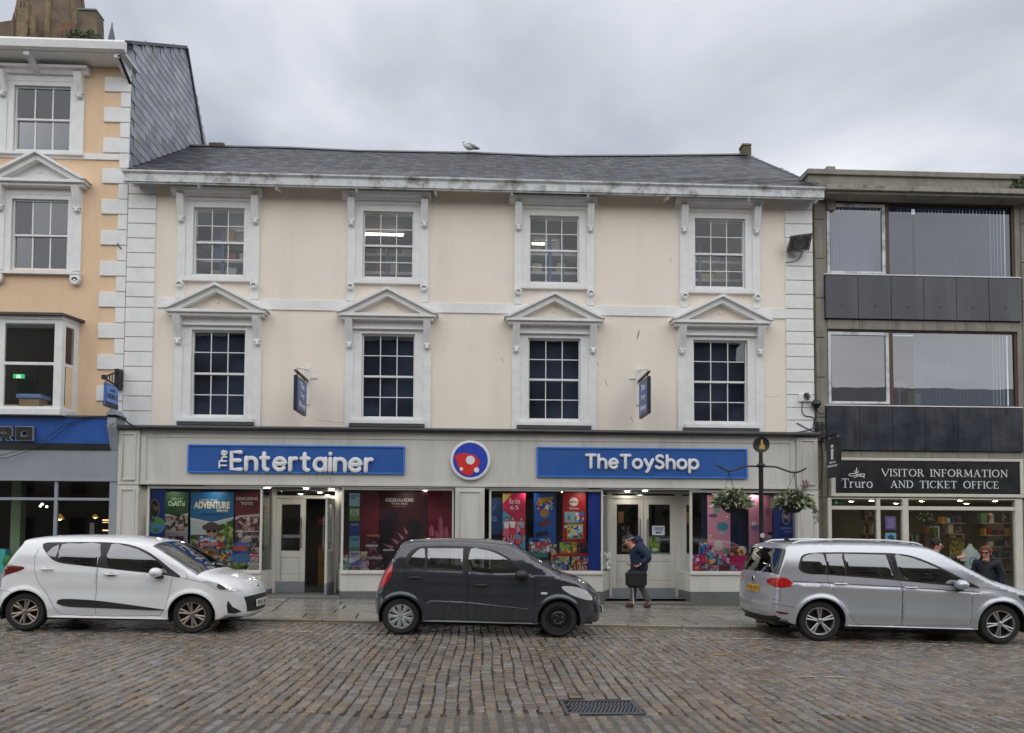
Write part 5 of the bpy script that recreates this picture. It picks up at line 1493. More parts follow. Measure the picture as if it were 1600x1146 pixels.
def car_shell(parent, sh, regions, lining):
    """regions: list of dicts name, mat, poly, pr (priority), off, both (join the two sides), parent_of"""
    verts, faces, owner = [], [], []
    def addpoly(poly):
        if sum(poly[i][0]*poly[(i+1) % len(poly)][1]-poly[(i+1) % len(poly)][0]*poly[i][1] for i in range(len(poly))) < 0: poly = poly[::-1]
        k = len(verts); verts.extend([tuple(map(float, p)) for p in poly]); faces.append(list(range(k, len(verts))))
    outline = [tuple(q) for q in sh.q]
    addpoly(outline)
    regs = []
    for r in regions:
        polys = r['poly'] if isinstance(r['poly'][0], list) else [r['poly']]
        for p in polys:
            addpoly(p); regs.append(r)
    # clustered points near the silhouette, then a plain grid
    pts = []
    for t in (.006, .025, .07, .15, .28, .45, .68, .95):
        cand = sh.q+sh.nrm*(sh.R*t)[:, None]
        tt = (np.linalg.norm(cand[:, None]-sh.q[None], axis=2)/sh.R[None]).min(1)
        pts += [tuple(c) for c, a in zip(cand, tt) if a > t*.9]
    x0, z0 = sh.q.min(0); x1, z1 = sh.q.max(0)
    gx = np.arange(x0, x1, .05); gz_ = np.arange(z0, z1, .045)
    G = np.array([(a+(.025 if j % 2 else 0), b) for j, b in enumerate(gz_) for a in gx])
    tt = (np.linalg.norm(G[:, None]-sh.q[None], axis=2)/sh.R[None]).min(1)
    pts += [tuple(g) for g, a in zip(G, tt) if a > .8]
    for wx, wz in sh.wheels:
        for rr in (.009, .022, .038, .056, .08):
            for a in np.arange(-.2, PI+.2, .06): pts.append((wx+(sh.ra+rr)*math.cos(a), wz+(sh.ra+rr)*math.sin(a)))
    # keep interior points off the constraint edges
    E = np.array(verts)
    keep = []
    for p in pts:
        if np.min(np.hypot(E[:, 0]-p[0], E[:, 1]-p[1])) > .004: keep.append(p)
    V = [Vector(v) for v in verts+keep]
    vo, eo, fo, ov, oe, of = delaunay_2d_cdt(V, [], faces, 0, 1e-5)
    P = np.array([tuple(v) for v in vo])
    Y = sh.y(P)
    groups = {}
    sel = []
    for f, src in zip(fo, of):
        if 0 not in src: continue
        best, bp = None, -1
        for k in src:
            if k == 0: continue
            if regs[k-1]['pr'] > bp: best, bp = regs[k-1], regs[k-1]['pr']
        if best is not None and best.get('hole'): continue
        sel.append((tuple(f), best))
    n = len(P)
    # smooth normals of the whole two-sided shell
    nv = np.zeros((n, 3))
    tris = []
    for f, b in sel:
        a, c, d = [np.array((P[i, 0], -Y[i], P[i, 1])) for i in f[:3]]
        nn = np.cross(c-a, d-a)
        if nn[1] > 0: nn = -nn; f = f[::-1]
        tris.append((f, b))
        for i in f: nv[i] += nn
    edge = Y < 1e-4
    nv[edge, 1] = 0
    nv /= np.maximum(np.linalg.norm(nv, axis=1), 1e-9)[:, None]
    made = {}
    def emit(name, mat, fs, sides, par, off, flip=False, smooth=True):
        vs, ns, ff = [], [], []
        for sd_ in sides:
            idx = {}
            for f in fs:
                g = []
                for i in f:
                    if i not in idx:
                        idx[i] = len(vs)
                        nn = nv[i]
                        vs.append((P[i, 0]+nn[0]*off, sd_*(-(Y[i])+nn[1]*off), P[i, 1]+nn[2]*off))
                        ns.append((nn[0], nn[1]*sd_, nn[2]))
                    g.append(idx[i])
                ff.append(tuple(g) if (sd_ > 0) != flip else tuple(g[::-1]))
        me = bpy.data.meshes.new(name); me.from_pydata(vs, [], ff)
        for p in me.polygons: p.use_smooth = True
        if not flip: me.normals_split_custom_set_from_vertices(ns)
        me.materials.append(mat)
        return link(name, me, par)
    byreg = {}
    for f, b in tris: byreg.setdefault(id(b) if b else 0, (b, []))[1].append(f)
    body = emit('body', lining['paint'], byreg[0][1], (1, -1), parent, 0)
    made['body'] = (body, body)
    order = sorted([v for k, v in byreg.items() if k], key=lambda v: v[0].get('ord', 0))
    for b, fs in order:
        par = b.get('par')
        if b.get('both'):
            o = emit(b['name'], b['mat'], fs, (1, -1), made[par][0] if par else parent, b.get('off', 0)); made[b['key']] = (o, o)
        else:
            o1_ = emit(b['name'], b['mat'], fs, (1,), made[par][0] if par else parent, b.get('off', 0))
            o2_ = emit(b['name'], b['mat'], fs, (-1,), made[par][1] if par else parent, b.get('off', 0))
            made[b['key']] = (o1_, o2_)
    solid = [f for f, b in tris if b is None or b.get('solid')]
    emit('interior_lining', m_trim, solid, (1, -1), parent, -.03, True)
    return made

def wheel(parent, x, y, z, r, wd, kind, side, rot=0.0, rim_r=.2):
    """side -1: outer face towards -y"""
    f = lambda p: Vector((x+p.x, y+side*p.y, z+p.z))
    h = wd/2
    rm = rim_r
    prof = [(rm-.012, -h*.62), (rm, -h*.92), (rm+.018, -h*1.0), (r-.03, -h*.94), (r-.008, -h*.72), (r, -h*.45), (r, h*.45), (r-.008, h*.72), (r-.03, h*.94), (rm, h*.9), (rm-.01, h*.6)]
    # outer face is at local +y
    ty = MB().lathe([(a, b) for a, b in prof], (0, 0, 0), 'y', 40)
    for gy in (-.35, 0, .35):
        ty.lathe([(r+.0015, gy*h*1.2-.004), (r+.0015, gy*h*1.2+.004)], (0, 0, 0), 'y', 40)
    t = ty.map(f).build('tyre', m_rubber, parent, smooth=True)
    if kind == 'steel':
        mat = M('black_steel_wheel', (.012, .012, .013), .4, .2, 30)
        mb = MB().lathe([(rm-.012, h*.6), (rm-.014, h*.9), (rm-.03, h*.85), (rm-.035, h*.3), (rm*.72, h*.25), (rm*.6, h*.5), (rm*.42, h*.55), (rm*.34, h*.4), (.04, h*.42), (.03, h*.6), (.001, h*.62)], (0, 0, 0), 'y', 32)
        for k in range(12):
            a = 2*PI*k/12
            mb.lathe([(.001, h*.38), (.016, h*.36)], (rm*.72*math.cos(a), .01, rm*.72*math.sin(a)), 'y', 6)
        rim = mb.map(f).build('wheel_rim', mat, parent, smooth=True)
        nb_ = MB()
        for k in range(4):
            a = 2*PI*k/4+.5
            nb_.lathe([(.011, h*.4), (.011, h*.62), (.001, h*.64)], (.062*math.cos(a), 0, .062*math.sin(a)), 'y', 6)
        nb_.map(f).build('wheel_nut', m_chrome, rim)
        return
    back = MB().lathe([(rm-.01, h*.2), (.02, h*.15), (.001, h*.15)], (0, 0, 0), 'y', 28).map(f).build('brake_disc', M('dark_brake', (.02, .02, .02), .5, .2, 20, metal=.5), parent)
    if kind == 'bronze': mat = M('machined_alloy', lin((152, 142, 130)), .3, .1, 15, metal=.8)
    elif kind == 'cap': mat = M('silver_hubcap', lin((165, 167, 170)), .35, .1, 15, metal=.5)
    else: mat = M('silver_alloy', lin((168, 168, 168)), .28, .1, 15, metal=.8)
    mb = MB().lathe([(rm-.004, h*.62), (rm-.006, h*.93), (rm-.024, h*.88), (rm-.028, h*.3)], (0, 0, 0), 'y', 40)
    mb.lathe([(.055, h*.3), (.05, h*.82), (.02, h*.9), (.001, h*.9)], (0, 0, 0), 'y', 20)
    def spoke(a0, w0, a1, w1, y0, y1, r0=.035, r1=None):
        r1 = r1 or rm-.018
        q = []
        for rr, aa, ww, yy in ((r0, a0, w0, y0), (r1, a1, w1, y1)):
            c, s_ = math.cos(aa), math.sin(aa)
            for sg in (-1, 1):
                q.append((rr*c-sg*ww*s_, yy, rr*s_+sg*ww*c))
        q2 = [(a, b-.03, c) for a, b, c in q]
        m2 = [((q[0][0]+q[1][0])/2, q[0][1]+.006, (q[0][2]+q[1][2])/2), ((q[2][0]+q[3][0])/2, q[2][1]+.006, (q[2][2]+q[3][2])/2)]
        vs = q+q2+m2
        mb.add(vs, [(0, 8, 9, 2), (8, 1, 3, 9), (0, 2, 6, 4), (1, 5, 7, 3), (2, 9, 3, 7, 6), (0, 4, 5, 1, 8)])
    if kind == 'bronze':
        for k in range(6):
            a = 2*PI*k/6+rot
            spoke(a, .020, a+.16, .013, h*.78, h*.88); spoke(a, .020, a-.16, .013, h*.77, h*.86)
    elif kind == 'cap':
        for k in range(9):
            a = 2*PI*k/9+rot
            spoke(a, .016, a, .042, h*.85, h*.9)
    else:
        for k in range(5):
            a = 2*PI*k/5+rot
            spoke(a-.18, .012, a-.13, .014, h*.80, h*.9); spoke(a+.18, .012, a+.13, .014, h*.79, h*.89)
    mb.map(f).build('wheel_rim', mat, parent)

def car_common(t, sh, wheels, r, half, kinds, ra, rim_r, sill, wd=.18):
    for i, (wx, wz) in enumerate(wheels):
        yo = half-.03-wd/2
        for side in (-1, 1):
            wheel(t, wx, side*yo, wz, r, wd, kinds[i], side, .35+i*.4, rim_r)
            # dark wheel housing
            mb = MB()
            n_ = 18
            for k in range(n_):
                a0, a1 = -.35+(PI+.7)*k/n_, -.35+(PI+.7)*(k+1)/n_
                p0 = (wx+(ra+.004)*math.cos(a0), wz+(ra+.004)*math.sin(a0)); p1 = (wx+(ra+.004)*math.cos(a1), wz+(ra+.004)*math.sin(a1))
                ya, yb = side*(half-.012), side*(half-.32)
                mb.quad((p0[0], ya, p0[1]), (p1[0], ya, p1[1]), (p1[0], yb, p1[1]), (p0[0], yb, p0[1]))
                mb.add([(wx, yb, wz), (p0[0], yb, p0[1]), (p1[0], yb, p1[1])], [(0, 1, 2)])
            mb.build('wheel_arch_liner', m_trim, t)
    x0, x1 = sh.q[:, 0].min(), sh.q[:, 0].max()
    mb = MB()
    mb.box(wheels[0][0]+ra-.02, wheels[1][0]-ra+.02, -half*.86, half*.86, sill-.02, sill+.12)
    mb.box(x0+.16, wheels[0][0]-ra+.03, -half*.75, half*.75, sill-.0, sill+.16); mb.box(wheels[1][0]+ra-.03, x1-.20, -half*.75, half*.75, sill-.0, sill+.14)
    mb.box(wheels[0][0]-ra, wheels[1][0]+ra, -half*.45, half*.45, sill+.03, sill+.2)
    mb.tube([(wheels[0][0], -half*.8, wheels[0][1]), (wheels[0][0], half*.8, wheels[0][1])], .04, 8)
    mb.build('underbody', m_trim, t)
def seats(t, rows, half, zf):
    for x, zt, bench in rows:
        for y in ((-half*.42, half*.42)):
            mb = MB().box(x-.05, x+.42, y-.24, y+.24, zf+.15, zf+.36)
            mb.prism([(x-.02, zf+.30), (x+.12, zf+.32), (x-.08, zt-.17), (x-.19, zt-.17)], y-.24, y+.24)
            mb.box(x-.20, x-.11, y-.12, y+.12, zt-.14, zt+.03)
            mb.build('seat', m_seat, t, .04, seg=2, smooth=True)
def mirror(door, x, y, z, mat, k=1.0):
    mb = MB().ball((x, y-.11*k, z+.01), .085*k, .115*k, .075*k, 12, 8)
    mb.map(lambda p: Vector((p.x if p.x < x+.02 else x+.02+(p.x-x-.02)*1.15, p.y, p.z)))
    mb.build('mirror', mat, door, smooth=True)
    MB().prism_z([(x-.02, y+.06), (x+.11, y+.06), (x+.05, y-.10), (x-.01, y-.10)], z-.085*k, z-.04).build('mirror_foot', m_trim, door)
def handle(door, x, y, z, mat, l_=.16):
    mb = MB().tube([(x-l_/2, -y+.004, z), (x-l_/2+.02, -y-.03, z), (x, -y-.036, z), (x+l_/2-.02, -y-.03, z), (x+l_/2, -y+.004, z)], .013, 8)
    mb.build('door_handle', mat, door, smooth=True)
    MB().ball((x+.01, -y+.002, z-.006), l_*.42, .008, .026, 12, 6).build('handle_recess', m_gap if mat is not m_trim else m_trim, door, smooth=True)
def arch_hole(wx, wz, ra, sill):
    a = [(wx+ra*math.cos(q), wz+ra*math.sin(q)) for q in np.linspace(-.35, PI+.35, 40)]
    return a+[(wx-ra*1.02, wz-.35), (wx+ra*1.02, wz-.35)]
def poly_along(sh, i0, i1, d0, d1):
    """band along the silhouette between samples i0..i1, from depth d0 to d1 inwards"""
    s = sh.q[i0:i1+1]; n_ = sh.nrm[i0:i1+1]
    m = len(s)
    da = np.linspace(d0[0], d0[1], m) if isinstance(d0, tuple) else np.full(m, d0)
    db = np.linspace(d1[0], d1[1], m) if isinstance(d1, tuple) else np.full(m, d1)
    return [tuple(p) for p in s+n_*da[:, None]]+[tuple(p) for p in (s+n_*db[:, None])[::-1]]
def near_i(sh, x, z): return int(np.argmin(np.hypot(sh.q[:, 0]-x, sh.q[:, 1]-z)))
def plate(t, x, z, ang, mat, s, y=0, rear=False):
    w_, h_ = .52, .11
    sg = -1 if rear else 1
    rot = Matrix.Translation((x, y, z)) @ Matrix.Rotation(-sg*ang, 4, 'Y')
    o = MB().box(-.008, .008, -w_/2, w_/2, -h_/2, h_/2).map(lambda p: rot @ p).build('number_plate', mat, t)
    ex = (0, sg, 0); ez = rot.to_3x3() @ Vector((0, 0, 1))
    p0 = rot @ Vector((sg*.0095, -sg*w_/2*.92, -h_/2*.72))
    lettering(s, m_black, o, p0, ex, ez, w_*.92, h_*.72, .01, .0015)
    return o

def place(t, px, gy, yn, half):
    """wheel-base centre at photo column px (on the near side), near side at depth yn"""
    return t

# ---- white hatchback
def white_car():
    half = .835
    sil = [(-1.58, .22, .10), (-1.66, .28, .16), (-1.70, .42, .20), (-1.70, .56, .20), (-1.665, .70, .16), (-1.63, .84, .13), (-1.60, .96, .12), (-1.50, 1.13, .10), (-1.38, 1.33, .09), (-1.36, 1.41, .09), (-1.22, 1.452, .09), (-.85, 1.488, .10), (-.35, 1.502, .11), (.10, 1.488, .115), (.42, 1.45, .12), (.58, 1.41, .125), (.95, 1.21, .15), (1.26, 1.01, .15), (1.36, .955, .12), (1.55, .905, .12), (1.74, .835, .16), (1.86, .755, .22), (1.935, .65, .30), (1.965, .52, .36), (1.965, .40, .36), (1.945, .28, .32), (1.88, .215, .2)]
    wheels = [(-1.19, .292), (1.195, .292)]
    belt = lambda x: .97+.085*np.clip((.9-x)/1.8, -.3, 1.2)
    def feat(x, z):
        cr = .90+.03*(-x)
        return .010*np.exp(-((z-cr)/.035)**2)*sg(1.1-x)-.014*np.exp(-((z-.62)/.10)**2)*sg(.85-np.abs(x))+.012*np.exp(-((z-.36)/.05)**2)*sg(.8-np.abs(x))
    sh = Shell(sil, half, belt, 1.5, .235, wheels, .335, feat)
    t = thing('parked_car', 'white five-door hatchback parked below the cafe, black side moulding', 'car', (0, 0, 0), 'cars parked along the kerb')
    p = paint('white_car_paint', lin((226, 228, 230)))
    iw0, iw1 = near_i(sh, .60, 1.40), near_i(sh, 1.30, .99)
    ir0, ir1 = near_i(sh, -1.56, 1.03), near_i(sh, -1.395, 1.31)
    dlo = rounded([(-1.02, 1.335), (-.74, 1.368), (-.21, 1.382), (.13, 1.366), (.38, 1.306), (.62, 1.185), (.86, 1.0), (1.03, .865), (.80, .895), (.30, .945), (-.16, .992), (-.55, 1.03), (-.74, 1.06), (-.87, 1.135)], 3)
    wf = rounded([(-.045, 1.352), (.13, 1.340), (.36, 1.282), (.58, 1.165), (.72, 1.06), (.80, .965), (.78, .925), (.30, .968), (-.03, 1.002)], 2)
    wr = rounded([(-.745, 1.338), (-.5, 1.352), (-.20, 1.355), (-.19, 1.02), (-.52, 1.058), (-.71, 1.085), (-.742, 1.12)], 2)
    wq = rounded([(-.79, 1.333), (-.79, 1.14), (-.93, 1.20)], 2)
    doorf = [(-.165, 1.385), (.13, 1.372), (.38, 1.312), (.62, 1.19), (.86, 1.006), (1.035, .87), (.90, .875), (.885, .70), (.83, .42), (.74, .27), (-.175, .245)]
    doorr = [(-.185, 1.386), (-.74, 1.372), (-1.02, 1.34), (-1.08, 1.16), (-1.07, .94), (-1.0, .75), (-.86, .56), (-.78, .40), (-.70, .27), (-.195, .245)]
    gaps = [strip_poly([(-.175, 1.386), (-.175, .245)], .0055), strip_poly([(.905, .875), (.885, .70), (.83, .42), (.74, .27), (-.17, .245)], .0055), strip_poly([(-1.05, 1.26), (-1.085, 1.14), (-1.07, .94), (-1.0, .75), (-.86, .56), (-.78, .40), (-.70, .27), (-.19, .245)], .0055),
            strip_poly([(1.06, .86), (1.30, .80), (1.42, .785)], .007), strip_poly([(1.12, .845), (1.10, .93)], .006), strip_poly([(-1.64, .62), (-1.40, .60), (-1.32, .55)], .006)]
    mould = rounded([(-.72, .455), (-.66, .50), (-.40, .50), (-.05, .475), (.74, .375), (.73, .355), (0, .375), (-.55, .39), (-.70, .425)], 3)
    head = rounded([(1.335, .815), (1.50, .800), (1.70, .745), (1.855, .66), (1.76, .655), (1.62, .665), (1.50, .70)], 3)
    tail = rounded([(-1.60, .99), (-1.50, 1.005), (-1.25, .985), (-1.22, .95), (-1.33, .90), (-1.47, .85), (-1.55, .80), (-1.655, .84)], 2)
    ig0, ig1 = near_i(sh, 1.955, .58), near_i(sh, 1.955, .31)
    fog = rounded([(1.70, .52), (1.76, .42), (1.86, .33), (1.70, .32)], 2)
    ib0, ib1 = near_i(sh, 1.90, .70), near_i(sh, 1.95, .62)
    regs = [dict(key='doorf', name='door', mat=p, poly=doorf, pr=2, ord=0, solid=1), dict(key='doorr', name='door', mat=p, poly=doorr, pr=1, ord=0, solid=1),
            dict(key='surround', name='window_surround', mat=m_trim, poly=dlo, pr=4, off=.001, ord=1, solid=1),
            dict(key='wf', name='side_window', mat=g_car, poly=wf, pr=5, ord=2, par='doorf'), dict(key='wr', name='side_window', mat=g_cardark, poly=wr, pr=5, ord=2, par='doorr'), dict(key='wq', name='side_window', mat=g_cardark, poly=wq, pr=5, ord=2, par='doorr'),
            dict(key='gap', name='shut_line', mat=m_gap, poly=gaps, pr=3, off=-.006, ord=1),
            dict(key='mould', name='side_moulding_or_shade', mat=m_trim, poly=mould, pr=6, off=.012, ord=1),
            dict(key='head', name='headlight', mat=m_lampclear, poly=head, pr=6, off=.002, ord=1), dict(key='tail', name='tail_light', mat=m_darkred, poly=tail, pr=6, off=.003, ord=1),
            dict(key='fog', name='fog_lamp_recess', mat=m_trim, poly=fog, pr=6, off=-.004, ord=1),
            dict(key='lens', name='lamp_lens', mat=m_chrome, poly=rounded([(1.56, .775), (1.66, .745), (1.70, .70), (1.62, .685), (1.55, .715)], 2), pr=8, off=.004, ord=2, par='head'), dict(key='lens2', name='lamp_lens', mat=m_chrome, poly=rounded([(1.72, .725), (1.79, .695), (1.78, .668), (1.72, .675)], 2), pr=8, off=.004, ord=2, par='head'),
            dict(key='wind', name='windscreen', mat=g_car, poly=poly_along(sh, iw0, iw1, 0, (.085, .105)), pr=7, both=1, ord=1),
            dict(key='rear', name='rear_window', mat=g_cardark, poly=poly_along(sh, ir0, ir1, 0, (.075, .06)), pr=7, both=1, ord=1),
            dict(key='grille', name='grille', mat=m_trim, poly=poly_along(sh, ig0, ig1, 0, (.085, .055)), pr=7, both=1, off=-.006, ord=1),
            dict(key='hole', name='hole', mat=None, poly=[arch_hole(wx, wz, .335, .22) for wx, wz in wheels], pr=99, hole=1)]
    made = car_shell(t, sh, regs, dict(paint=p))
    car_common(t, sh, wheels, .292, half, ('bronze', 'bronze'), .335, .205, .2)
    seats(t, ((.18, 1.20, 0), (-.68, 1.16, 1)), half, .28)
    yd = lambda x, z: float(sh.y([(x, z)])[0])
    handle(made['doorf'][0], .02, yd(.02, .90), .895, p); handle(made['doorr'][0], -.88, yd(-.88, .96), .955, p)
    mirror(made['doorf'][0], .70, -yd(.72, .93), .93, p)
    mirror_far(made['doorf'][1], .70, yd(.72, .93), .93, p)
    MB().tube([(1.20, -.30, 1.055), (1.22, .05, 1.075), (1.14, .45, 1.09)], .010, 6).build('wiper', m_trim, t)
    plate(t, 1.975, .44, R(4), m_plate_w, 'WX18 OKU')
    # round badge and lower lip
    MB().ball((1.90, 0, .70), .02, .06, .04, 12, 6).build('badge', m_chrome, t, smooth=True)
    return t, sh
def mirror_far(door, x, y, z, mat, k=1.0):
    MB().ball((x, y+.11*k, z+.01), .085*k, .115*k, .075*k, 12, 8).build('mirror', mat, door, smooth=True)

# ---- dark grey hatchback
def grey_car():
    half = .80
    sil = [(-1.52, .22, .10), (-1.60, .28, .15), (-1.64, .42, .18), (-1.64, .55, .18), (-1.605, .68, .14), (-1.55, .84, .12), (-1.49, .98, .11), (-1.40, 1.16, .10), (-1.29, 1.36, .09), (-1.22, 1.45, .09), (-1.05, 1.50, .09), (-.65, 1.535, .10), (-.15, 1.540, .11), (.25, 1.515, .115), (.52, 1.455, .12), (.86, 1.255, .14), (1.18, 1.06, .14), (1.28, 1.01, .12), (1.48, .955, .12), (1.66, .865, .16), (1.78, .765, .22), (1.87, .65, .30), (1.915, .52, .36), (1.925, .38, .36), (1.90, .25, .32), (1.83, .19, .2)]
    wheels = [(-1.19, .285), (1.19, .285)]
    belt = lambda x: 1.0+.06*np.clip((1-x)/2.2, -.2, 1.2)
    def feat(x, z):
        return .012*np.exp(-((z-.50)/.035)**2)*sg(.85-np.abs(x))-.008*np.exp(-((z-.66)/.09)**2)*sg(.9-np.abs(x))+.013*np.exp(-((z-(.93-.02*x))/.06)**2)*sg(1.2-x)
    sh = Shell(sil, half, belt, 1.54, .20, wheels, .325, feat)
    t = thing('parked_car', 'dark grey small hatchback parked in front of the round sign, odd front wheel', 'car', (0, 0, 0), 'cars parked along the kerb')
    p = paint('dark_grey_car_paint', lin((58, 61, 68)), .3, .18)
    iw0, iw1 = near_i(sh, .56, 1.43), near_i(sh, 1.24, 1.03)
    ir0, ir1 = near_i(sh, -1.45, 1.06), near_i(sh, -1.27, 1.40)
    dlo = rounded([(-1.16, 1.10), (-1.14, 1.19), (-1.02, 1.345), (-.82, 1.392), (-.28, 1.402), (.12, 1.366), (.36, 1.27), (.60, 1.10), (.74, .935), (.55, .95), (-.15, 1.0), (-.65, 1.03), (-.85, 1.04), (-1.02, 1.06)], 3)
    wf = rounded([(-.165, 1.368), (.0, 1.36), (.13, 1.338), (.34, 1.245), (.52, 1.115), (.58, 1.03), (.56, .982), (-.13, 1.022)], 2)
    wr = rounded([(-.815, 1.362), (-.28, 1.372), (-.285, 1.03), (-.815, 1.065)], 1)
    wq = rounded([(-.865, 1.352), (-.865, 1.07), (-1.08, 1.10), (-1.085, 1.17), (-.98, 1.31)], 2)
    doorf = [(-.215, 1.405), (.12, 1.372), (.36, 1.276), (.60, 1.106), (.755, .94), (.82, .90), (.83, .60), (.80, .25), (-.18, .235)]
    doorr = [(-.235, 1.405), (-.82, 1.398), (-1.03, 1.35), (-1.155, 1.19), (-1.20, 1.06), (-1.15, .92), (-.97, .64), (-.87, .40), (-.80, .25), (-.20, .235)]
    gaps = [strip_poly([(-.225, 1.405), (-.19, 1.0), (-.19, .235)], .0065), strip_poly([(.755, .94), (.82, .90), (.83, .60), (.80, .25), (-.19, .235)], .0055), strip_poly([(-1.03, 1.35), (-1.155, 1.19), (-1.20, 1.06), (-1.15, .92), (-.97, .64), (-.87, .40), (-.80, .25), (-.19, .235)], .0055),
            strip_poly([(.82, .955), (1.10, .955)], .006), strip_poly([(-1.60, .62), (-1.42, .64)], .006)]
    crease = strip_poly([(-.80, .50), (-.74, .54), (-.18, .522), (.52, .465), (.72, .44)], .012)
    head = rounded([(1.22, .80), (1.42, .80), (1.60, .735), (1.70, .62), (1.66, .59), (1.50, .625), (1.32, .70)], 3)
    tail = rounded([(-1.42, 1.10), (-1.34, 1.105), (-1.33, .98), (-1.40, .82), (-1.52, .70), (-1.57, .70), (-1.53, .86)], 2)
    ind = rounded([(.915, .705), (1.0, .705), (1.0, .675), (.915, .675)], 2)
    ig0, ig1 = near_i(sh, 1.91, .50), near_i(sh, 1.92, .30)
    regs = [dict(key='doorf', name='door', mat=p, poly=doorf, pr=2, ord=0, solid=1), dict(key='doorr', name='door', mat=p, poly=doorr, pr=1, ord=0, solid=1),
            dict(key='surround', name='window_surround', mat=m_trim, poly=dlo, pr=4, off=.001, ord=1, solid=1),
            dict(key='wf', name='side_window', mat=g_car, poly=wf, pr=5, ord=2, par='doorf'), dict(key='wr', name='side_window', mat=g_car, poly=wr, pr=5, ord=2, par='doorr'), dict(key='wq', name='side_window', mat=g_car, poly=wq, pr=5, ord=2, par='doorr'),
            dict(key='gap', name='shut_line', mat=m_gap, poly=gaps, pr=3, off=-.006, ord=1),
            dict(key='crease', name='side_moulding_or_shade', mat=M('grey_bright_trim', lin((150, 152, 158)), .3, .05, 10, metal=.5), poly=crease, pr=6, off=.012, ord=1),
            dict(key='head', name='headlight', mat=m_lampclear, poly=head, pr=6, off=.002, ord=1), dict(key='tail', name='tail_light', mat=m_red, poly=tail, pr=6, off=.003, ord=1),
            dict(key='ind', name='indicator', mat=m_plate_w, poly=ind, pr=6, off=.004, ord=1),
            dict(key='wind', name='windscreen', mat=g_car, poly=poly_along(sh, iw0, iw1, 0, (.085, .10)), pr=7, both=1, ord=1),
            dict(key='rear', name='rear_window', mat=g_car, poly=poly_along(sh, ir0, ir1, 0, (.07, .06)), pr=7, both=1, ord=1),
            dict(key='grille', name='grille', mat=m_trim, poly=poly_along(sh, ig0, ig1, 0, (.07, .05)), pr=7, both=1, off=-.006, ord=1),
            dict(key='hole', name='hole', mat=None, poly=[arch_hole(wx, wz, .325, .22) for wx, wz in wheels], pr=99, hole=1)]
    made = car_shell(t, sh, regs, dict(paint=p))
    car_common(t, sh, wheels, .285, half, ('cap', 'steel'), .325, .195, .2, .165)
    seats(t, ((.10, 1.22, 0), (-.72, 1.18, 1)), half, .30)
    yd = lambda x, z: float(sh.y([(x, z)])[0])
    handle(made['doorf'][0], .005, yd(.0, .80), .80, m_trim, .21); handle(made['doorr'][0], -.985, yd(-.98, .90), .90, m_trim, .21)
    mirror(made['doorf'][0], .60, -yd(.62, .96), .965, m_trim, 1.1)
    mirror_far(made['doorf'][1], .60, yd(.62, .96), .965, m_trim)
    MB().tube([(1.06, -.35, 1.09), (1.10, .1, 1.12)], .010, 6).build('wiper', m_trim, t)
    MB().tube([(-.9, .0, 1.525), (-1.0, 0, 1.60)], .006, 6).build('aerial', m_trim, t)
    plate(t, 1.935, .40, R(3), m_plate_w, 'WK11 FZT')
    return t, sh

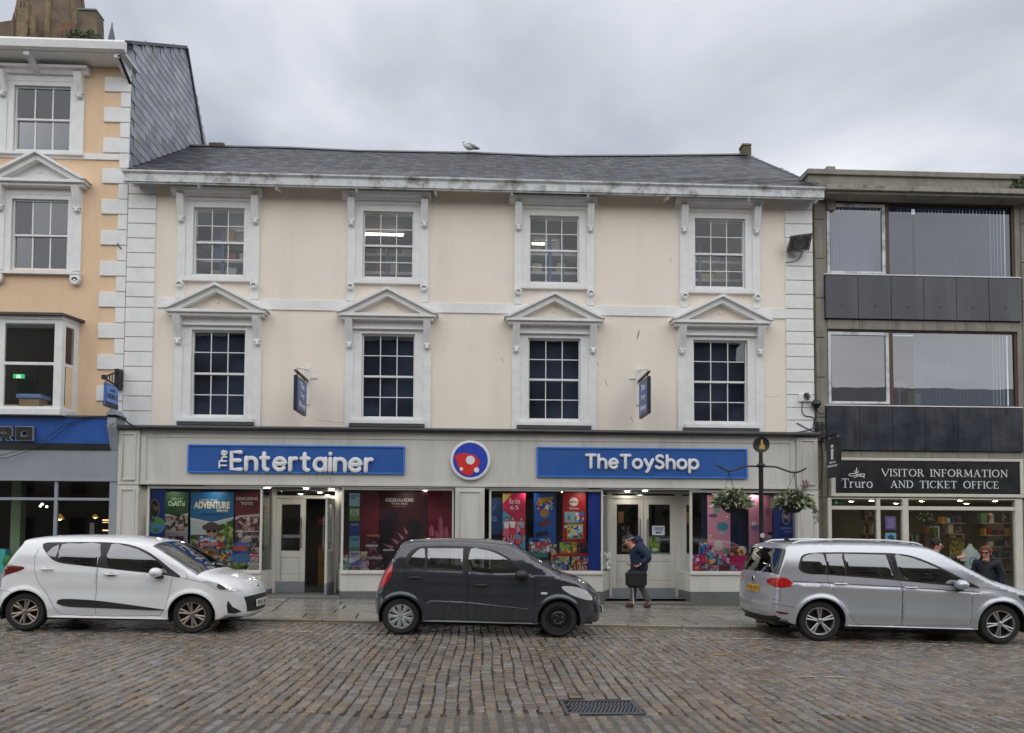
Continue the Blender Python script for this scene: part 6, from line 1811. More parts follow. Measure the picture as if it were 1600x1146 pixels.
# ---- silver people carrier
def silver_car():
    half = .905
    sil = [(-2.08, .27, .10), (-2.17, .33, .14), (-2.225, .45, .16), (-2.23, .58, .15), (-2.20, .72, .12), (-2.185, .88, .10), (-2.165, 1.02, .10), (-2.10, 1.20, .10), (-2.00, 1.42, .09), (-1.93, 1.555, .08), (-1.80, 1.60, .08), (-1.40, 1.635, .09), (-.80, 1.655, .10), (-.20, 1.655, .11), (.20, 1.635, .115), (.48, 1.575, .12), (.85, 1.375, .14), (1.25, 1.15, .15), (1.42, 1.065, .13), (1.65, .99, .13), (1.90, .91, .16), (2.10, .82, .22), (2.20, .72, .30), (2.27, .58, .36), (2.29, .44, .38), (2.27, .30, .34), (2.18, .22, .2)]
    wheels = [(-1.395, .328), (1.396, .328)]
    belt = lambda x: 1.02+.07*np.clip((1-x)/2.4, -.2, 1.2)
    def feat(x, z):
        cr = .835+.03*(-x)
        return .016*np.exp(-((z-cr)/.03)**2)*sg(1.3-x)*sg(x+1.9)-.012*np.exp(-((z-.66)/.12)**2)*sg(1.0-np.abs(x))+.014*np.exp(-((z-(.43-.02*x))/.04)**2)*sg(.98-np.abs(x))
    sh = Shell(sil, half, belt, 1.655, .185, wheels, .375, feat, 2.6)
    t = thing('parked_car', 'silver people carrier with roof rails parked beside the visitor centre', 'car', (0, 0, 0), 'cars parked along the kerb')
    p = paint('silver_car_paint', lin((190, 193, 200)), .55, .3)
    iw0, iw1 = near_i(sh, .54, 1.54), near_i(sh, 1.36, 1.09)
    ir0, ir1 = near_i(sh, -2.15, 1.09), near_i(sh, -1.96, 1.50)
    dlo = rounded([(-1.72, 1.17), (-1.70, 1.30), (-1.62, 1.412), (-1.30, 1.452), (-.60, 1.463), (-.20, 1.458), (.08, 1.415), (.38, 1.29), (.72, 1.11), (1.06, .925), (.90, .925), (.35, .965), (-.30, 1.02), (-.90, 1.06), (-1.35, 1.085), (-1.60, 1.095)], 3)
    wq = rounded([(-1.685, 1.175), (-1.665, 1.30), (-1.595, 1.395), (-1.33, 1.422), (-1.33, 1.105), (-1.58, 1.115)], 2)
    wr = rounded([(-1.285, 1.425), (-1.02, 1.434), (-.36, 1.432), (-.27, 1.055), (-1.02, 1.085), (-1.285, 1.10)], 1)
    wr1, wr2 = [(-1.285, 1.425), (-1.035, 1.434), (-1.015, 1.09), (-1.285, 1.10)], [(-1.005, 1.434), (-.36, 1.432), (-.265, 1.055), (-.985, 1.088)]
    wf = rounded([(-.215, 1.425), (-.1, 1.42), (.06, 1.385), (.36, 1.262), (.63, 1.118), (.70, .985), (.64, .975), (.30, 1.0), (-.11, 1.035)], 2)
    wf2 = rounded([(.665, 1.095), (.98, .945), (.90, .942), (.72, .958)], 1)
    doorf = [(-.265, 1.465), (-.20, 1.462), (.08, 1.42), (.38, 1.295), (.72, 1.115), (.94, .995), (.955, .90), (.93, .60), (.915, .30), (-.14, .28), (-.135, .90), (-.20, 1.05)]
    doorr = [(-.28, 1.466), (-.60, 1.467), (-1.28, 1.456), (-1.30, 1.09), (-1.28, .95), (-1.16, .72), (-1.02, .50), (-.90, .36), (-.82, .28), (-.16, .28), (-.155, .90), (-.215, 1.05)]
    gaps = [strip_poly([(-.272, 1.465), (-.208, 1.05), (-.145, .90), (-.15, .28)], .0065), strip_poly([(.955, .92), (.93, .60), (.915, .30), (-.15, .28)], .0055), strip_poly([(-1.30, 1.09), (-1.28, .95), (-1.16, .72), (-1.02, .50), (-.90, .36), (-.82, .28), (-.15, .28)], .0055),
            strip_poly([(-1.70, .98), (-1.70, .87), (-1.44, .86), (-1.42, .96), (-1.47, 1.0), (-1.66, 1.0), (-1.70, .98)], .005), strip_poly([(-2.18, .60), (-2.0, .57), (-1.80, .54)], .006), strip_poly([(1.10, .94), (1.5, .86)], .006),
            strip_poly([(-2.16, .66), (-2.05, .64), (-2.06, .84)], .007)]
    line_ = strip_poly([(-1.82, .965), (-1.28, .952), (-.15, .905), (1.05, .845)], .016)
    head = rounded([(1.66, .80), (1.85, .80), (2.08, .74), (2.19, .64), (2.05, .63), (1.80, .68)], 3)
    tail = rounded([(-2.158, .985), (-2.10, 1.02), (-1.95, 1.02), (-1.83, .945), (-1.86, .885), (-2.0, .86), (-2.12, .86), (-2.168, .91)], 2)
    refl_ = rounded([(-2.12, .475), (-1.98, .46), (-1.90, .45), (-1.93, .425), (-2.08, .435)], 2)
    ib = near_i(sh, -2.15, .33), near_i(sh, -2.225, .47)
    regs = [dict(key='doorf', name='door', mat=p, poly=doorf, pr=2, ord=0, solid=1), dict(key='doorr', name='door', mat=p, poly=doorr, pr=1, ord=0, solid=1),
            dict(key='surround', name='window_surround', mat=m_trim, poly=dlo, pr=4, off=.001, ord=1, solid=1),
            dict(key='wf', name='side_window', mat=g_car, poly=wf, pr=5, ord=2, par='doorf'), dict(key='wf2', name='side_window', mat=g_car, poly=wf2, pr=5, ord=2, par='doorf'), dict(key='wr', name='side_window', mat=g_cardark, poly=[wr1, wr2], pr=5, ord=2, par='doorr'), dict(key='wq', name='side_window', mat=g_cardark, poly=wq, pr=5, ord=2, par='body'),
            dict(key='gap', name='shut_line', mat=m_gap, poly=gaps, pr=3, off=-.006, ord=1),
            dict(key='crease', name='side_moulding_or_shade', mat=M('silver_shadow_line', lin((88, 90, 95)), .4, .05, 10), poly=line_, pr=3.5, off=-.004, ord=1),  # no moulding here: the crease's shadow line, put in as a darker strip
            dict(key='head', name='headlight', mat=m_lampdark, poly=head, pr=6, off=.002, ord=1), dict(key='tail', name='tail_light', mat=m_red, poly=tail, pr=6, off=.003, ord=1),
            dict(key='refl', name='reflector', mat=m_darkred, poly=refl_, pr=6, off=.004, ord=1),
            dict(key='wind', name='windscreen', mat=g_car, poly=poly_along(sh, iw0, iw1, 0, (.085, .11)), pr=7, both=1, ord=1),
            dict(key='rear', name='rear_window', mat=g_cardark, poly=poly_along(sh, ir0, ir1, 0, (.085, .07)), pr=7, both=1, ord=1),
            dict(key='bump', name='lower_bumper', mat=m_trim, poly=poly_along(sh, 0, near_i(sh, -2.19, .37), 0, (.10, .09)), pr=7, both=1, off=.003, ord=1),
            dict(key='hole', name='hole', mat=None, poly=[arch_hole(wx, wz, .375, .22) for wx, wz in wheels], pr=99, hole=1)]
    made = car_shell(t, sh, regs, dict(paint=p))
    car_common(t, sh, wheels, .328, half, ('alloy', 'alloy'), .375, .23, .23, .205)
    seats(t, ((.10, 1.30, 0), (-.80, 1.27, 1)), half, .36)
    yd = lambda x, z: float(sh.y([(x, z)])[0])
    handle(made['doorf'][0], -.005, yd(.0, .905), .905, p, .19); handle(made['doorr'][0], -1.09, yd(-1.09, .945), .945, p, .19)
    mirror(made['doorf'][0], .70, -yd(.72, .95), .965, p, 1.1)
    mirror_far(made['doorf'][1], .70, yd(.72, .95), .965, p)
    for s in (-1, 1):
        MB().tube([(-1.72, s*.60, 1.585), (-1.60, s*.60, 1.635), (-1.0, s*.60, 1.672), (-.2, s*.60, 1.672), (.20, s*.60, 1.64), (.32, s*.60, 1.60)], .016, 8, 'round').build('roof_rail', M('rail_alloy', lin((200, 202, 205)), .3, .05, 10, metal=.7), t, smooth=True)
    MB().prism([(-1.62, 1.612), (-1.50, 1.625), (-1.60, 1.70)], -.012, .012).build('aerial', m_trim, t)
    tq = plate(t, -2.205, .80, R(8), m_plate_y, 'FV18 LWU', rear=True)
    MB().lathe([(.055, 0), (.05, .008), (.001, .008)], (0, 0, 0), 'x', 20).map(lambda q: Vector((-2.200-q.x, q.y, .96+q.z))).build('badge', m_chrome, t)
    MB().tube([(1.0, -.35, 1.19), (1.2, .1, 1.21)], .010, 6).build('wiper', m_trim, t)
    def squeeze(o):
        if o.type == 'MESH':
            for v in o.data.vertices:
                if v.co.x < -1.80: v.co.x = -1.80+(v.co.x+1.80)*.80
        for c in o.children: squeeze(c)
    squeeze(t)
    # steering wheel
    MB().lathe([(.165, -.012), (.19, 0), (.165, .012), (.165, -.012)], (0, 0, 0), 'x', 24).map(lambda q: Vector((.62, .38, .92)) + Matrix.Rotation(R(-25), 3, 'Y') @ q).build('steering_wheel', m_trim, t, smooth=True)
    return t, sh
def park(t, px, Yn, half, stretch=1.0, zs=1.0, yaw=0.0):
    g = ground_at(px, 990)
    x = at(px, 900, Yn+.03).x
    t.rotation_euler = (0, math.atan(SLOPE)+.0, yaw)
    t.scale = (stretch, 1, zs)
    t.location = (x, Yn+half, gz(x)+.006)
bpy.context.view_layer.update()
wc, wsh = white_car(); park(wc, 170, 11.45, .835, 1.0, .945)
gc, gsh = grey_car(); park(gc, 750, 11.72, .80, 1.01, .965)
sc_, ssh = silver_car(); park(sc_, 1422, 11.75, .905, 1.035, .95)
# ------------------------------------------------------------------ street furniture and wall fittings
YL = 13.95
p = at(1190, 850, YL)
xl_ = p.x
zg_ = gz(xl_)+PZ
lampp = thing('sign_post', 'black iron post with round emblem disc and two curved arms holding flower baskets', 'post', (xl_, YL, zg_))
zt_ = at(1190, 707, YL).z
MB().lathe([(.11, zg_), (.11, zg_+.05), (.075, zg_+.12), (.07, zg_+.8), (.05, zg_+.86), (.042, zg_+1.0), (.042, zt_-.30), (.045, zt_-.29), (.085, zt_-.245), (.05, zt_-.21), (.038, zt_-.20), (.034, zt_)], (xl_, YL, 0), 'z', 18).build('pole', m_blackmetal, lampp, smooth=True)
pd = at(1189.5, 695, YL)
MB().lathe([(.001, YL-.025), (.125, YL-.025), (.145, YL-.035), (.15, YL), (.145, YL+.035), (.001, YL+.03)], (pd.x, 0, pd.z), 'y', 28).build('disc', m_blackmetal, lampp, smooth=True)
m_gold = M('gold_leaf', lin((190, 165, 90)), .4, .15, 30, metal=.3)
mb = MB()
for k, (a, b, hb, ht) in enumerate(((-.05, -.02, -.09, .0), (-.02, .02, -.09, .10), (.02, .055, -.09, .01))):
    mb.prism([(pd.x+a, pd.z+hb), (pd.x+b, pd.z+hb), (pd.x+b, pd.z+ht-.04), (pd.x+(a+b)/2, pd.z+ht), (pd.x+a, pd.z+ht-.04)], YL-.034-.001*k, YL-.02)
mb.build('emblem', m_gold, lampp)
arm_l = [(1186, 729), (1165, 729), (1155, 732), (1146, 735.5), (1138, 736), (1130, 732.5), (1121, 727.5)]
arm_r = [(1194, 729), (1212, 730), (1224, 734), (1236, 738), (1246, 738), (1254, 735), (1259, 732.5)]
for pl_ in (arm_l, arm_r):
    q = smooth_line([tuple(at(u, v, YL)) for u, v in pl_], 4)
    MB().tube([tuple(x) for x in q], .017, 8, 'round').build('arm', m_blackmetal, lampp, smooth=True)
pst = at(1190, 837, YL)
MB().lathe([(.001, YL-.048), (.045, YL-.046)], (pst.x, 0, pst.z), 'y', 14).build('sticker', flat((190, 190, 190)), lampp)
m_leafA = M('basket_leaf', (.07, .115, .035), .5, .3, 20, rand=.45)
m_leafB = M('basket_pale_leaf', (.30, .33, .18), .5, .3, 20, rand=.35)
m_leafC = M('basket_dark_leaf', (.028, .05, .02), .5, .3, 20, rand=.4)
m_petal = M('white_petal', lin((225, 222, 205)), .6, .1, 20, rand=.2)
m_maroon = M('maroon_flower', lin((110, 50, 60)), .6, .2, 20, rand=.3)
def basket(u, v, hook, label, trailing=False):
    c = at(u, v, YL); h = at(*hook, YL)
    t = thing('hanging_basket', label, 'flower basket', tuple(c), 'hanging baskets on the iron post')
    MB().lathe([(.001, -.19), (.10, -.18), (.19, -.10), (.22, .0), (.20, .0), (.001, -.02)], (c.x, YL, c.z), 'z', 16).build('bowl', M('basket_liner', (.02, .017, .012), .9, .3, 20, .5), t, smooth=True)
    for k in range(3):
        a = 2*PI*k/3+.5
        MB().tube([(h.x, YL, h.z), (c.x+.2*math.cos(a), YL+.2*math.sin(a), c.z)], .004, 5).build('chain', m_blackmetal, t)
    MB().tube([(h.x, YL, h.z+.03), (h.x, YL, h.z-.06)], .010, 6).build('hook', m_blackmetal, t)
    rr = random.Random(int(u))
    for mat, n_, s_, name in ((m_leafC, 420, .07, 'foliage'), (m_leafA, 520, .075, 'foliage'), (m_leafB, 330, .12, 'foliage')):
        mb = MB()
        for k in range(n_):
            a = rr.uniform(0, 2*PI); q = rr.random()**.5
            r0 = .275*q
            base_z = .10*(1-q**2)+.05 - (.13*rr.random() if q > .62 else 0)
            pp = Vector((c.x+r0*math.cos(a), YL+r0*math.sin(a), c.z+base_z*rr.uniform(.3, 1.3)))
            up = .9-1.1*q
            d = Vector((math.cos(a)*(.4+q*.5), math.sin(a)*(.4+q*.5), up+rr.gauss(0, .35))).normalized()
            L_ = s_*rr.uniform(.7, 1.7)
            e_ = d.cross(Vector((rr.gauss(0, 1), rr.gauss(0, 1), rr.gauss(0, 1)))).normalized()*L_*.16
            mb.add([pp, pp+d*L_*.5+e_, pp+d*L_-Vector((0, 0, .01)), pp+d*L_*.5-e_], [(0, 1, 2, 3)])
        mb.build(name, mat, t, weld=False)
    mb = MB()
    for k in range(60):
        a = rr.uniform(0, 2*PI); q = rr.uniform(.4, 1)
        pp = Vector((c.x+.28*q*math.cos(a), YL+.28*q*math.sin(a), c.z+rr.uniform(-.12, .16)))
        for j in range(5):
            b = 2*PI*j/5
            d = Vector((math.cos(b), -.4, math.sin(b)))*.022
            e_ = Vector((-math.sin(b), 0, math.cos(b)))*.009
            mb.add([pp, pp+d*.6+e_, pp+d, pp+d*.6-e_], [(0, 1, 2, 3)])
    tag(mb.build('flowers', m_petal, t, weld=False), kind='stuff')
    if trailing:
        mb = MB(); mk = MB()
        for k in range(7):
            x0 = c.x+rr.uniform(.14, .30); y0 = YL+rr.uniform(-.2, .1)
            pts = [Vector((x0, y0, c.z+.03))]
            L_ = rr.uniform(.15, .42)
            for j in range(1, 7): pts.append(Vector((x0+.12*j/6*rr.uniform(.6, 1.3), y0, c.z+.05-L_*(j/6)**1.3)))
            mb.tube(pts, .004, 4)
            for q in pts:
                for j in range(3):
                    d = Vector((rr.gauss(0, 1), rr.gauss(0, 1), rr.gauss(0, 1))).normalized()*.05
                    e_ = d.cross(Vector((0, 1, 0))).normalized()*.012
                    mb.add([q, q+d*.5+e_, q+d, q+d*.5-e_], [(0, 1, 2, 3)])
        mb.build('trailing_stem', m_leafA, t, weld=False)
        mr_ = MB()
        for k in range(160):
            f_ = rr.random()
            pp = Vector((c.x+.17+.05*f_+rr.gauss(0, .03), YL-.05+rr.gauss(0, .03), c.z+.08+.33*f_))
            d = Vector((rr.gauss(0, 1), rr.gauss(0, 1), rr.gauss(0, 1))).normalized()*.035
            e_ = d.cross(Vector((0, 1, 0.2))).normalized()*.010
            mr_.add([pp, pp+d*.5+e_, pp+d, pp+d*.5-e_], [(0, 1, 2, 3)])
        mr_.build('maroon_spike', m_maroon, t, weld=False)
basket(1144, 786, (1139, 738), 'round hanging basket of white flowers left of the post')
basket(1239, 786, (1241, 740), 'hanging basket with maroon spike and trailing stems right of the post', True)

# floodlight on the right quoins
p = at(1246, 380, YF-.25)
t = thing('floodlight', 'large black rectangular floodlight fixed on the white quoins', 'floodlight', (p.x, YF, p.z))
fb = MB().box(-.29, .20, -.10, .10, -.18, .18)
rot = Matrix.Translation(Vector((p.x+.09, YF-.28, p.z))) @ Matrix.Rotation(R(-24), 4, 'Z') @ Matrix.Rotation(R(24), 4, 'X')
sk = lambda q: rot @ Vector((q.x+.22*q.z, q.y, q.z))
fb.map(sk).build('housing', m_blackmetal, t, .015)
mb = MB()
for q in ((-.29, .20, -.18, -.14), (-.29, .20, .14, .18), (-.29, -.25, -.14, .14), (.16, .20, -.14, .14)): mb.box(q[0], q[1], -.118, -.101, q[2], q[3])
mb.map(sk).build('bezel', m_steel, t)
MB().lathe([(.13, -.104), (.115, -.110), (.05, -.106), (.001, -.104)], (-.045, 0, 0), 'y', 20).map(sk).build('reflector', m_steel, t, smooth=True)
MB().quad((-.25, -.113, -.14), (.16, -.113, -.14), (.16, -.113, .14), (-.25, -.113, .14)).map(sk).build('lens', GLASS('flood_glass', (.55, .6, .6), .15), t)
MB().tube([at(1231, 390, YF-.02), at(1232, 386, YF-.14), at(1238, 384, YF-.2)], .025, 8).build('bracket', m_blackmetal, t)
MB().tube([tuple(x) for x in smooth_line([tuple(at(u, v, YF-.05)) for u, v in ((1254, 392), (1252, 399), (1247, 406), (1239, 409), (1227, 410))], 4)], .008, 6).build('cable', m_black, t)
# alarm box, junction box, cables by the party line
p = at(1258, 621, YF-.05)
t = thing('junction_box', 'white junction box with a tangle of grey wires on the right quoins', 'junction box', tuple(p))
x0, x1, z0, z1 = rect(1248, 616, 1268, 628, YF-.06)
box('cover', m_white, t, x0, x1, YF-.10, YF-.035, z0, z1, .006)
mb = MB()
for k in range(5):
    q = [(p.x+r_.uniform(-.06, .06), YF-.115-.01*k, p.z+r_.uniform(-.09, .10)) for _ in range(6)]
    mb.tube([tuple(a) for a in smooth_line(q, 4)], .010, 6)
mb.build('wires', M('grey_wire', lin((70, 70, 68)), .6, .2, 20), t)
p = at(1274.5, 632, YF-.1)
t = thing('alarm_bell', 'black rounded camera housing hanging over the party line beside the office', 'camera', tuple(p))
MB().lathe([(.001, .10), (.06, .095), (.105, .04), (.11, -.01), (.07, -.06), (.06, -.10), (.001, -.11)], (p.x, YF-.13, p.z), 'z', 16).build('dome', m_black, t, smooth=True)
MB().tube([(p.x, YF-.13, p.z-.05), (p.x+.04, YF-.02, p.z-.12)], .03, 8).build('bracket', m_black, t)
mb = MB()
for pts in (((1254, 630), (1253, 642), (1258, 650), (1270, 652), (1273, 660), (1274, 676)), ((1273, 640), (1274, 652), (1271, 664), (1274, 677)), ((1276, 640), (1280, 647), (1288, 646)), ((1245, 661), (1258, 668), (1272, 675)), ((1283, 693), (1286, 715), (1284, 745), (1279, 765)), ((1271, 668), (1264, 672), (1250, 675), (1228, 677))):
    mb.tube([tuple(x) for x in smooth_line([tuple(at(u, v, YF-.05)) for u, v in pts], 3)], .010, 6)
tag(mb.build('electric_cable', m_black), 'loose black cables hanging beside the junction box over the right pilaster', 'cable')
x0, x1, z0, z1 = rect(1278, 660, 1290, 690, YF-.02)
t = thing('bracket_plate', 'black bolted steel plate that holds the hanging information sign', 'plate', (x0, YF, z0))
box('plate', m_blackmetal, t, x0, x1, YF-.05, YF+.1, z0, z1)
for u in (1280.5, 1287.5):
    for v in (662.5, 675, 688):
        q = at(u, v, YF-.06); MB().lathe([(.011, YF-.05), (.011, YF-.06), (.001, YF-.062)], (q.x, 0, q.z), 'y', 6).build('bolt', m_steel, t)
# iron cramp on the cafe quoins
tag(MB().tube([tuple(at(u, v, YF-.06)) for u, v in ((184, 380), (184, 384), (187, 386), (190, 389))], .012, 6).build('iron_hook', m_blackmetal), 'small rusty iron hook fixed in a white quoin of the cafe', 'hook')

# blade signs
def blade(uw, vt_w, vb_w, uo, label, cat, th, colr, edge, Yw, left_face, words, wcol, bar_band=None, name='hanging_sign'):
    """board at right angles to the wall; uw / uo = photo columns of its wall and street edges"""
    xw = at(uw, (vt_w+vb_w)/2, Yw).x
    lo, hi = 5, Yw
    for _ in range(50):
        m = (lo+hi)/2
        a = at(uo, (vt_w+vb_w)/2, m).x
        if abs(a) > abs(xw): hi = m
        else: lo = m
    Yo = lo
    z0, z1 = Z(uw, vb_w, Yw), Z(uw, vt_w, Yw)
    t = thing(name, label, cat, (xw, (Yw+Yo)/2, z0))
    MB().box(xw-th/2, xw+th/2, Yo, Yw, z0, z1).build('board', edge, t, .008)
    sg = -1 if left_face else 1
    b = .05
    for s in (1, -1):
        xf = xw+s*(th/2+.003)
        MB().box(xf-.002*s, xf+.002*s, Yo+b, Yw-b, z0+b, z1-b).build('face', colr, t)
        ex = (0, 1, 0) if s > 0 else (0, -1, 0)
        for (wd, f0, f1, g0, g1) in words:
            W_ = Yw-Yo
            oy = Yo+W_*g0 if s > 0 else Yw-W_*g0
            lettering(wd, wcol, t, (xf+s*.004, oy, z0+(z1-z0)*f0), ex, (0, 0, 1), W_*(g1-g0), (z1-z0)*(f1-f0), .02, .002)
    return t, xw, Yo, z0, z1
m_signedge = M('sign_edge_navy', lin((26, 32, 48)), .4, .1, 5)
m_signface = M('sign_face_blue', lin((44, 84, 150)), .35, .05, 5)
for uw, vt_, vb_, uo, ucol, lab in ((476.5, 599, 651, 461, 466, 'blue hanging sign reading The Toy Shop between the first and second windows'), (1001, 600, 655, 1014.5, 994, 'blue hanging sign reading The Toy Shop between the third and fourth windows')):
    t, xw, Yo, z0, z1 = blade(uw, vt_, vb_, uo, lab, 'sign', .075, m_signface, m_signedge, 17.38, uw > 748, [('The', .70, .88, .3, .7), ('Toy', .42, .60, .28, .72), ('Shop', .13, .31, .2, .8)], m_signwhite)
    mb = MB()
    mb.box(xw-.06, xw+.06, YF-.03, YF, z1-.45, z1+.42); mb.box(xw-.22, xw+.22, YF-.025, YF, z1+.15, z1+.21)
    mb.build('wall_plate', m_white, t)
    MB().tube([(xw, YF-.03, z1+.36), (xw, Yo+.06, z1+.16)], .02, 6).build('stay', m_white, t)
    MB().box(xw-.03, xw+.03, Yo, YF-.031, z1+.075, z1+.115).build('bracket_arm', m_brownwood, t)
    for yy in (Yo+.15, 17.26): MB().tube([(xw, yy, z1+.08), (xw, yy, z1-.01)], .012, 6).build('hook', m_black, t)
t, xw, Yo, z0, z1 = blade(183, 605, 641, 163, 'small blue cafe sign reading CAFFE NERO hanging on the quoins', 'sign', .05, M('cafe_sign_blue', lin((98, 142, 214)), .35, .05, 5), M('cafe_sign_edge', lin((70, 105, 170)), .4, .05, 5), 17.42, False, [('CAFF\u00c8', .66, .82, .28, .72), ('NERO', .36, .58, .14, .86)], m_black)
for s in (1, -1): MB().box(xw+s*.028-.002, xw+s*.028+.004, Yo+.0, 17.42, z0, z0+.11).build('black_band', m_black, t)
MB().box(xw-.05, xw+.05, 17.36, YF-.001, z1-.05, z1+.40).build('wall_plate', m_blackmetal, t)
mb = MB().tube([(xw, 17.40, z1+.34), (xw, Yo-.02, z1+.10)], .022, 6).tube([(xw, 17.40, z1+.02), (xw, Yo-.02, z1+.07)], .022, 6)
for f_ in (.2, .4, .6, .8): mb.tube([(xw, 17.40+(Yo-17.42)*f_, z1+.34-.24*f_), (xw, 17.40+(Yo-17.42)*f_, z1+.02+.05*f_)], .014, 6)
mb.box(xw-.04, xw+.04, Yo-.08, Yo+.03, z1+.05, z1+.14)
mb.build('bracket_arm', m_blackmetal, t)
for yy in (Yo+.08, 17.32): MB().tube([(xw, yy, z1+.06), (xw, yy, z1-.01)], .01, 6).build('hook', m_black, t)
# information sign of the visitor centre
t, xw, Yo, z0, z1 = blade(1293, 688, 748, 1313, 'tall black hanging sign with a white letter i for visitor information', 'sign', .06, m_black, m_black, 17.30, True, [('i', .46, .84, .40, .60), ('VISITOR', .36, .41, .25, .75), ('INFORMATION', .27, .32, .12, .88)], m_signwhite)
MB().tube([(xw, YF-.02, z1+.06), (xw, Yo-.02, z1+.10)], .025, 6).build('bracket_arm', m_blackmetal, t)
for yy in (Yo+.1, 17.2): MB().box(xw-.012, xw+.012, yy-.03, yy+.03, z1-.02, z1+.09).build('hook', m_steel, t)

# herring gull on the ridge
p = at(733, 240, YR)
zr0 = sag(p.x)+.07
t = thing('seagull', 'grey and white seagull standing on the slate roof ridge', 'bird', (p.x, YR, zr0))
m_gull = M('gull_white', lin((205, 205, 205)), .8, .08, 20)
m_gullg = M('gull_grey_wing', lin((128, 132, 138)), .8, .15, 30)
k_ = 1.05
body = [(-.13, .22, .035), (-.12, .19, .05), (-.09, .13, .06), (-.02, .10, .085), (.06, .085, .075), (.13, .07, .045), (.19, .06, .022), (.215, .055, .008)]
q = smooth_line(body, 3)
mb = MB().tube([(p.x+a*k_, YR, zr0+.055+b*k_*.8) for a, b, c in q], [c*k_ for a, b, c in q], 12)
mb.ball((p.x-.135*k_, YR, zr0+.055+.20*k_), .043, .04, .042)
mb.build('body', m_gull, t, smooth=True)
for s in (-1, 1):
    q = smooth_line([(-.08, .15, .02), (-.01, .135, .05), (.08, .11, .05), (.17, .075, .03), (.25, .05, .004)], 3)
    MB().tube([(p.x+a, YR+s*.062, zr0+.055+b*.8) for a, b, c in q], [c for a, b, c in q], 8, flat=.4).build('wing', m_gullg, t, smooth=True)
    MB().tube([(p.x-.01, YR+s*.03, zr0+.08), (p.x, YR+s*.03, zr0)], .007, 5).build('leg', flat((190, 150, 130)), t)
MB().tube([(p.x-.165, YR, zr0+.255), (p.x-.22, YR, zr0+.24)], [.014, .004], 6).build('beak', flat((210, 170, 60)), t)
MB().prism_z([(p.x+.19, YR-.03), (p.x+.19, YR+.03), (p.x+.29, YR+.035), (p.x+.29, YR-.035)], zr0+.085, zr0+.10).build('tail', m_black, t)
# self-sown plant on the office parapet
pp_ = at(1597, 283, YO-.2)
t = thing('parapet_plant', 'green buddleia growing from the office parapet at the roof edge', 'plant', tuple(pp_))
mb = MB()
rr = random.Random(5)
sp_ = MB()
for k in range(14):
    a0 = Vector((pp_.x+rr.uniform(-.05, .35), YO-.25+rr.uniform(-.1, .2), pp_.z-.05))
    d = Vector((rr.uniform(-.9, .5), rr.uniform(-.8, .2), rr.uniform(-.6, .7))).normalized()*rr.uniform(.25, .55)
    sp_.tube([a0, a0+d*.5+Vector((0, 0, .03)), a0+d], .007, 5)
    for j in range(16):
        f_ = rr.uniform(.2, 1); q0 = a0+d*f_
        dd = Vector((rr.gauss(0, 1), rr.gauss(0, 1), rr.gauss(0, .7))).normalized()*rr.uniform(.08, .16)
        e_ = dd.cross(Vector((rr.gauss(0, 1), rr.gauss(0, 1), rr.gauss(0, 1)))).normalized()*.025
        mb.add([q0, q0+dd*.5+e_, q0+dd, q0+dd*.5-e_], [(0, 1, 2, 3)])
mb.build('foliage', m_leaf, t, weld=False); sp_.build('stem', m_brownwood, t)

# ------------------------------------------------------------------ upstairs stock rooms behind the upper windows
m_room = M('stockroom_wall', lin((80, 75, 67)), .8, .08, 2)
m_shelfblue = M('blue_shelf_upright', lin((70, 110, 170)), .5, .1, 5)
m_shelfboard = M('pale_shelf_board', lin((214, 216, 216)), .6, .05, 5)
zr0_ = min(q[2] for q in UPR)-.5; zr1_ = max(q[3] for q in UPR)+.12
mb = MB()
mb.quad((WX0+.1, 21, zr0_), (WX1-.1, 21, zr0_), (WX1-.1, 21, zr1_), (WX0+.1, 21, zr1_)); mb.quad((WX0+.1, YF+.3, zr1_), (WX1-.1, YF+.3, zr1_), (WX1-.1, 21, zr1_), (WX0+.1, 21, zr1_))
mb.quad((WX0+.1, YF+.3, zr0_), (WX0+.1, 21, zr0_), (WX0+.1, 21, zr1_), (WX0+.1, YF+.3, zr1_)); mb.quad((WX1-.1, YF+.3, zr0_), (WX1-.1, YF+.3, zr1_), (WX1-.1, 21, zr1_), (WX1-.1, 21, zr0_))
mb.quad((WX0+.1, YF+.3, zr0_), (WX1-.1, YF+.3, zr0_), (WX1-.1, 21, zr0_), (WX0+.1, 21, zr0_))
mb.build('stockroom_wall', m_room, shop)
m_tube = M('tube_light', (1, .97, .88), .5, 0, emit=11)
def tube_light(u0, u1, v, Y, where):
    x0, x1, z = X(u0, v, Y), X(u1, v, Y), Z((u0+u1)/2, v, Y)
    z = min(z, zr1_-.05)
    t = thing('tube_lamp', 'lit fluorescent tube under the stockroom ceiling, '+where, 'lamp', ((x0+x1)/2, Y, z))
    MB().tube([(x0, Y, z), (x1, Y, z)], .022, 8).build('tube', m_tube, t)
    MB().box(x0-.02, x1+.02, Y-.04, Y+.04, z+.022, min(z+.08, zr1_-.001)).build('batten', m_shelfboard, t)
tube_light(360, 400, 347, 19.4, 'seen through the first upper window')
tube_light(570, 630, 351, 19.2, 'seen through the second upper window')
tube_light(832, 872, 352, 19.6, 'seen through the third upper window')
boxcols = [(170, 160, 140), (205, 205, 200), (120, 100, 80), (90, 110, 150), (150, 60, 60), (190, 185, 170), (70, 80, 90), (200, 170, 90)]
names_ = ['first', 'second', 'third', 'fourth']
ci = 0
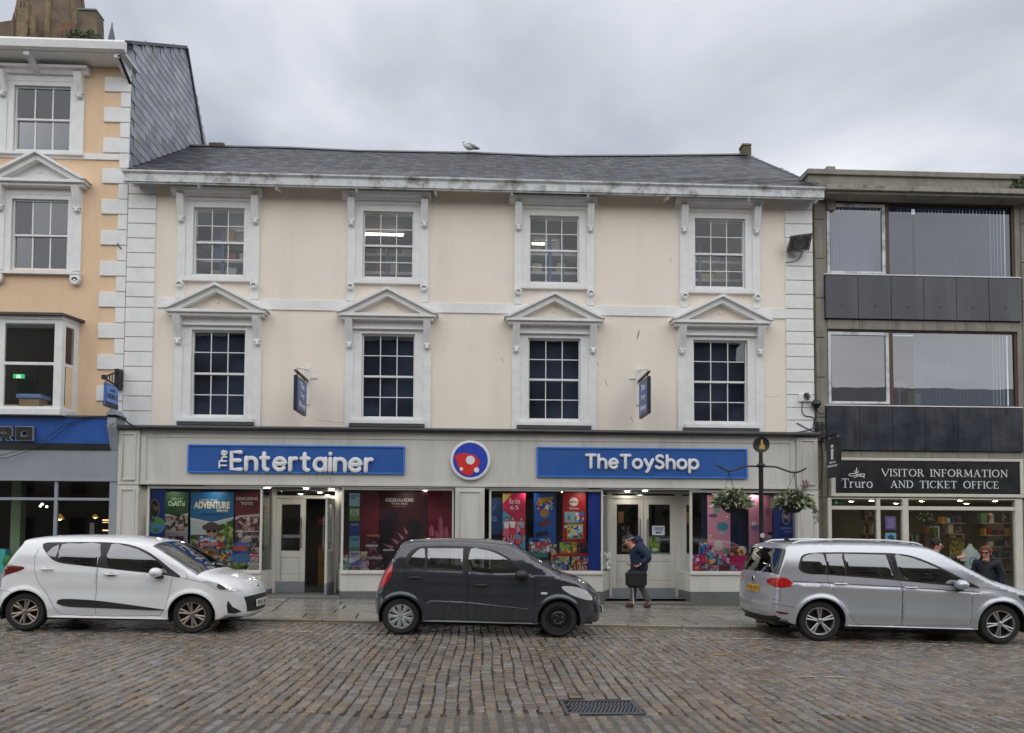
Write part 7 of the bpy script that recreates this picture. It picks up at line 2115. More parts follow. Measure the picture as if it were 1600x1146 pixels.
for i, (a, b, c, d) in enumerate(UPR):
    Ys = (18.35, 18.9, 18.3, 18.6)[i]
    x0, x1 = a-.15, b+.5
    t = thing('shelving_unit', 'stockroom shelving with blue uprights behind the %s upper window' % names_[i], 'shelves', ((x0+x1)/2, Ys, zr0_))
    for xx in ((a+.42, b+.3) if i != 2 else (a+.55, a+.85)):
        MB().box(xx-.03, xx+.03, Ys-.02, Ys+.02, zr0_, zr1_-.35).build('upright', m_shelfblue, t)
    hs = [c+(.14, .10, .02, .05)[i]+k*.46 for k in range(3)]
    for z in hs: MB().box(x0, x1, Ys+.021, Ys+.45, z-.02, z+.05).build('shelf', m_shelfboard, t)
    for k, z in enumerate(hs[:3]):
        xx = a+.12
        kinds = ('left', 'middle', 'right')
        for j in range(3):
            wd = r_.uniform(.2, .36); hh = r_.uniform(.14, .30)
            cc = boxcols[ci % 8]; ci += 1
            cname = ['tan', 'white', 'brown', 'blue', 'red', 'cream', 'slate grey', 'yellow'][(ci-1) % 8]
            tag(box('stock_box', flat(cc, .7), None, xx, xx+wd, Ys+.06, Ys+.38, z+.0505, z+.05+hh, .005), '%s stock box on the %s shelf behind the %s upper window, %s of three' % (cname, ('lowest', 'middle', 'upper')[k], names_[i], kinds[j]), 'box', 'stock boxes upstairs')
            xx += wd+r_.uniform(.02, .1)

# ------------------------------------------------------------------ shop window displays
def patch(t, poly, Y, col, k=1, name='print'):
    pts = [at(u, v, Y) for u, v in poly]
    mat = col if not isinstance(col, tuple) else flat(col)
    return MB().prism([(p.x, p.z) for p in pts], Y-.004-.0015*k, Y-.004).build(name, mat, t)
def rpatch(t, u0, v0, u1, v1, Y, col, k=1): return patch(t, [(u0, v0), (u1, v0), (u1, v1), (u0, v1)], Y, col, k)
def poster(u0, v0, u1, v1, Y, col, label, cat='poster', name='poster'):
    x0, x1, z0, z1 = rect(u0, v0, u1, v1, Y)
    t = thing(name, label, cat, ((x0+x1)/2, Y, z0))
    MB().box(x0, x1, Y-.004, Y+.008, z0, z1).build('sheet', col if not isinstance(col, tuple) else flat(col), t)
    return t
def ptext(t, s, u0, v0, u1, v1, Y, col=(225, 225, 225), k=6, fat=.02): return text_px(s, flat(col), t, u0, v0, u1, v1, Y-.004-.0015*k, fat, .001)
P_warm = PRINT('print_warm', [(225, 200, 160), (190, 60, 50), (240, 210, 90), (90, 60, 50), (235, 235, 230), (60, 110, 170)], 16)
P_blue = PRINT('print_blue', [(60, 130, 200), (30, 60, 140), (230, 235, 240), (240, 200, 60), (90, 190, 220), (200, 60, 60)], 16)
P_pink = PRINT('print_pink', [(235, 120, 170), (200, 60, 130), (250, 220, 230), (150, 110, 200), (110, 190, 220), (90, 50, 110)], 18)
P_dark = PRINT('print_dark', [(40, 30, 50), (90, 40, 70), (150, 60, 100), (60, 50, 70), (180, 130, 110), (25, 20, 35)], 16)
P_photo = PRINT('print_photo', [(130, 110, 95), (70, 60, 55), (180, 160, 145), (120, 70, 60), (60, 70, 90), (200, 195, 185)], 14)
P_green = PRINT('print_green', [(70, 110, 50), (110, 140, 60), (40, 70, 40), (150, 160, 80), (60, 90, 50), (180, 190, 120)], 12)
# display floors and backing
m_bayfloor = M('display_floor_blue', lin((60, 70, 95)), .6, .1, 3)
for xa, xb in ((b1l, b1r), (b2l, b2r), (b3l, b3r), (b4l, b4r)):
    box('display_floor', m_bayfloor, shop, xa+.03, xb-.03, YG+.06, YG+1.0, zstall-.06, zstall+.028)
zdf = zstall+.028
m_backnavy = M('display_back_navy', lin((20, 34, 84)), .6, .1, 2)
def backing(u0, u1, v0, v1, Y, mat):
    x0, x1, z0, z1 = rect(u0, v0, u1, v1, Y); box('display_panel', mat, shop, x0, x1, Y, Y+.03, max(zdf+.001, z0), z1)
backing(226, 420, 764, 900, 18.42, m_backnavy)
backing(760, 935, 838, 900, 18.42, m_backnavy)
backing(1096, 1250, 764, 900, 18.42, m_backnavy)
# -- window left of the open door
Y1 = 18.05
t = poster(230, 764, 257, 896, 17.50, m_royal, 'royal blue vinyl panel with oval badge at the left end of the first window', 'panel', 'window_panel')
patch(t, arc(242, 795, 7.2, 15, 0, 360, 22), 17.50, (190, 160, 90), 1); patch(t, arc(242, 795, 6.2, 13.8, 0, 360, 22), 17.50, (24, 26, 40), 2)
o_ = ptext(t, 'Toys', 238.5, 789, 246, 800, 17.50, (190, 150, 70), 4)
st = thing('round_sticker', 'round pale blue cartoon landscape sticker on the royal blue panel', 'sticker', tuple(at(244, 821, 17.49)))
q = at(244, 821, 17.485)
MB().lathe([(.001, 17.482), (.195, 17.482), (.195, 17.487)], (q.x, 0, q.z), 'y', 28).build('disc', flat((96, 170, 225)), st)
patch(st, arc(244, 821, 13, 13, 190, 350, 14), 17.485, (120, 180, 90), 2); patch(st, arc(238, 813, 5, 2.5, 0, 360, 12), 17.485, (40, 90, 180), 3); patch(st, arc(244, 829, 4, 4, 0, 360, 12), 17.485, (90, 160, 70), 3)
t = poster(257.5, 769, 294, 868, Y1, (38, 74, 40), 'green poster reading Coastal over holiday photographs in the first window')
ptext(t, "LET'S GET", 268, 778, 286, 782, Y1, (150, 180, 140)); ptext(t, 'CoASTal', 263, 783, 289, 791, Y1, (190, 215, 175))
rpatch(t, 258, 806, 293.5, 830, Y1, P_photo); rpatch(t, 258, 830, 293.5, 832, Y1, (185, 180, 190), 2); rpatch(t, 258, 832, 293.5, 867, Y1, (165, 160, 172), 2); rpatch(t, 264, 838, 287, 856, Y1, P_dark, 3); patch(t, [(257.8, 803), (276, 806.5), (293.8, 802), (293.8, 806), (257.8, 807)], Y1, (210, 205, 200), 3)
t = poster(297.5, 769, 365, 863, Y1, (28, 104, 158), 'blue poster reading ADVENTURE Begin above a child in a hat and sunglasses')
rpatch(t, 298, 812, 364.5, 836, Y1, (195, 205, 210), 1); rpatch(t, 298, 836, 364.5, 862.5, Y1, P_green, 1); patch(t, [(330, 826), (364.5, 812), (364.5, 838), (330, 838)], Y1, P_green, 2)
patch(t, [(297.7, 809), (331, 816), (364.8, 808), (364.8, 811), (331, 819.5), (297.7, 812)], Y1, (215, 215, 212), 3)
patch(t, [(297.7, 790), (364.8, 790), (364.8, 808.5), (331, 816), (297.7, 809)], Y1, (28, 104, 158), 2)
ptext(t, "LET'S THE", 312, 780, 340, 784, Y1, (200, 210, 215)); ptext(t, 'ADVENTURE', 303, 784, 359, 795, Y1, (226, 222, 205), 6, .05); ptext(t, 'Begin', 339, 795, 356, 802, Y1, (226, 222, 205)); ptext(t, 'DREAM & PLAY', 313, 802, 350, 805.5, Y1, (16, 60, 110))
patch(t, arc(331, 831, 9, 10, 0, 360, 18), Y1, (205, 160, 130), 4); patch(t, arc(331, 824, 15, 6, 0, 360, 18), Y1, (74, 60, 56), 6); patch(t, arc(331, 822, 10, 6, 0, 360, 18), Y1, (86, 72, 66), 7)
for u in (326.5, 335.5): patch(t, arc(u, 830.5, 3.8, 2.3, 0, 360, 12), Y1, (24, 20, 22), 7)
patch(t, arc(331, 845, 16, 6, 0, 360, 16), Y1, (60, 70, 90), 4)
t = poster(367, 769, 405.5, 866, Y1, (110, 26, 42), 'maroon poster reading CRACKING TOYS above family photographs')
ptext(t, 'CRACKING', 369, 777, 402.5, 782, Y1, (225, 215, 210), 6, .04); ptext(t, 'TOYS', 376, 784.5, 395, 789.5, Y1, (225, 215, 210), 6, .04)
rpatch(t, 367.5, 808, 405, 830, Y1, PRINT('print_family', [(205, 165, 150), (150, 90, 100), (90, 60, 70), (225, 200, 190), (120, 80, 110), (60, 40, 50)], 14)); rpatch(t, 367.5, 831, 405, 864, Y1, P_photo); patch(t, [(372, 806), (405.2, 803), (405.2, 807), (367.4, 809)], Y1, (205, 195, 190), 3); rpatch(t, 367.5, 829.6, 405, 831.5, Y1, (215, 205, 205), 4)
def sale_card(xside, u0, u1, v0, vm, v1, Y, label):
    t = poster(u0, v0, u1, v1, Y, (150, 146, 128), label, 'notice', 'sale_notice')
    rpatch(t, u0+.3, vm, u1-.3, v1-.5, Y, (96, 124, 84), 2)
    h = (vm-v0)/4
    for k, (s, c) in enumerate((('END OF', (120, 70, 60)), ('SALE', (130, 60, 55)), ('UP TO', (120, 80, 70)), ('75%', (125, 70, 60)))):
        ptext(t, s, u0+1.5, v0+h*k+1.5, u1-1.5, v0+h*(k+1)-1.5, Y, c)
sale_card(1, 410, 420, 779, 818, 851, 18.0, 'faded sale notice over pale green card in the glass left of the open door')
def tbox(u0, v0, u1, v1, Y, mat, label, words=None, dep=.12, band=None, wcol=(235, 235, 235), cat='toy box', name='toy_box', stand=None):
    x0, x1, z0, z1 = rect(u0, v0, u1, v1, Y)
    if stand: z0 = zdf+.001
    m_ = mat if not isinstance(mat, tuple) else flat(mat)
    o = tag(MB().box(x0, x1, Y, Y+dep, z0, z1).build(name, m_, None, .004), label, cat)
    if band:
        v2, v3, c = band
        a, b, c0, c1 = rect(u0, v2, u1, v3, Y)
        MB().box(a+.006, b-.006, Y-.004, Y-.0005, c0, c1).build('print', flat(c) if isinstance(c, tuple) else c, o)
    if words:
        s, a0, b0, a1, b1 = words
        text_px(s, flat(wcol), o, a0, b0, a1, b1, Y-.006, .02, .001)
    return o
W1 = ' in the leftmost toy window'
tbox(308, 838, 350, 857.5, 17.84, P_blue, 'blue board game box reading MONOPOLY'+W1, ('MONOPOLY', 313, 849, 341, 853), band=(848, 854, (200, 30, 40)))
tbox(310, 858, 342, 868, 17.80, (160, 125, 60), 'flat golden brown game box under the MONOPOLY box', band=(861, 865, P_warm))
tbox(305, 868.5, 343, 894, 17.76, P_warm, 'wide box of coloured pens below the golden brown game', band=(888, 893, (70, 120, 170)), stand=1)
tbox(345, 860, 363, 896, 17.84, P_blue, 'pale blue map puzzle box behind the small animal set'+W1, stand=1)
tbox(341, 875, 360, 896, 17.70, P_photo, 'small brown animal figure set'+W1, stand=1)
tbox(364, 848, 386, 865.5, 17.82, (40, 92, 190), 'blue box with a red toy car picture below the maroon poster', band=(853, 861, (214, 60, 40)))
tbox(361, 866, 388, 896, 17.80, (48, 130, 200), 'bright blue carton below the red toy car box', stand=1)
tbox(363, 880, 384, 896, 17.66, P_green, 'small green and yellow farm set in front of the bright blue carton', stand=1)
def plush(u, v0, v1, Y, col, label, ear='round', hat=None, bellyc=None):
    c = at(u, v1, Y); h = Z(u, v0, Y)-zdf
    z0 = zdf
    t = thing('plush_toy', label, 'soft toy', (c.x, Y, z0))
    m_ = M('plush_%02x%02x%02x' % col, lin(col), .95, .15, 30, .6, 60)
    mb = MB().ball((c.x, Y, z0+h*.26), h*.28, h*.24, h*.27)
    mb.ball((c.x, Y-.02, z0+h*.64), h*.25, h*.23, h*.23)
    for s in (-1, 1):
        mb.ball((c.x+s*h*.22, Y-h*.16, z0+h*.10), h*.12, h*.17, h*.10, 8, 6); mb.ball((c.x+s*h*.27, Y-.03, z0+h*.36), h*.09, h*.10, h*.15, 8, 6)
        if ear == 'long': mb.ball((c.x+s*h*.12, Y, z0+h*.92), h*.06, h*.05, h*.18, 8, 6)
        elif ear == 'floppy': mb.ball((c.x+s*h*.28, Y, z0+h*.62), h*.10, h*.10, h*.22, 8, 6)
        else: mb.ball((c.x+s*h*.18, Y, z0+h*.86), h*.09, h*.05, h*.09, 8, 6)
    mb.build('body', m_, t, smooth=True)
    for s in (-1, 1): MB().ball((c.x+s*h*.09, Y-.02-h*.205, z0+h*.68), h*.03, h*.025, h*.03, 8, 6).build('eye', m_black, t)
    MB().ball((c.x, Y-.02-h*.22, z0+h*.60), h*.04, h*.03, h*.03, 8, 6).build('nose', flat((70, 50, 50)), t)
    if hat: MB().ball((c.x, Y-.01, z0+h*.80), h*.24, h*.22, h*.14).build('hat', flat(hat), t)
    return t
plush(397, 864, 896, 17.66, (206, 200, 192), 'white soft toy with a bright pink hat'+W1, 'round', (230, 60, 130))
# -- window right of the open door
Y2 = 18.12
t = poster(562, 768, 592.5, 897, Y2, (122, 22, 48), 'plain crimson side panel left of the GODZILLA x KONG poster')
t = poster(593, 768, 668, 897, Y2+.05, (74, 22, 40), 'dark crimson poster reading GODZILLA x KONG THE NEW EMPIRE')
Yp = Y2+.05
ptext(t, 'GODZILLA x KONG', 602, 778.5, 646, 784.5, Yp, (222, 214, 216), 6, .05); ptext(t, 'THE NEW EMPIRE', 611.5, 786, 637, 789, Yp, (215, 190, 195)); ptext(t, 'MONSTER TOYS', 614, 790.5, 634, 792.5, Yp, (190, 150, 160))
patch(t, [(594, 897), (594, 815), (602, 806), (607, 800), (617, 798), (624, 806), (625, 818), (620, 830), (612, 845), (608, 897)], Yp, (44, 30, 44), 2)
patch(t, [(612, 897), (622, 858), (640, 842), (634, 820), (640, 812), (652, 812), (660, 822), (661, 845), (662, 897)], Yp, (34, 28, 36), 3)
for u, v, a, l_ in ((606, 852, 20, 16), (614, 845, 35, 14), (622, 838, 48, 13), (628, 830, 62, 12), (604, 862, 10, 14), (600, 872, 0, 12)):
    d = (math.cos(R(180+a)), -math.sin(R(a))); q_ = (u+8, v+4)
    patch(t, [(q_[0]-2, q_[1]+2), (q_[0]+d[0]*l_, q_[1]-l_*math.sin(R(a))), (q_[0]+2, q_[1]-2)], Yp, (190, 140, 170), 4)
t = poster(668.5, 768, 706, 897, Y2, (134, 26, 56), 'crimson side panel with pink crystals right of the GODZILLA x KONG poster')
for u, v0, v1, w_ in ((675, 838, 820, 8), (689, 842, 806, 7), (698, 840, 822, 7), (683, 845, 828, 6)):
    patch(t, [(u-w_/2, v0), (u+w_/2+2, v0), (u+w_/2-1, v1+8), (u, v1), (u-w_/2-1, v1+6)], Y2, (196, 92, 136), 2); patch(t, [(u, v0), (u+1.5, v0), (u+1, v1+6), (u, v1+2)], Y2, (226, 160, 190), 3)
for v0, v1, c, s, sc2, lb in ((771, 791.5, (160, 190, 215), 'OPENING\nTIMES', (60, 90, 130), 'pale blue opening times notice, topmost in the column of window notices'), (793.5, 814, (110, 160, 80), 'THIS IS\nYOUR\nSTORE', (60, 80, 60), 'green and white notice second in the column of window notices'), (815.5, 837, (30, 62, 150), 'TOYS', (200, 215, 240), 'dark blue notice third in the column of window notices'), (838, 860, (120, 175, 210), 'WE CARE', (50, 110, 80), 'sky blue notice with green foot fourth in the column of window notices'), (861, 886, (205, 210, 220), 'PLEASE\nASK', (40, 60, 150), 'white notice with blue wave lowest in the column of window notices')):
    t = poster(545.8, v0, 562, v1, 17.50, c, lb, 'notice', 'window_notice')
    if s.startswith('THIS'): rpatch(t, 547.5, v0+3, 560.5, v0+12, 17.50, (225, 230, 220), 2); ptext(t, s, 549, v0+4, 559, v0+11, 17.50, sc2)
    else: ptext(t, s, 548, v0+3, 560, v0+(9 if '\n' in s else 7), 17.50, sc2)
    if s == 'WE CARE': rpatch(t, 546.3, v1-5, 561.5, v1-.6, 17.50, (90, 150, 90), 2)
    if s.startswith('PLEASE'): patch(t, [(546.2, v1-1), (546.2, v1-5), (561.6, v1-12), (561.6, v1-1)], 17.50, (40, 70, 170), 2)
W2 = ' in the GODZILLA window'
tbox(573, 835, 593.5, 850, 17.95, P_dark, 'black and orange monster figure box on the upper row'+W2, band=(836, 838.5, (220, 130, 50)))
tbox(571, 851, 591, 865.5, 17.90, P_dark, 'black boxed figure with a white label in the middle row'+W2, band=(851.5, 854.5, (215, 205, 205)))
tbox(598, 858, 616, 896, 17.92, (40, 28, 48), 'tall dark violet box with a white label'+W2, band=(858.5, 861, (215, 205, 205)), stand=1)
tbox(569, 866, 598, 896, 17.80, P_dark, 'wide purple monster box on the window floor'+W2, band=(870, 874, (190, 170, 190)), stand=1)
for k, (u0, u1, v0, lb) in enumerate(((617, 634, 872, 'maroon figure box'), (635, 655, 866, 'grey and purple figure box'), (656, 678, 874, 'wide crimson figure box'), (679, 700, 868, 'tall rose coloured figure box'))):
    tbox(u0, v0, u1, 896, 17.80, (P_dark, P_photo, P_dark, P_pink)[k], lb+' behind the roof of the grey car'+W2, stand=1, band=(v0+2, v0+5, ((215, 200, 205), (200, 190, 210), (220, 150, 90), (240, 220, 230))[k]))
tbox(563.5, 888, 576, 896, 17.60, (170, 215, 180), 'small pale green card on the window floor'+W2, stand=1, dep=.02)
plush(538.5, 869, 895, 17.64, (150, 190, 170), 'mint green rabbit soft toy at the corner right of the open door', 'long')
plush(553, 882, 895, 17.60, (228, 130, 50), 'small orange soft toy below the window notices', 'round')
plush(565.5, 860, 895, 17.72, (205, 180, 200), 'pale lilac doll with cream hair beside the purple monster box', 'round', (225, 195, 140))
tbox(534, 863, 545, 870, 18.0, (170, 40, 44), 'small red box behind the mint green rabbit')
# -- window left of the double door
Y3 = 18.10
t = poster(767, 778, 785.5, 836, 18.35, (26, 70, 130), 'dark blue wall panel with script lettering behind the Barbie poster', 'panel', 'wall_panel')
ptext(t, 'co', 767.5, 807, 776, 815, 18.35, (120, 165, 205)); patch(t, [(769, 798), (772, 789), (775, 788), (772, 799)], 18.35, (70, 130, 185), 2)
t = poster(785.5, 771, 821, 868, Y3, (190, 32, 86), 'crimson and blue poster reading Barbie 65 with fashion dolls')
patch(t, [(785.6, 797), (808, 797), (798, 812), (785.6, 830)], Y3, (70, 150, 195), 1); patch(t, [(785.6, 772), (800, 772), (785.6, 787)], Y3, (205, 190, 90), 1); patch(t, [(785.6, 797), (820.9, 772), (820.9, 797), (800, 809)], Y3, (170, 26, 70), 2)
patch(t, [(806, 867), (820.8, 836), (820.8, 867)], Y3, (90, 175, 215), 2)
ptext(t, 'Barbie', 796, 779, 812.5, 787.5, Y3, (240, 190, 215), 6, .01); ptext(t, '65', 797, 790, 810.5, 796.5, Y3, (245, 215, 225), 6, 0)
def figure(t, u, v0, v1, Y, hair, top, skirt, k=4):
    h = v1-v0; w_ = h*.16
    patch(t, arc(u, v0+h*.08, w_*.55, h*.085, 0, 360, 12), Y, hair, k); patch(t, arc(u, v0+h*.10, w_*.34, h*.06, 0, 360, 12), Y, (215, 160, 130), k+1)
    patch(t, [(u-w_*.75, v0+h*.20), (u+w_*.75, v0+h*.20), (u+w_*.5, v0+h*.46), (u-w_*.5, v0+h*.46)], Y, top, k+.4)
    patch(t, [(u-w_*.5, v0+h*.46), (u+w_*.5, v0+h*.46), (u+w_*.95, v0+h*.74), (u-w_*.95, v0+h*.74)], Y, skirt, k+.2)
    for s in (-1, 1): patch(t, [(u+s*w_*.2, v0+h*.74), (u+s*w_*.5, v0+h*.74), (u+s*w_*.45, v1), (u+s*w_*.2, v1)], Y, (215, 165, 140), k)
figure(t, 791.5, 808, 847, Y3, (60, 35, 30), (235, 225, 225), (230, 100, 140)); figure(t, 801, 807, 846, Y3, (40, 28, 26), (235, 235, 235), (215, 60, 100)); figure(t, 809.5, 816, 850, Y3, (225, 180, 110), (230, 150, 180), (110, 150, 215)); figure(t, 815, 808, 846, Y3, (90, 60, 40), (160, 180, 210), (190, 70, 110))
t = poster(834, 771, 868.5, 866, Y3, (22, 88, 176), 'bright blue poster with a racing toy picture in the window left of the double door')
patch(t, arc(851, 790, 14, 10, 0, 360, 16), Y3, P_blue, 2); patch(t, [(840, 779), (866, 776), (862, 783), (842, 786)], Y3, (200, 150, 60), 3); patch(t, arc(851, 802, 7, 7, 0, 360, 14), Y3, (176, 128, 84), 3); patch(t, [(841, 818), (856, 811), (862, 820), (844, 824)], Y3, (110, 60, 60), 3); patch(t, [(836, 833), (855, 829), (858, 836), (838, 839)], Y3, (30, 34, 60), 3)
t = poster(879, 768, 915.5, 852, Y3, (176, 30, 38), 'red poster reading MATTEL Games over boxed board games')
patch(t, arc(896.5, 784.5, 7, 7, 0, 360, 22), Y3, (225, 215, 212), 2); ptext(t, 'MATTEL', 891, 783, 902, 786, Y3, (170, 40, 46), 5); ptext(t, 'Games', 889.5, 792.5, 904, 796.5, Y3, (240, 220, 215))
rpatch(t, 882, 800, 912, 817, Y3, P_blue, 3); rpatch(t, 882, 800, 898, 817, Y3, (150, 190, 200), 4); ptext(t, 'S', 887, 806, 891, 812, Y3, (30, 40, 50), 6); rpatch(t, 886, 819, 911, 842, Y3, (190, 195, 70), 3); rpatch(t, 887.5, 822, 910, 841, Y3, P_blue, 4); rpatch(t, 892, 829, 902, 837, Y3, (220, 220, 170), 5); ptext(t, 'A!', 903, 820, 910, 826, Y3, (230, 235, 240), 7)
patch(t, [(881, 823), (884, 820.5), (887, 823.5), (884, 826)], Y3, (230, 225, 225), 3)
t = poster(919.5, 764, 938, 896, 17.55, M('bright_blue_pillar', lin((20, 74, 190)), .4, .05, 3), 'plain bright blue vertical panel left of the white teddy bear', 'panel', 'window_panel')
W3 = ' in the Barbie window'
tbox(827, 842, 860, 864, 17.85, P_blue, 'blue race track box with big rainbow lettering'+W3, ('SOU', 836, 848, 854, 858), wcol=(225, 60, 90))
tbox(832, 865, 856, 878, 17.80, (40, 140, 130), 'teal toy vehicle box below the race track box', band=(871, 876, (30, 40, 60)))
tbox(822, 865, 831.5, 896, 17.86, (190, 40, 44), 'narrow red box at the left of the teal vehicle box', stand=1)
tbox(861, 851, 870, 896, 17.9, P_warm, 'narrow black and yellow box'+W3, stand=1)
tbox(875, 848, 901.5, 865, 17.84, PRINT('print_lime', [(190, 205, 60), (90, 170, 170), (230, 220, 90), (60, 120, 90), (220, 120, 60), (120, 190, 90)], 16), 'lime and turquoise jungle game box on the red shelf')
tbox(902.5, 848, 918.5, 865, 17.84, P_dark, 'dark boxed game beside the lime jungle game')
tbox(868, 865.5, 919, 869, 17.84, (196, 36, 44), 'long red display shelf under the lime jungle game', cat='shelf', name='display_shelf', dep=.3)
tbox(870, 869.5, 890, 880, 17.84, P_blue, 'black and yellow travel game box under the red shelf', ('A!', 883, 871, 889, 876), band=(869.7, 872, (220, 205, 60)))
tbox(893, 870, 919, 896, 17.86, P_blue, 'pale blue family game box behind the red card game', stand=1)
tbox(852, 877, 870, 896, 17.68, P_blue, 'white and blue figure pack on the window floor'+W3, stand=1)
tbox(871, 880, 889, 896, 17.68, PRINT('print_navy', [(40, 60, 120), (200, 205, 215), (70, 90, 160), (30, 40, 80), (150, 170, 210), (220, 200, 190)], 20), 'navy blue space toy box on the window floor'+W3, stand=1)
tbox(889.5, 883, 899, 896, 17.66, P_warm, 'small cream doll box between the navy box and red card game', stand=1)
tbox(899.5, 876, 919, 896, 17.66, (200, 34, 36), 'red card game box reading UNO! on the window floor', ('UNO!', 902, 884, 917, 892), band=(878, 883, P_warm), stand=1)
for k, (u0, u1, v0, lb) in enumerate(((769, 785, 848, 'red and cream doll box'), (786, 803, 842, 'crimson boxed doll set'), (804, 820, 866, 'blue boxed play set'))):
    tbox(u0, v0, u1, 896, 17.85, (P_warm, P_pink, P_blue)[k], lb+' behind the windscreen of the grey car', stand=1)
plush(942, 857, 896, 18.12, (196, 204, 196), 'large white teddy bear beside the double door', 'floppy')
# -- window right of the double door
Y4 = 18.10
t = poster(1105.5, 774, 1141, 872, Y4, (222, 150, 176), 'wide pink poster with teal and white shapes in the right hand toy window')
for u, v, a, b, c in ((1119, 798, 5, 4, (110, 180, 165)), (1114, 806, 7, 3, (110, 80, 130)), (1129, 823, 9, 7, (70, 150, 180)), (1129, 834, 4, 3, (170, 190, 210)), (1122, 853, 8, 8, (225, 222, 215)), (1135, 861, 4, 4, (110, 180, 170)), (1110, 838, 2, 2, (240, 220, 150)), (1136, 808, 1.6, 1.6, (250, 230, 235))):
    patch(t, arc(u, v, a, b, 0, 360, 18), Y4, c, 3)
t = poster(1170, 774, 1206.5, 872, Y4, (214, 140, 170), 'narrow pink poster partly behind the iron post')
for u, v, a, b, c in ((1180, 825, 7, 4, (120, 120, 180)), (1178, 819, 4, 4, (225, 215, 215)), (1199, 800, 4, 8, (180, 100, 140)), (1203, 834, 4, 3, (40, 40, 60)), (1202, 839, 4, 3, (240, 220, 220)), (1195, 846, 9, 3, (150, 195, 195)), (1176, 858, 5, 7, (90, 150, 160)), (1184, 866, 6, 3, (130, 180, 180))):
    patch(t, arc(u, v, a, b, 0, 360, 16), Y4, c, 3)
t = poster(1209, 768, 1239, 896, 17.50, m_royal, 'royal blue vinyl panel with oval badge reading Entertainer at the right end', 'panel', 'window_panel')
patch(t, arc(1228, 808, 6.2, 12, 0, 360, 22), 17.50, (205, 195, 190), 1); patch(t, arc(1228, 808, 5.2, 10.8, 0, 360, 22), 17.50, (66, 36, 56), 2); ptext(t, 'Shop', 1224, 803, 1232, 813, 17.50, (225, 205, 205), 5)
ptext(t, 'Entertainer', 1220, 823, 1237, 827.5, 17.50, (150, 175, 220)); ptext(t, 'toyshop', 1224, 829.5, 1237, 833, 17.50, (150, 175, 220))
sale_card(-1, 1067, 1077.5, 785, 824, 855, 18.0, 'faded sale notice over green card in the glass right of the double door')
W4 = ' in the rightmost toy window'
tbox(1094, 848, 1105, 866, 17.95, P_blue, 'light blue doll house box on the upper row'+W4)
tbox(1104.5, 852, 1116, 866, 17.90, P_pink, 'lilac doll set beside the light blue doll house')
tbox(1080, 866.5, 1093, 896, 17.86, P_pink, 'purple speckled toy box'+W4, stand=1)
tbox(1095, 868, 1103.5, 881, 17.84, (214, 36, 104), 'bright magenta box beside the purple speckled box')
tbox(1104, 867, 1119, 882, 17.78, P_blue, 'blue bodied toy pack with dark ears, right of the magenta box')
tbox(1121, 866, 1140.5, 883, 17.84, P_pink, 'wide lilac and teal play set below the wide pink poster')
tbox(1142, 854, 1166, 868, 17.90, P_warm, 'multicoloured picture box on top of the pink carton')
tbox(1141.5, 869, 1169, 896, 17.84, (210, 36, 110), 'large plain hot pink carton in the toy window behind the silver car', stand=1)
tbox(1078, 881, 1095.5, 896, 17.62, (200, 36, 36), 'red offer cube with white price reading 25 on the window floor', ('25', 1086, 885, 1092, 889), stand=1)
tbox(1096.5, 882.5, 1108, 896, 17.64, P_blue, 'small blue and red figure box right of the red offer cube', stand=1)
tbox(1109, 884, 1123, 896, 17.64, P_pink, 'small pale pink castle box third from the red offer cube', stand=1)
tbox(1124, 884, 1140.5, 896, 17.66, (110, 24, 40), 'dark maroon box beside the hot pink carton', stand=1)
tbox(1142, 884, 1152, 896, 17.62, P_pink, 'small mixed pink pack in front of the hot pink carton', stand=1, dep=.08)
tbox(1170, 868, 1186, 896, 17.84, P_blue, 'teal box beside the hot pink carton, below the narrow pink poster', stand=1)
tbox(1188, 872, 1206, 896, 17.84, P_pink, 'rose box low in the corner by the royal blue vinyl panel', stand=1)
# door notices
t = poster(1019, 822, 1038.5, 836.5, YD-.02, (205, 212, 222), 'white door notice reading PLEASE USE OTHER DOOR with a blue arrow', 'notice', 'door_notice')
ptext(t, 'PLEASE USE', 1022, 824, 1036, 826.5, YD-.02, (50, 60, 90)); ptext(t, 'OTHER DOOR', 1022, 827.5, 1036, 829.5, YD-.02, (50, 60, 90)); patch(t, [(1024, 832.5), (1027, 830.2), (1027, 831.5), (1033, 831.5), (1033, 833.6), (1027, 833.6), (1027, 835)], YD-.02, (40, 70, 150), 2)
t = poster(1014, 838, 1031, 863, YD+.2, (120, 170, 70), 'lime green game poster inside the right door leaf', 'poster')
ptext(t, 'Uno', 1016, 847, 1029, 854, YD+.2, (225, 225, 80)); patch(t, arc(1023, 859, 5, 3, 0, 360, 14), YD+.2, (235, 235, 235), 2)
t = poster(1014, 864, 1046, 876, YD+.2, (190, 205, 215), 'pale sticker reading CITY low in the right door leaf', 'notice', 'door_notice')
ptext(t, 'CITY', 1034, 868, 1044, 873, YD+.2, (60, 100, 160))
t = poster(966, 800, 974, 818, YD+2, (205, 150, 90), 'warm lit display seen through the left door leaf', 'display', 'lit_display'); 
t = poster(972, 820, 984, 872, YD+1.2, P_warm, 'colourful stand of cards seen through the left door leaf', 'display', 'card_stand')
# things seen through the open door
tbox(497, 858, 517, 915, 19.2, (120, 88, 40), 'tall brown carton stack inside the open door', ('TOYS', 501, 878, 510, 884), dep=.4, cat='carton', name='carton', wcol=(60, 45, 25))
tbox(496, 852, 512, 858, 19.2, (130, 30, 34), 'red tray on top of the brown carton inside the open door', dep=.3, cat='tray', name='tray')
tbox(497, 812, 505, 818, 19.3, (200, 70, 40), 'small orange toy hanging inside the open door', dep=.1)
tbox(505, 808, 516, 820, 19.6, P_warm, 'boxed toy on a rack inside the open door', dep=.1)
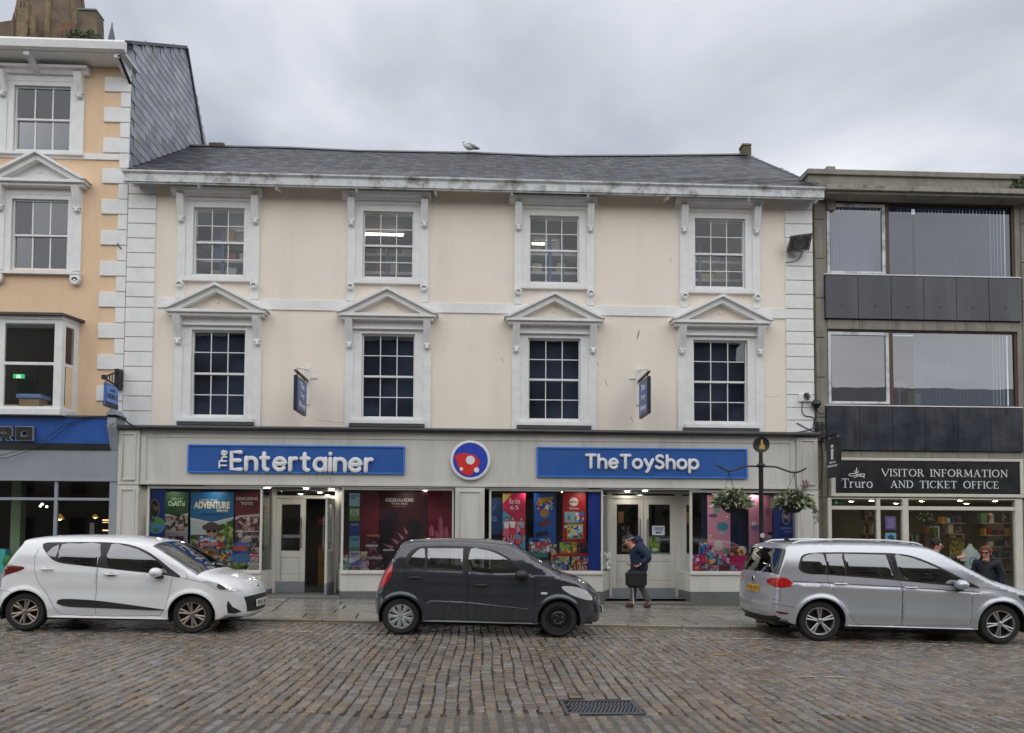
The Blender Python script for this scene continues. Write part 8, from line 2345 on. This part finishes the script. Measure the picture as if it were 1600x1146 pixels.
# -- visitor centre window
t = poster(1383, 807, 1400, 828, YV+.04, (112, 84, 150), 'purple notice on the narrow pane of the visitor centre', 'notice', 'window_notice')
for k in range(5): ptext(t, ('TICKETS', 'OPEN DAILY', 'TOURS', 'EVENTS', 'TRURO')[k], 1386, 811+k*3, 1397, 812.8+k*3, YV+.04, (205, 190, 220))
t = poster(1383.5, 833, 1400, 848, YV+.04, (120, 175, 205), 'pale blue notice under the purple notice of the visitor centre', 'notice', 'window_notice')
patch(t, arc(1392, 841, 5, 5, 0, 360, 16), YV+.04, (50, 80, 110), 2)
t = poster(1299.5, 780, 1320, 789, YV+.10, (30, 110, 60), 'green emergency exit sign behind the transom of the visitor centre', 'sign', 'exit_sign')
patch(t, [(1305, 783), (1308, 783), (1308, 785), (1310, 785), (1306.5, 788), (1303, 785), (1305, 785)], YV+.10, (200, 225, 205), 2)
m_shelf = M('visitor_shelf', lin((165, 150, 120)), .6, .1, 5)
m_bk = [flat(c) for c in ((150, 40, 40), (50, 70, 110), (200, 190, 160), (60, 60, 60), (200, 150, 60), (90, 120, 90), (215, 215, 210), (110, 70, 100))]
zfl = -.1
def shelf_run(u0, u1, v, Y, short, items, kind, hgt=.2, bk=0):
    x0, x1, z = X(u0, v, Y), X(u1, v, Y), Z((u0+u1)/2, v, Y)
    s_ = thing('wall_shelf', short+' of the visitor centre window', 'shelf', ((x0+x1)/2, Y, z))
    box('board', m_shelf, s_, x0, x1, Y, Y+.28, z-.03, z)
    for xx in (x0+.05, x1-.07): box('bracket', m_steel, s_, xx, xx+.02, Y+.02, Y+.28, z-.12, z-.031)
    xx = x0+.03
    for j in range(items):
        wd = (x1-x0-.06)/items*r_.uniform(.6, .92)
        hh = hgt*r_.uniform(.6, 1.1)
        ci_ = r_.randrange(8)
        pic = kind == 'pic' and j % 2
        o = MB().box(xx, xx+wd, Y+.05, Y+.20, z+.0005, z+hh).build('souvenir', P_photo if pic else m_bk[ci_], None, .004)
        tag(o, ('printed' if pic else bkn[ci_])+' souvenir, '+ordn[j]+' from the left on the '+short, 'souvenir', 'souvenirs in the visitor centre')
        xx += (x1-x0-.06)/items
bkn = ['red', 'blue', 'cream', 'dark grey', 'amber', 'sage green', 'white', 'purple']
ordn = ['first', 'second', 'third', 'fourth', 'fifth', 'sixth']
shelf_run(1533, 1583, 817, 18.6, 'highest of the right hand shelves', 4, 'pic', .30)
shelf_run(1538, 1583, 836, 18.6, 'second of the right hand shelves', 6, '', .16)
shelf_run(1548, 1583, 854, 18.6, 'third of the right hand shelves', 4, 'pic', .18)
shelf_run(1554, 1583, 872, 18.6, 'fourth of the right hand shelves', 4, '', .16)
shelf_run(1562, 1583, 890, 18.6, 'lowest of the right hand shelves', 3, '', .18)
shelf_run(1471, 1508, 817, 18.9, 'upper lit shelf in the middle', 4, '', .18)
shelf_run(1482, 1508, 834, 18.9, 'shelf with framed pictures in the middle', 2, 'pic', .22)
shelf_run(1350, 1369, 806, 20, 'upper book shelf behind the left pane', 5, 'pic', .25)
shelf_run(1350, 1369, 834, 20, 'lower book shelf behind the left pane', 6, '', .28)
shelf_run(1421, 1440, 850, 19.2, 'upper leaflet shelf near the centre', 4, '', .2)
shelf_run(1421, 1442, 868, 19.0, 'lowest leaflet shelf near the centre', 4, '', .2)
mb_t = thing('picture_frame', 'white rimmed dark picture behind the pointing woman', 'picture', tuple(at(1458, 835, 19.0)))
x0, x1, z0, z1 = rect(1447, 822, 1468, 848, 19.0)
box('frame', m_signwhite, mb_t, x0, x1, 19.0, 19.04, z0, z1); box('picture', P_green, mb_t, x0+.04, x1-.04, 18.99, 18.999, z0+.04, z1-.04)
yb_t = poster(1484, 836, 1507, 868, 19.3, PRINT('print_yellow', [(225, 200, 90), (200, 170, 60), (240, 225, 150), (160, 130, 60), (120, 110, 60), (230, 210, 120)], 18), 'yellow printed display panel in the visitor centre window')
pl_ = at(1447, 826, 18.8)
t = thing('pot_plant', 'leafy green pot plant in the visitor centre window', 'plant', (pl_.x, 18.8, pl_.z))
mb = MB(); leaf_cloud(mb, (pl_.x, 18.8, pl_.z+.22), .2, .15, .18, 160, .10); mb.build('foliage', m_leafA, t, weld=False)
MB().lathe([(.001, pl_.z-.12), (.07, pl_.z-.12), (.09, pl_.z+.05), (.001, pl_.z+.04)], (pl_.x, 18.8, 0), 'z', 12).build('pot', flat((150, 90, 60)), t)
MB().tube([(pl_.x, 18.8, pl_.z), (pl_.x, 18.8, pl_.z+.2)], .01, 5).build('stem', m_leafC, t)
box('plant_stand', m_brownwood, t, pl_.x-.1, pl_.x+.1, 18.7, 18.9, -.1, pl_.z-.121)
# printed cotton bag on a display form
c = at(1516, 870, 18.25)
t = thing('shirt_display', 'pale printed top with a round blue emblem on a stand in the visitor window', 'shirt', (c.x, 18.25, -.1))
k_ = F_PX/18.25
zs = lambda v: Z(1516, v, 18.25)
mb = MB().lathe([(.11, zs(906)), (.155, zs(892)), (.145, zs(872)), (.15, zs(863)), (.10, zs(857)), (.05, zs(853)), (.045, zs(850))], (c.x, 18.25, 0), 'z', 20)
for s in (-1, 1): mb.tube([(c.x+s*.11, 18.25, zs(861)), (c.x+s*.19, 18.23, zs(870)), (c.x+s*.20, 18.22, zs(877))], [.06, .06, .065], 10)
mb.map(lambda p: Vector((p.x, 18.25+(p.y-18.25)*.7, p.z))).build('shirt', M('pale_cotton', lin((190, 196, 196)), .9, .05, 10, .2), t, smooth=True)
MB().lathe([(.085, 0), (.105, 0), (.105, .006), (.085, .006), (.085, 0)], (c.x, 18.25-.122, zs(877)), 'y', 24).build('emblem', flat((90, 145, 190)), t)
MB().lathe([(.001, 0), (.06, 0), (.06, .006)], (c.x, 18.25-.120, zs(879)), 'y', 20).build('emblem', flat((140, 180, 205)), t)
text_px('TRURO', flat((90, 130, 170)), t, 1509, 888, 1523, 891, 18.12, .02, .001)
MB().lathe([(.14, -.1), (.14, -.08), (.02, -.06), (.02, zs(906)+.01)], (c.x, 18.25, 0), 'z', 12).build('stand', m_steel, t)
# cafe odds and ends low behind the white car
p = at(3, 865, 17.9)
t = thing('display_box', 'turquoise box low in the cafe window at the picture edge', 'box', tuple(p))
box('carton', flat((70, 190, 190)), t, p.x-.12, p.x+.10, 17.85, 18.05, -.05, p.z+.1)
t = thing('green_seat', 'green rounded seat back low in the cafe window', 'chair', tuple(at(13, 875, 17.9)))
p = at(13, 878, 17.9)
MB().ball((p.x, 17.9, p.z), .12, .10, .17).build('backrest', flat((50, 130, 60)), t, smooth=True); MB().tube([(p.x, 17.9, p.z), (p.x, 17.9, -.05)], .03, 8).build('leg', m_steel, t)
# ------------------------------------------------------------------ people
def skin(name, nodes, edges, mat, parent, tf, root=0, sub=2):
    me = bpy.data.meshes.new(name)
    me.from_pydata([tf(Vector(n[:3])) for n in nodes], edges, [])
    ob = bpy.data.objects.new(name, me); C.objects.link(ob)
    ob.modifiers.new('skin', 'SKIN').use_smooth_shade = True
    sm = ob.modifiers.new('sub', 'SUBSURF'); sm.levels = sub; sm.render_levels = sub
    for i, n in enumerate(nodes):
        d = me.skin_vertices[0].data[i]
        d.radius = (n[3], n[4] if len(n) > 4 else n[3]); d.use_root = (i == root)
    dg_ = bpy.context.evaluated_depsgraph_get(); dg_.update()
    m2 = bpy.data.meshes.new_from_object(ob.evaluated_get(dg_))
    bpy.data.objects.remove(ob)
    for p in m2.polygons: p.use_smooth = True
    m2.materials.clear(); m2.materials.append(mat)
    return link(name, m2, parent)
m_skin = M('skin', lin((205, 150, 128)), .55, .08, 20)
m_navy = M('navy_padded_coat', lin((22, 36, 66)), .7, .15, 12, .4, 30)
m_navy2 = M('navy_jacket', lin((20, 24, 36)), .7, .15, 12, .3, 30)
m_trous = M('grey_trousers', lin((88, 86, 84)), .85, .12, 20, .2)
m_shoe = M('brown_shoe_leather', lin((74, 48, 36)), .5, .15, 20)
m_hair1 = M('dark_hair', lin((36, 28, 26)), .6, .3, 40, .4)
m_hair2 = M('auburn_hair', lin((120, 72, 46)), .6, .3, 40, .4)
def finger_nodes(base, d, side, curl, scale=1.0, pointing=False):
    """palm plus four fingers and a thumb: returns nodes and edges, index 0 = wrist"""
    d = Vector(d).normalized(); side = Vector(side).normalized(); nrm = d.cross(side)
    b = Vector(base)
    nodes = [tuple(b)+(.026,), tuple(b+d*.05*scale)+(.034, .022)]
    edges = [(0, 1)]
    for k, (off, ln) in enumerate(((-.030, .072), (-.010, .082), (.010, .076), (.028, .060))):
        cu = 0 if (pointing and k == 0) else curl
        p0 = b+d*.085*scale+side*off*scale
        d1 = (d*math.cos(cu)+nrm*math.sin(cu)).normalized(); d2 = (d*math.cos(cu*2)+nrm*math.sin(cu*2)).normalized()
        n0 = len(nodes)
        nodes += [tuple(p0)+(.0105,), tuple(p0+d1*ln*.55*scale)+(.0095,), tuple(p0+d1*ln*.55*scale+d2*ln*.5*scale)+(.007,)]
        edges += [(1, n0), (n0, n0+1), (n0+1, n0+2)]
    n0 = len(nodes)
    p0 = b+d*.025*scale-side*.035*scale
    nodes += [tuple(p0)+(.012,), tuple(p0+(d*.6-side*.5+nrm*.3)*.05*scale)+(.0105,), tuple(p0+(d*1.2-side*.55+nrm*.6)*.06*scale)+(.008,)]
    edges += [(0, n0), (n0, n0+1), (n0+1, n0+2)]
    return nodes, edges
def head_nodes(c, fwd, up):
    """neck, jaw, skull, brow and nose around the head centre c"""
    c, f, u = Vector(c), Vector(fwd).normalized(), Vector(up).normalized()
    return [tuple(c-u*.10-f*.015)+(.052,), tuple(c-u*.055+f*.018)+(.062, .066), tuple(c+u*.01)+(.080, .092), tuple(c+u*.065-f*.012)+(.072, .082), tuple(c-u*.02+f*.095)+(.012,), tuple(c-u*.02+f*.118)+(.009,)]
def person(label, loc, heading, B, cloth_cb):
    t = thing('person', label, 'person', loc)
    rot = Matrix.Translation(Vector(loc)) @ Matrix.Rotation(heading, 4, 'Z')
    tf = lambda p: rot @ p                              # local: x ahead, y to the left, z up
    nodes, edges = [], []
    def add(ns, es, link_to=None, at0=0):
        k = len(nodes); nodes.extend(ns); edges.extend([(a+k, b+k) for a, b in es])
        if link_to is not None: edges.append((link_to, k+at0))
        return k
    pel, chest, headc = B['pelvis'], B['chest'], B['head']
    add([tuple(pel)+(.13, .11), tuple((Vector(pel)+Vector(chest))/2)+(.125, .10), tuple(chest)+(.15, .105)], [(0, 1), (1, 2)])
    add(head_nodes(headc, B['look'], B['hup']), [(0, 1), (1, 2), (2, 3), (2, 4), (4, 5)], 2)
    for s in ('l', 'r'):
        a = B['arm_'+s]
        k = add([tuple(a[0])+(.055,), tuple(a[1])+(.043,), tuple(a[2])+(.032,)], [(0, 1), (1, 2)], 2)
        ns, es = finger_nodes(a[2], a[3], a[4], a[5], 1.0, a[6] if len(a) > 6 else False)
        kk = len(nodes); nodes.extend(ns[1:]); edges.extend([(k+2 if i == 0 else i-1+kk, k+2 if j == 0 else j-1+kk) for i, j in es])
        g = B['leg_'+s]
        add([tuple(g[0])+(.085,), tuple(g[1])+(.06,), tuple(g[2])+(.042,), tuple(g[3])+(.03, .035)], [(0, 1), (1, 2), (2, 3)], 0)
    body = skin('body', nodes, edges, m_skin, t, tf)
    cloth_cb(t, tf)
    return t
V3 = Vector
def coat(t, tf, B, mat, arms, hem, fat=.035, name='coat'):
    pel, chest = V3(B['pelvis']), V3(B['chest'])
    ns = [tuple(pel+V3((0, 0, hem)))+(.19+fat*.3, .15+fat), tuple(pel+V3((0, 0, .10)))+(.165+fat*.3, .14+fat), tuple((pel+chest)/2+V3((0, 0, .05)))+(.16+fat*.3, .13+fat), tuple(chest)+(.175+fat*.3, .13+fat), tuple(chest+(V3(B['head'])-chest)*.42)+(.10, .09)]
    es = [(0, 1), (1, 2), (2, 3), (3, 4)]
    for s in arms:
        a = B['arm_'+s]; k = len(ns)
        wrist = V3(a[1]).lerp(V3(a[2]), .90)
        ns += [tuple(a[0])+(.078+fat*.4,), tuple(a[1])+(.062+fat*.4,), tuple(wrist)+(.048+fat*.2,)]
        es += [(3, k), (k, k+1), (k+1, k+2)]
    return skin(name, ns, es, mat, t, tf)
def trousers(t, tf, B, mat):
    pel = V3(B['pelvis'])
    ns = [tuple(pel+V3((0, 0, .08)))+(.16, .14), tuple(pel)+(.165, .145)]; es = [(0, 1)]
    for s in 'lr':
        g = B['leg_'+s]; k = len(ns)
        ns += [tuple(g[0])+(.105,), tuple(g[1])+(.082,), tuple(V3(g[1]).lerp(V3(g[2]), .55))+(.075,), tuple(V3(g[1]).lerp(V3(g[2]), .97))+(.066,)]
        es += [(1, k), (k, k+1), (k+1, k+2), (k+2, k+3)]
    return skin('trousers', ns, es, mat, t, tf)
def shoes(t, tf, B, mat):
    for s in 'lr':
        g = B['leg_'+s]; a, toe = V3(g[2]), V3(g[3])
        skin('shoe', [tuple(a+V3((-.04, 0, -.04)))+(.062, .070), tuple(a.lerp(toe, .5)+V3((0, 0, -.01)))+(.066, .060), tuple(toe+V3((.04, 0, .005)))+(.056, .044)], [(0, 1), (1, 2)], mat, t, tf)
def hair(t, tf, c, fwd, mat, n_, seed, back=.02, rad=.104, low=-.03):
    """a cap of short overlapping locks"""
    rr = random.Random(seed); c = V3(c); f = V3(fwd).normalized(); u = V3((0, 0, 1)); s = f.cross(u)
    mb = MB()
    mb.ball((0, 0, 0), .096, .088, .085, 14, 10)
    mb.v = [tuple(c-f*back+u*.045+f*a+s*b+u*z) for a, b, z in mb.v]
    for k in range(n_):
        a = rr.uniform(0, 2*PI); q = rr.uniform(0, 1)
        d = V3((math.cos(a)*math.sqrt(1-q*q), math.sin(a)*math.sqrt(1-q*q), q))
        if d.x > .55 and d.z < .55: continue
        p = c-f*back+u*.03+(f*d.x*.98+s*d.y*.9+u*d.z*.95)*rad
        mb.ball(tuple(p), rr.uniform(.018, .032), rr.uniform(.018, .03), rr.uniform(.015, .028), 6, 5)
    mb.map(tf).build('hair', mat, t, smooth=True)
def specs(t, tf, c, fwd, mat, dark):
    c, f = V3(c), V3(fwd).normalized(); s = f.cross(V3((0, 0, 1))); u = V3((0, 0, 1))
    mb = MB(); ml = MB()
    for k in (-1, 1):
        q = c+f*.098+s*k*.034+u*.012
        ring = [q+s*math.cos(a)*.027+u*math.sin(a)*.021 for a in np.linspace(0, 2*PI, 13)]
        mb.tube([tuple(x) for x in ring], .0045, 5, False)
        ml.add([tuple(x-f*.001) for x in ring[:-1]], [tuple(range(12))])
        mb.tube([tuple(q+s*k*.027), tuple(c+s*k*.083+u*.012-f*.0)], .004, 5)
    mb.tube([tuple(c+f*.10+s*.008+u*.014), tuple(c+f*.10-s*.008+u*.014)], .004, 5)
    mb.map(tf).build('glasses', mat, t, smooth=True)
    ml.map(tf).build('lens', dark, t)
def face(t, tf, c, fwd):
    c, f = V3(c), V3(fwd).normalized(); s = f.cross(V3((0, 0, 1))); u = V3((0, 0, 1))
    for k in (-1, 1):
        MB().ball((0, 0, 0), .012, .012, .009, 8, 6).map(lambda p: tf(p+c+f*.082+s*k*.033+u*.012)).build('eye', m_signwhite, t, smooth=True)
        MB().ball((0, 0, 0), .006, .006, .006, 6, 5).map(lambda p: tf(p+c+f*.091+s*k*.033+u*.012)).build('pupil', m_black, t)
        MB().ball((0, 0, 0), .018, .012, .030, 8, 6).map(lambda p: tf(p+c-f*.008+s*k*.084-u*.012)).build('ear', m_skin, t, smooth=True)
    MB().tube([(-.022, 0, 0), (0, 0, -.003), (.022, 0, 0)], .006, 6).map(lambda p: tf(c+f*.082+s*p.x-u*.062+u*p.z)).build('mouth', flat((150, 84, 76)), t, smooth=True)
# man with a bag, walking left past the double door
YM = 16.45
pm_ = at(999, 947, YM)
xm_ = pm_.x; zm_ = gz(xm_)+PZ
BM = dict(pelvis=(0, 0, .86), chest=(.05, 0, 1.24), head=(.22, 0, 1.44), look=(.9, 0, -.55), hup=(.35, 0, 1),
          arm_l=((.02, .19, 1.31), (-.16, .25, 1.07), (.04, .25, .93), (.9, 0, -.5), (0, 1, .1), .9), arm_r=((.02, -.19, 1.31), (-.10, -.24, 1.06), (.10, -.20, .93), (.9, 0, -.3), (0, 1, 0), .8),
          leg_l=((0, .09, .80), (-.02, .09, .47), (-.20, .09, .11), (-.10, .09, .035)), leg_r=((0, -.09, .80), (.10, -.09, .45), (.13, -.09, .09), (.26, -.09, .035)))
def dress_m(t, tf):
    coat(t, tf, BM, m_navy, 'lr', -.16, .105, 'padded_jacket')
    skin('hood', [(-.04, 0, 1.36, .15, .12), (.05, 0, 1.46, .13, .115), (.09, 0, 1.53, .10, .095)], [(0, 1), (1, 2)], m_navy, t, tf)
    skin('scarf', [(.10, -.06, 1.42, .05), (.15, 0, 1.40, .05), (.10, .06, 1.42, .05)], [(0, 1), (1, 2)], flat((176, 60, 40)), t, tf)
    trousers(t, tf, BM, m_trous); shoes(t, tf, BM, m_shoe); face(t, tf, (.22, 0, 1.44), (.9, 0, -.55))
    mb = MB().lathe([(.098, .0), (.100, .03), (.094, .07), (.065, .105), (.001, .12)], (0, 0, 0), 'z', 18)
    tilt = Matrix.Translation((.20, 0, 1.465)) @ Matrix.Rotation(R(18), 4, 'Y')
    mb.map(lambda p: tf(tilt @ p)).build('beanie', flat((24, 22, 24)), t, smooth=True)
    MB().lathe([(.1005, .012), (.103, .022), (.101, .036)], (0, 0, 0), 'z', 18).map(lambda p: tf(tilt @ p)).build('beanie_stripe', flat((170, 160, 150)), t, smooth=True)
    MB().tube([(.14, .14, .76), (.17, .14, .45), (.15, .13, .09)], .011, 6).map(tf).build('side_stripe', m_signwhite, t)
person('man in navy padded jacket and dark beanie walking past the double door with a bag', (xm_, YM, zm_), PI, BM, dress_m)
bag = thing('holdall_bag', 'boxy black bag hanging from the hand of the walking man', 'bag', (xm_, YM-.27, zm_+.38))
x0, x1, z0, z1 = rect(977.5, 891, 1010, 918.5, YM-.27)
MB().box(x0, x1, YM-.37, YM-.19, z0, z1).build('bag_body', M('black_nylon', (.012, .012, .013), .5, .3, 20, .4, 40), bag, .05, seg=3, smooth=True)
xmid = (x0+x1)/2
for yy in (-.31, -.25):
    MB().tube([tuple(q) for q in smooth_line([(xmid-.12, YM+yy, z1-.02), (xmid-.09, YM+yy, z1+.09), (xmid-.03, YM+yy, z1+.14), (xmid+.03, YM+yy, z1+.14), (xmid+.09, YM+yy, z1+.09), (xmid+.12, YM+yy, z1-.02)], 3)], .011, 6).build('handle', m_black, bag, smooth=True)
MB().box(x0-.004, x1+.004, YM-.374, YM-.186, (z0+z1)/2+.07, (z0+z1)/2+.085).build('zip', m_gap, bag)
MB().box(xmid-.01, xmid+.01, YM-.3745, YM-.369, z0+.03, z1-.05).build('strap', m_trim, bag)
# woman pointing and man in sunglasses behind the silver car
def standing(headpx, Y, lean=0):
    h = at(headpx[0], headpx[1], Y)
    g = gz(h.x)+PZ
    return h, g
h, g = standing((1463, 853), 15.3)
hz = h.z-g
k_ = hz/1.50
BW = dict(pelvis=(0, 0, .88*k_), chest=(.02, 0, 1.22*k_), head=(.05, 0, hz), look=(1, 0, -.1), hup=(.1, 0, 1),
          arm_l=((.03, .18, 1.28*k_), (-.02, .24, 1.02*k_), (.08, .22, .80*k_), (.2, 0, -1), (0, 1, 0), .3), arm_r=((.06, -.17, 1.29*k_), (.22, -.26, 1.22*k_), (.46, -.20, 1.27*k_), (1, .05, .08), (0, 0, -1), 1.0, True),
          leg_l=((0, .09, .82*k_), (.03, .09, .46*k_), (0, .09, .09), (.13, .10, .035)), leg_r=((0, -.09, .82*k_), (.02, -.09, .46*k_), (0, -.09, .09), (.13, -.10, .035)))
def dress_w(t, tf):
    coat(t, tf, BW, m_navy2, 'lr', -.06, .02, 'jacket'); trousers(t, tf, BW, m_navy2); shoes(t, tf, BW, m_shoe)
    hair(t, tf, BW['head'], BW['look'], m_hair1, 120, 4, .025, .108); specs(t, tf, BW['head'], BW['look'], flat((150, 40, 50)), GLASS('lens', (.5, .3, .3), .15)); face(t, tf, BW['head'], BW['look'])
    skin('collar', [(-.02, .12, 1.30*k_, .04), (-.05, 0, 1.36*k_, .045), (-.02, -.12, 1.30*k_, .04)], [(0, 1), (1, 2)], m_signwhite, t, tf)
person('dark haired woman in red glasses and navy jacket pointing across the silver car', (h.x-.05*math.cos(R(-38)), 15.3, g), R(-38), BW, dress_w)
h, g = standing((1538.5, 864), 15.0)
hz = h.z-g
k2_ = hz/1.50
BS = dict(pelvis=(0, 0, .88*k2_), chest=(.0, 0, 1.20*k2_), head=(.06, 0, hz), look=(1, 0, -.08), hup=(.1, 0, 1),
          arm_l=((.0, .19, 1.27*k2_), (-.04, .25, 1.0*k2_), (.02, .24, .76*k2_), (.1, 0, -1), (0, 1, 0), .3), arm_r=((.0, -.19, 1.27*k2_), (-.04, -.25, 1.0*k2_), (.02, -.24, .76*k2_), (.1, 0, -1), (0, 1, 0), .3),
          leg_l=((0, .10, .82*k2_), (.03, .10, .46*k2_), (0, .10, .09), (.14, .11, .035)), leg_r=((0, -.10, .82*k2_), (.02, -.10, .46*k2_), (0, -.10, .09), (.14, -.11, .035)))
def dress_s(t, tf):
    coat(t, tf, BS, m_navy2, 'lr', -.10, .04, 'jacket'); skin('jacket_collar', [(.06, .08, 1.33*k2_, .05), (-.05, .09, 1.40*k2_, .055), (-.09, 0, 1.41*k2_, .055), (-.05, -.09, 1.40*k2_, .055), (.06, -.08, 1.33*k2_, .05)], [(0, 1), (1, 2), (2, 3), (3, 4)], m_navy2, t, tf); skin('jumper', [(.05, 0, 1.22*k2_, .11), (.05, 0, 1.36*k2_, .07)], [(0, 1)], m_black, t, tf); trousers(t, tf, BS, m_trous); shoes(t, tf, BS, m_shoe)
    hair(t, tf, BS['head'], BS['look'], m_hair2, 90, 9, .02, .102); specs(t, tf, BS['head'], BS['look'], m_black, m_black); face(t, tf, BS['head'], BS['look'])
person('auburn haired man in dark sunglasses and navy jacket beside the silver car bonnet', (h.x+.06*math.cos(R(40)), 15.0, g), R(180+40), BS, dress_s)
# shopper inside the visitor centre
bpy.context.view_layer.update()
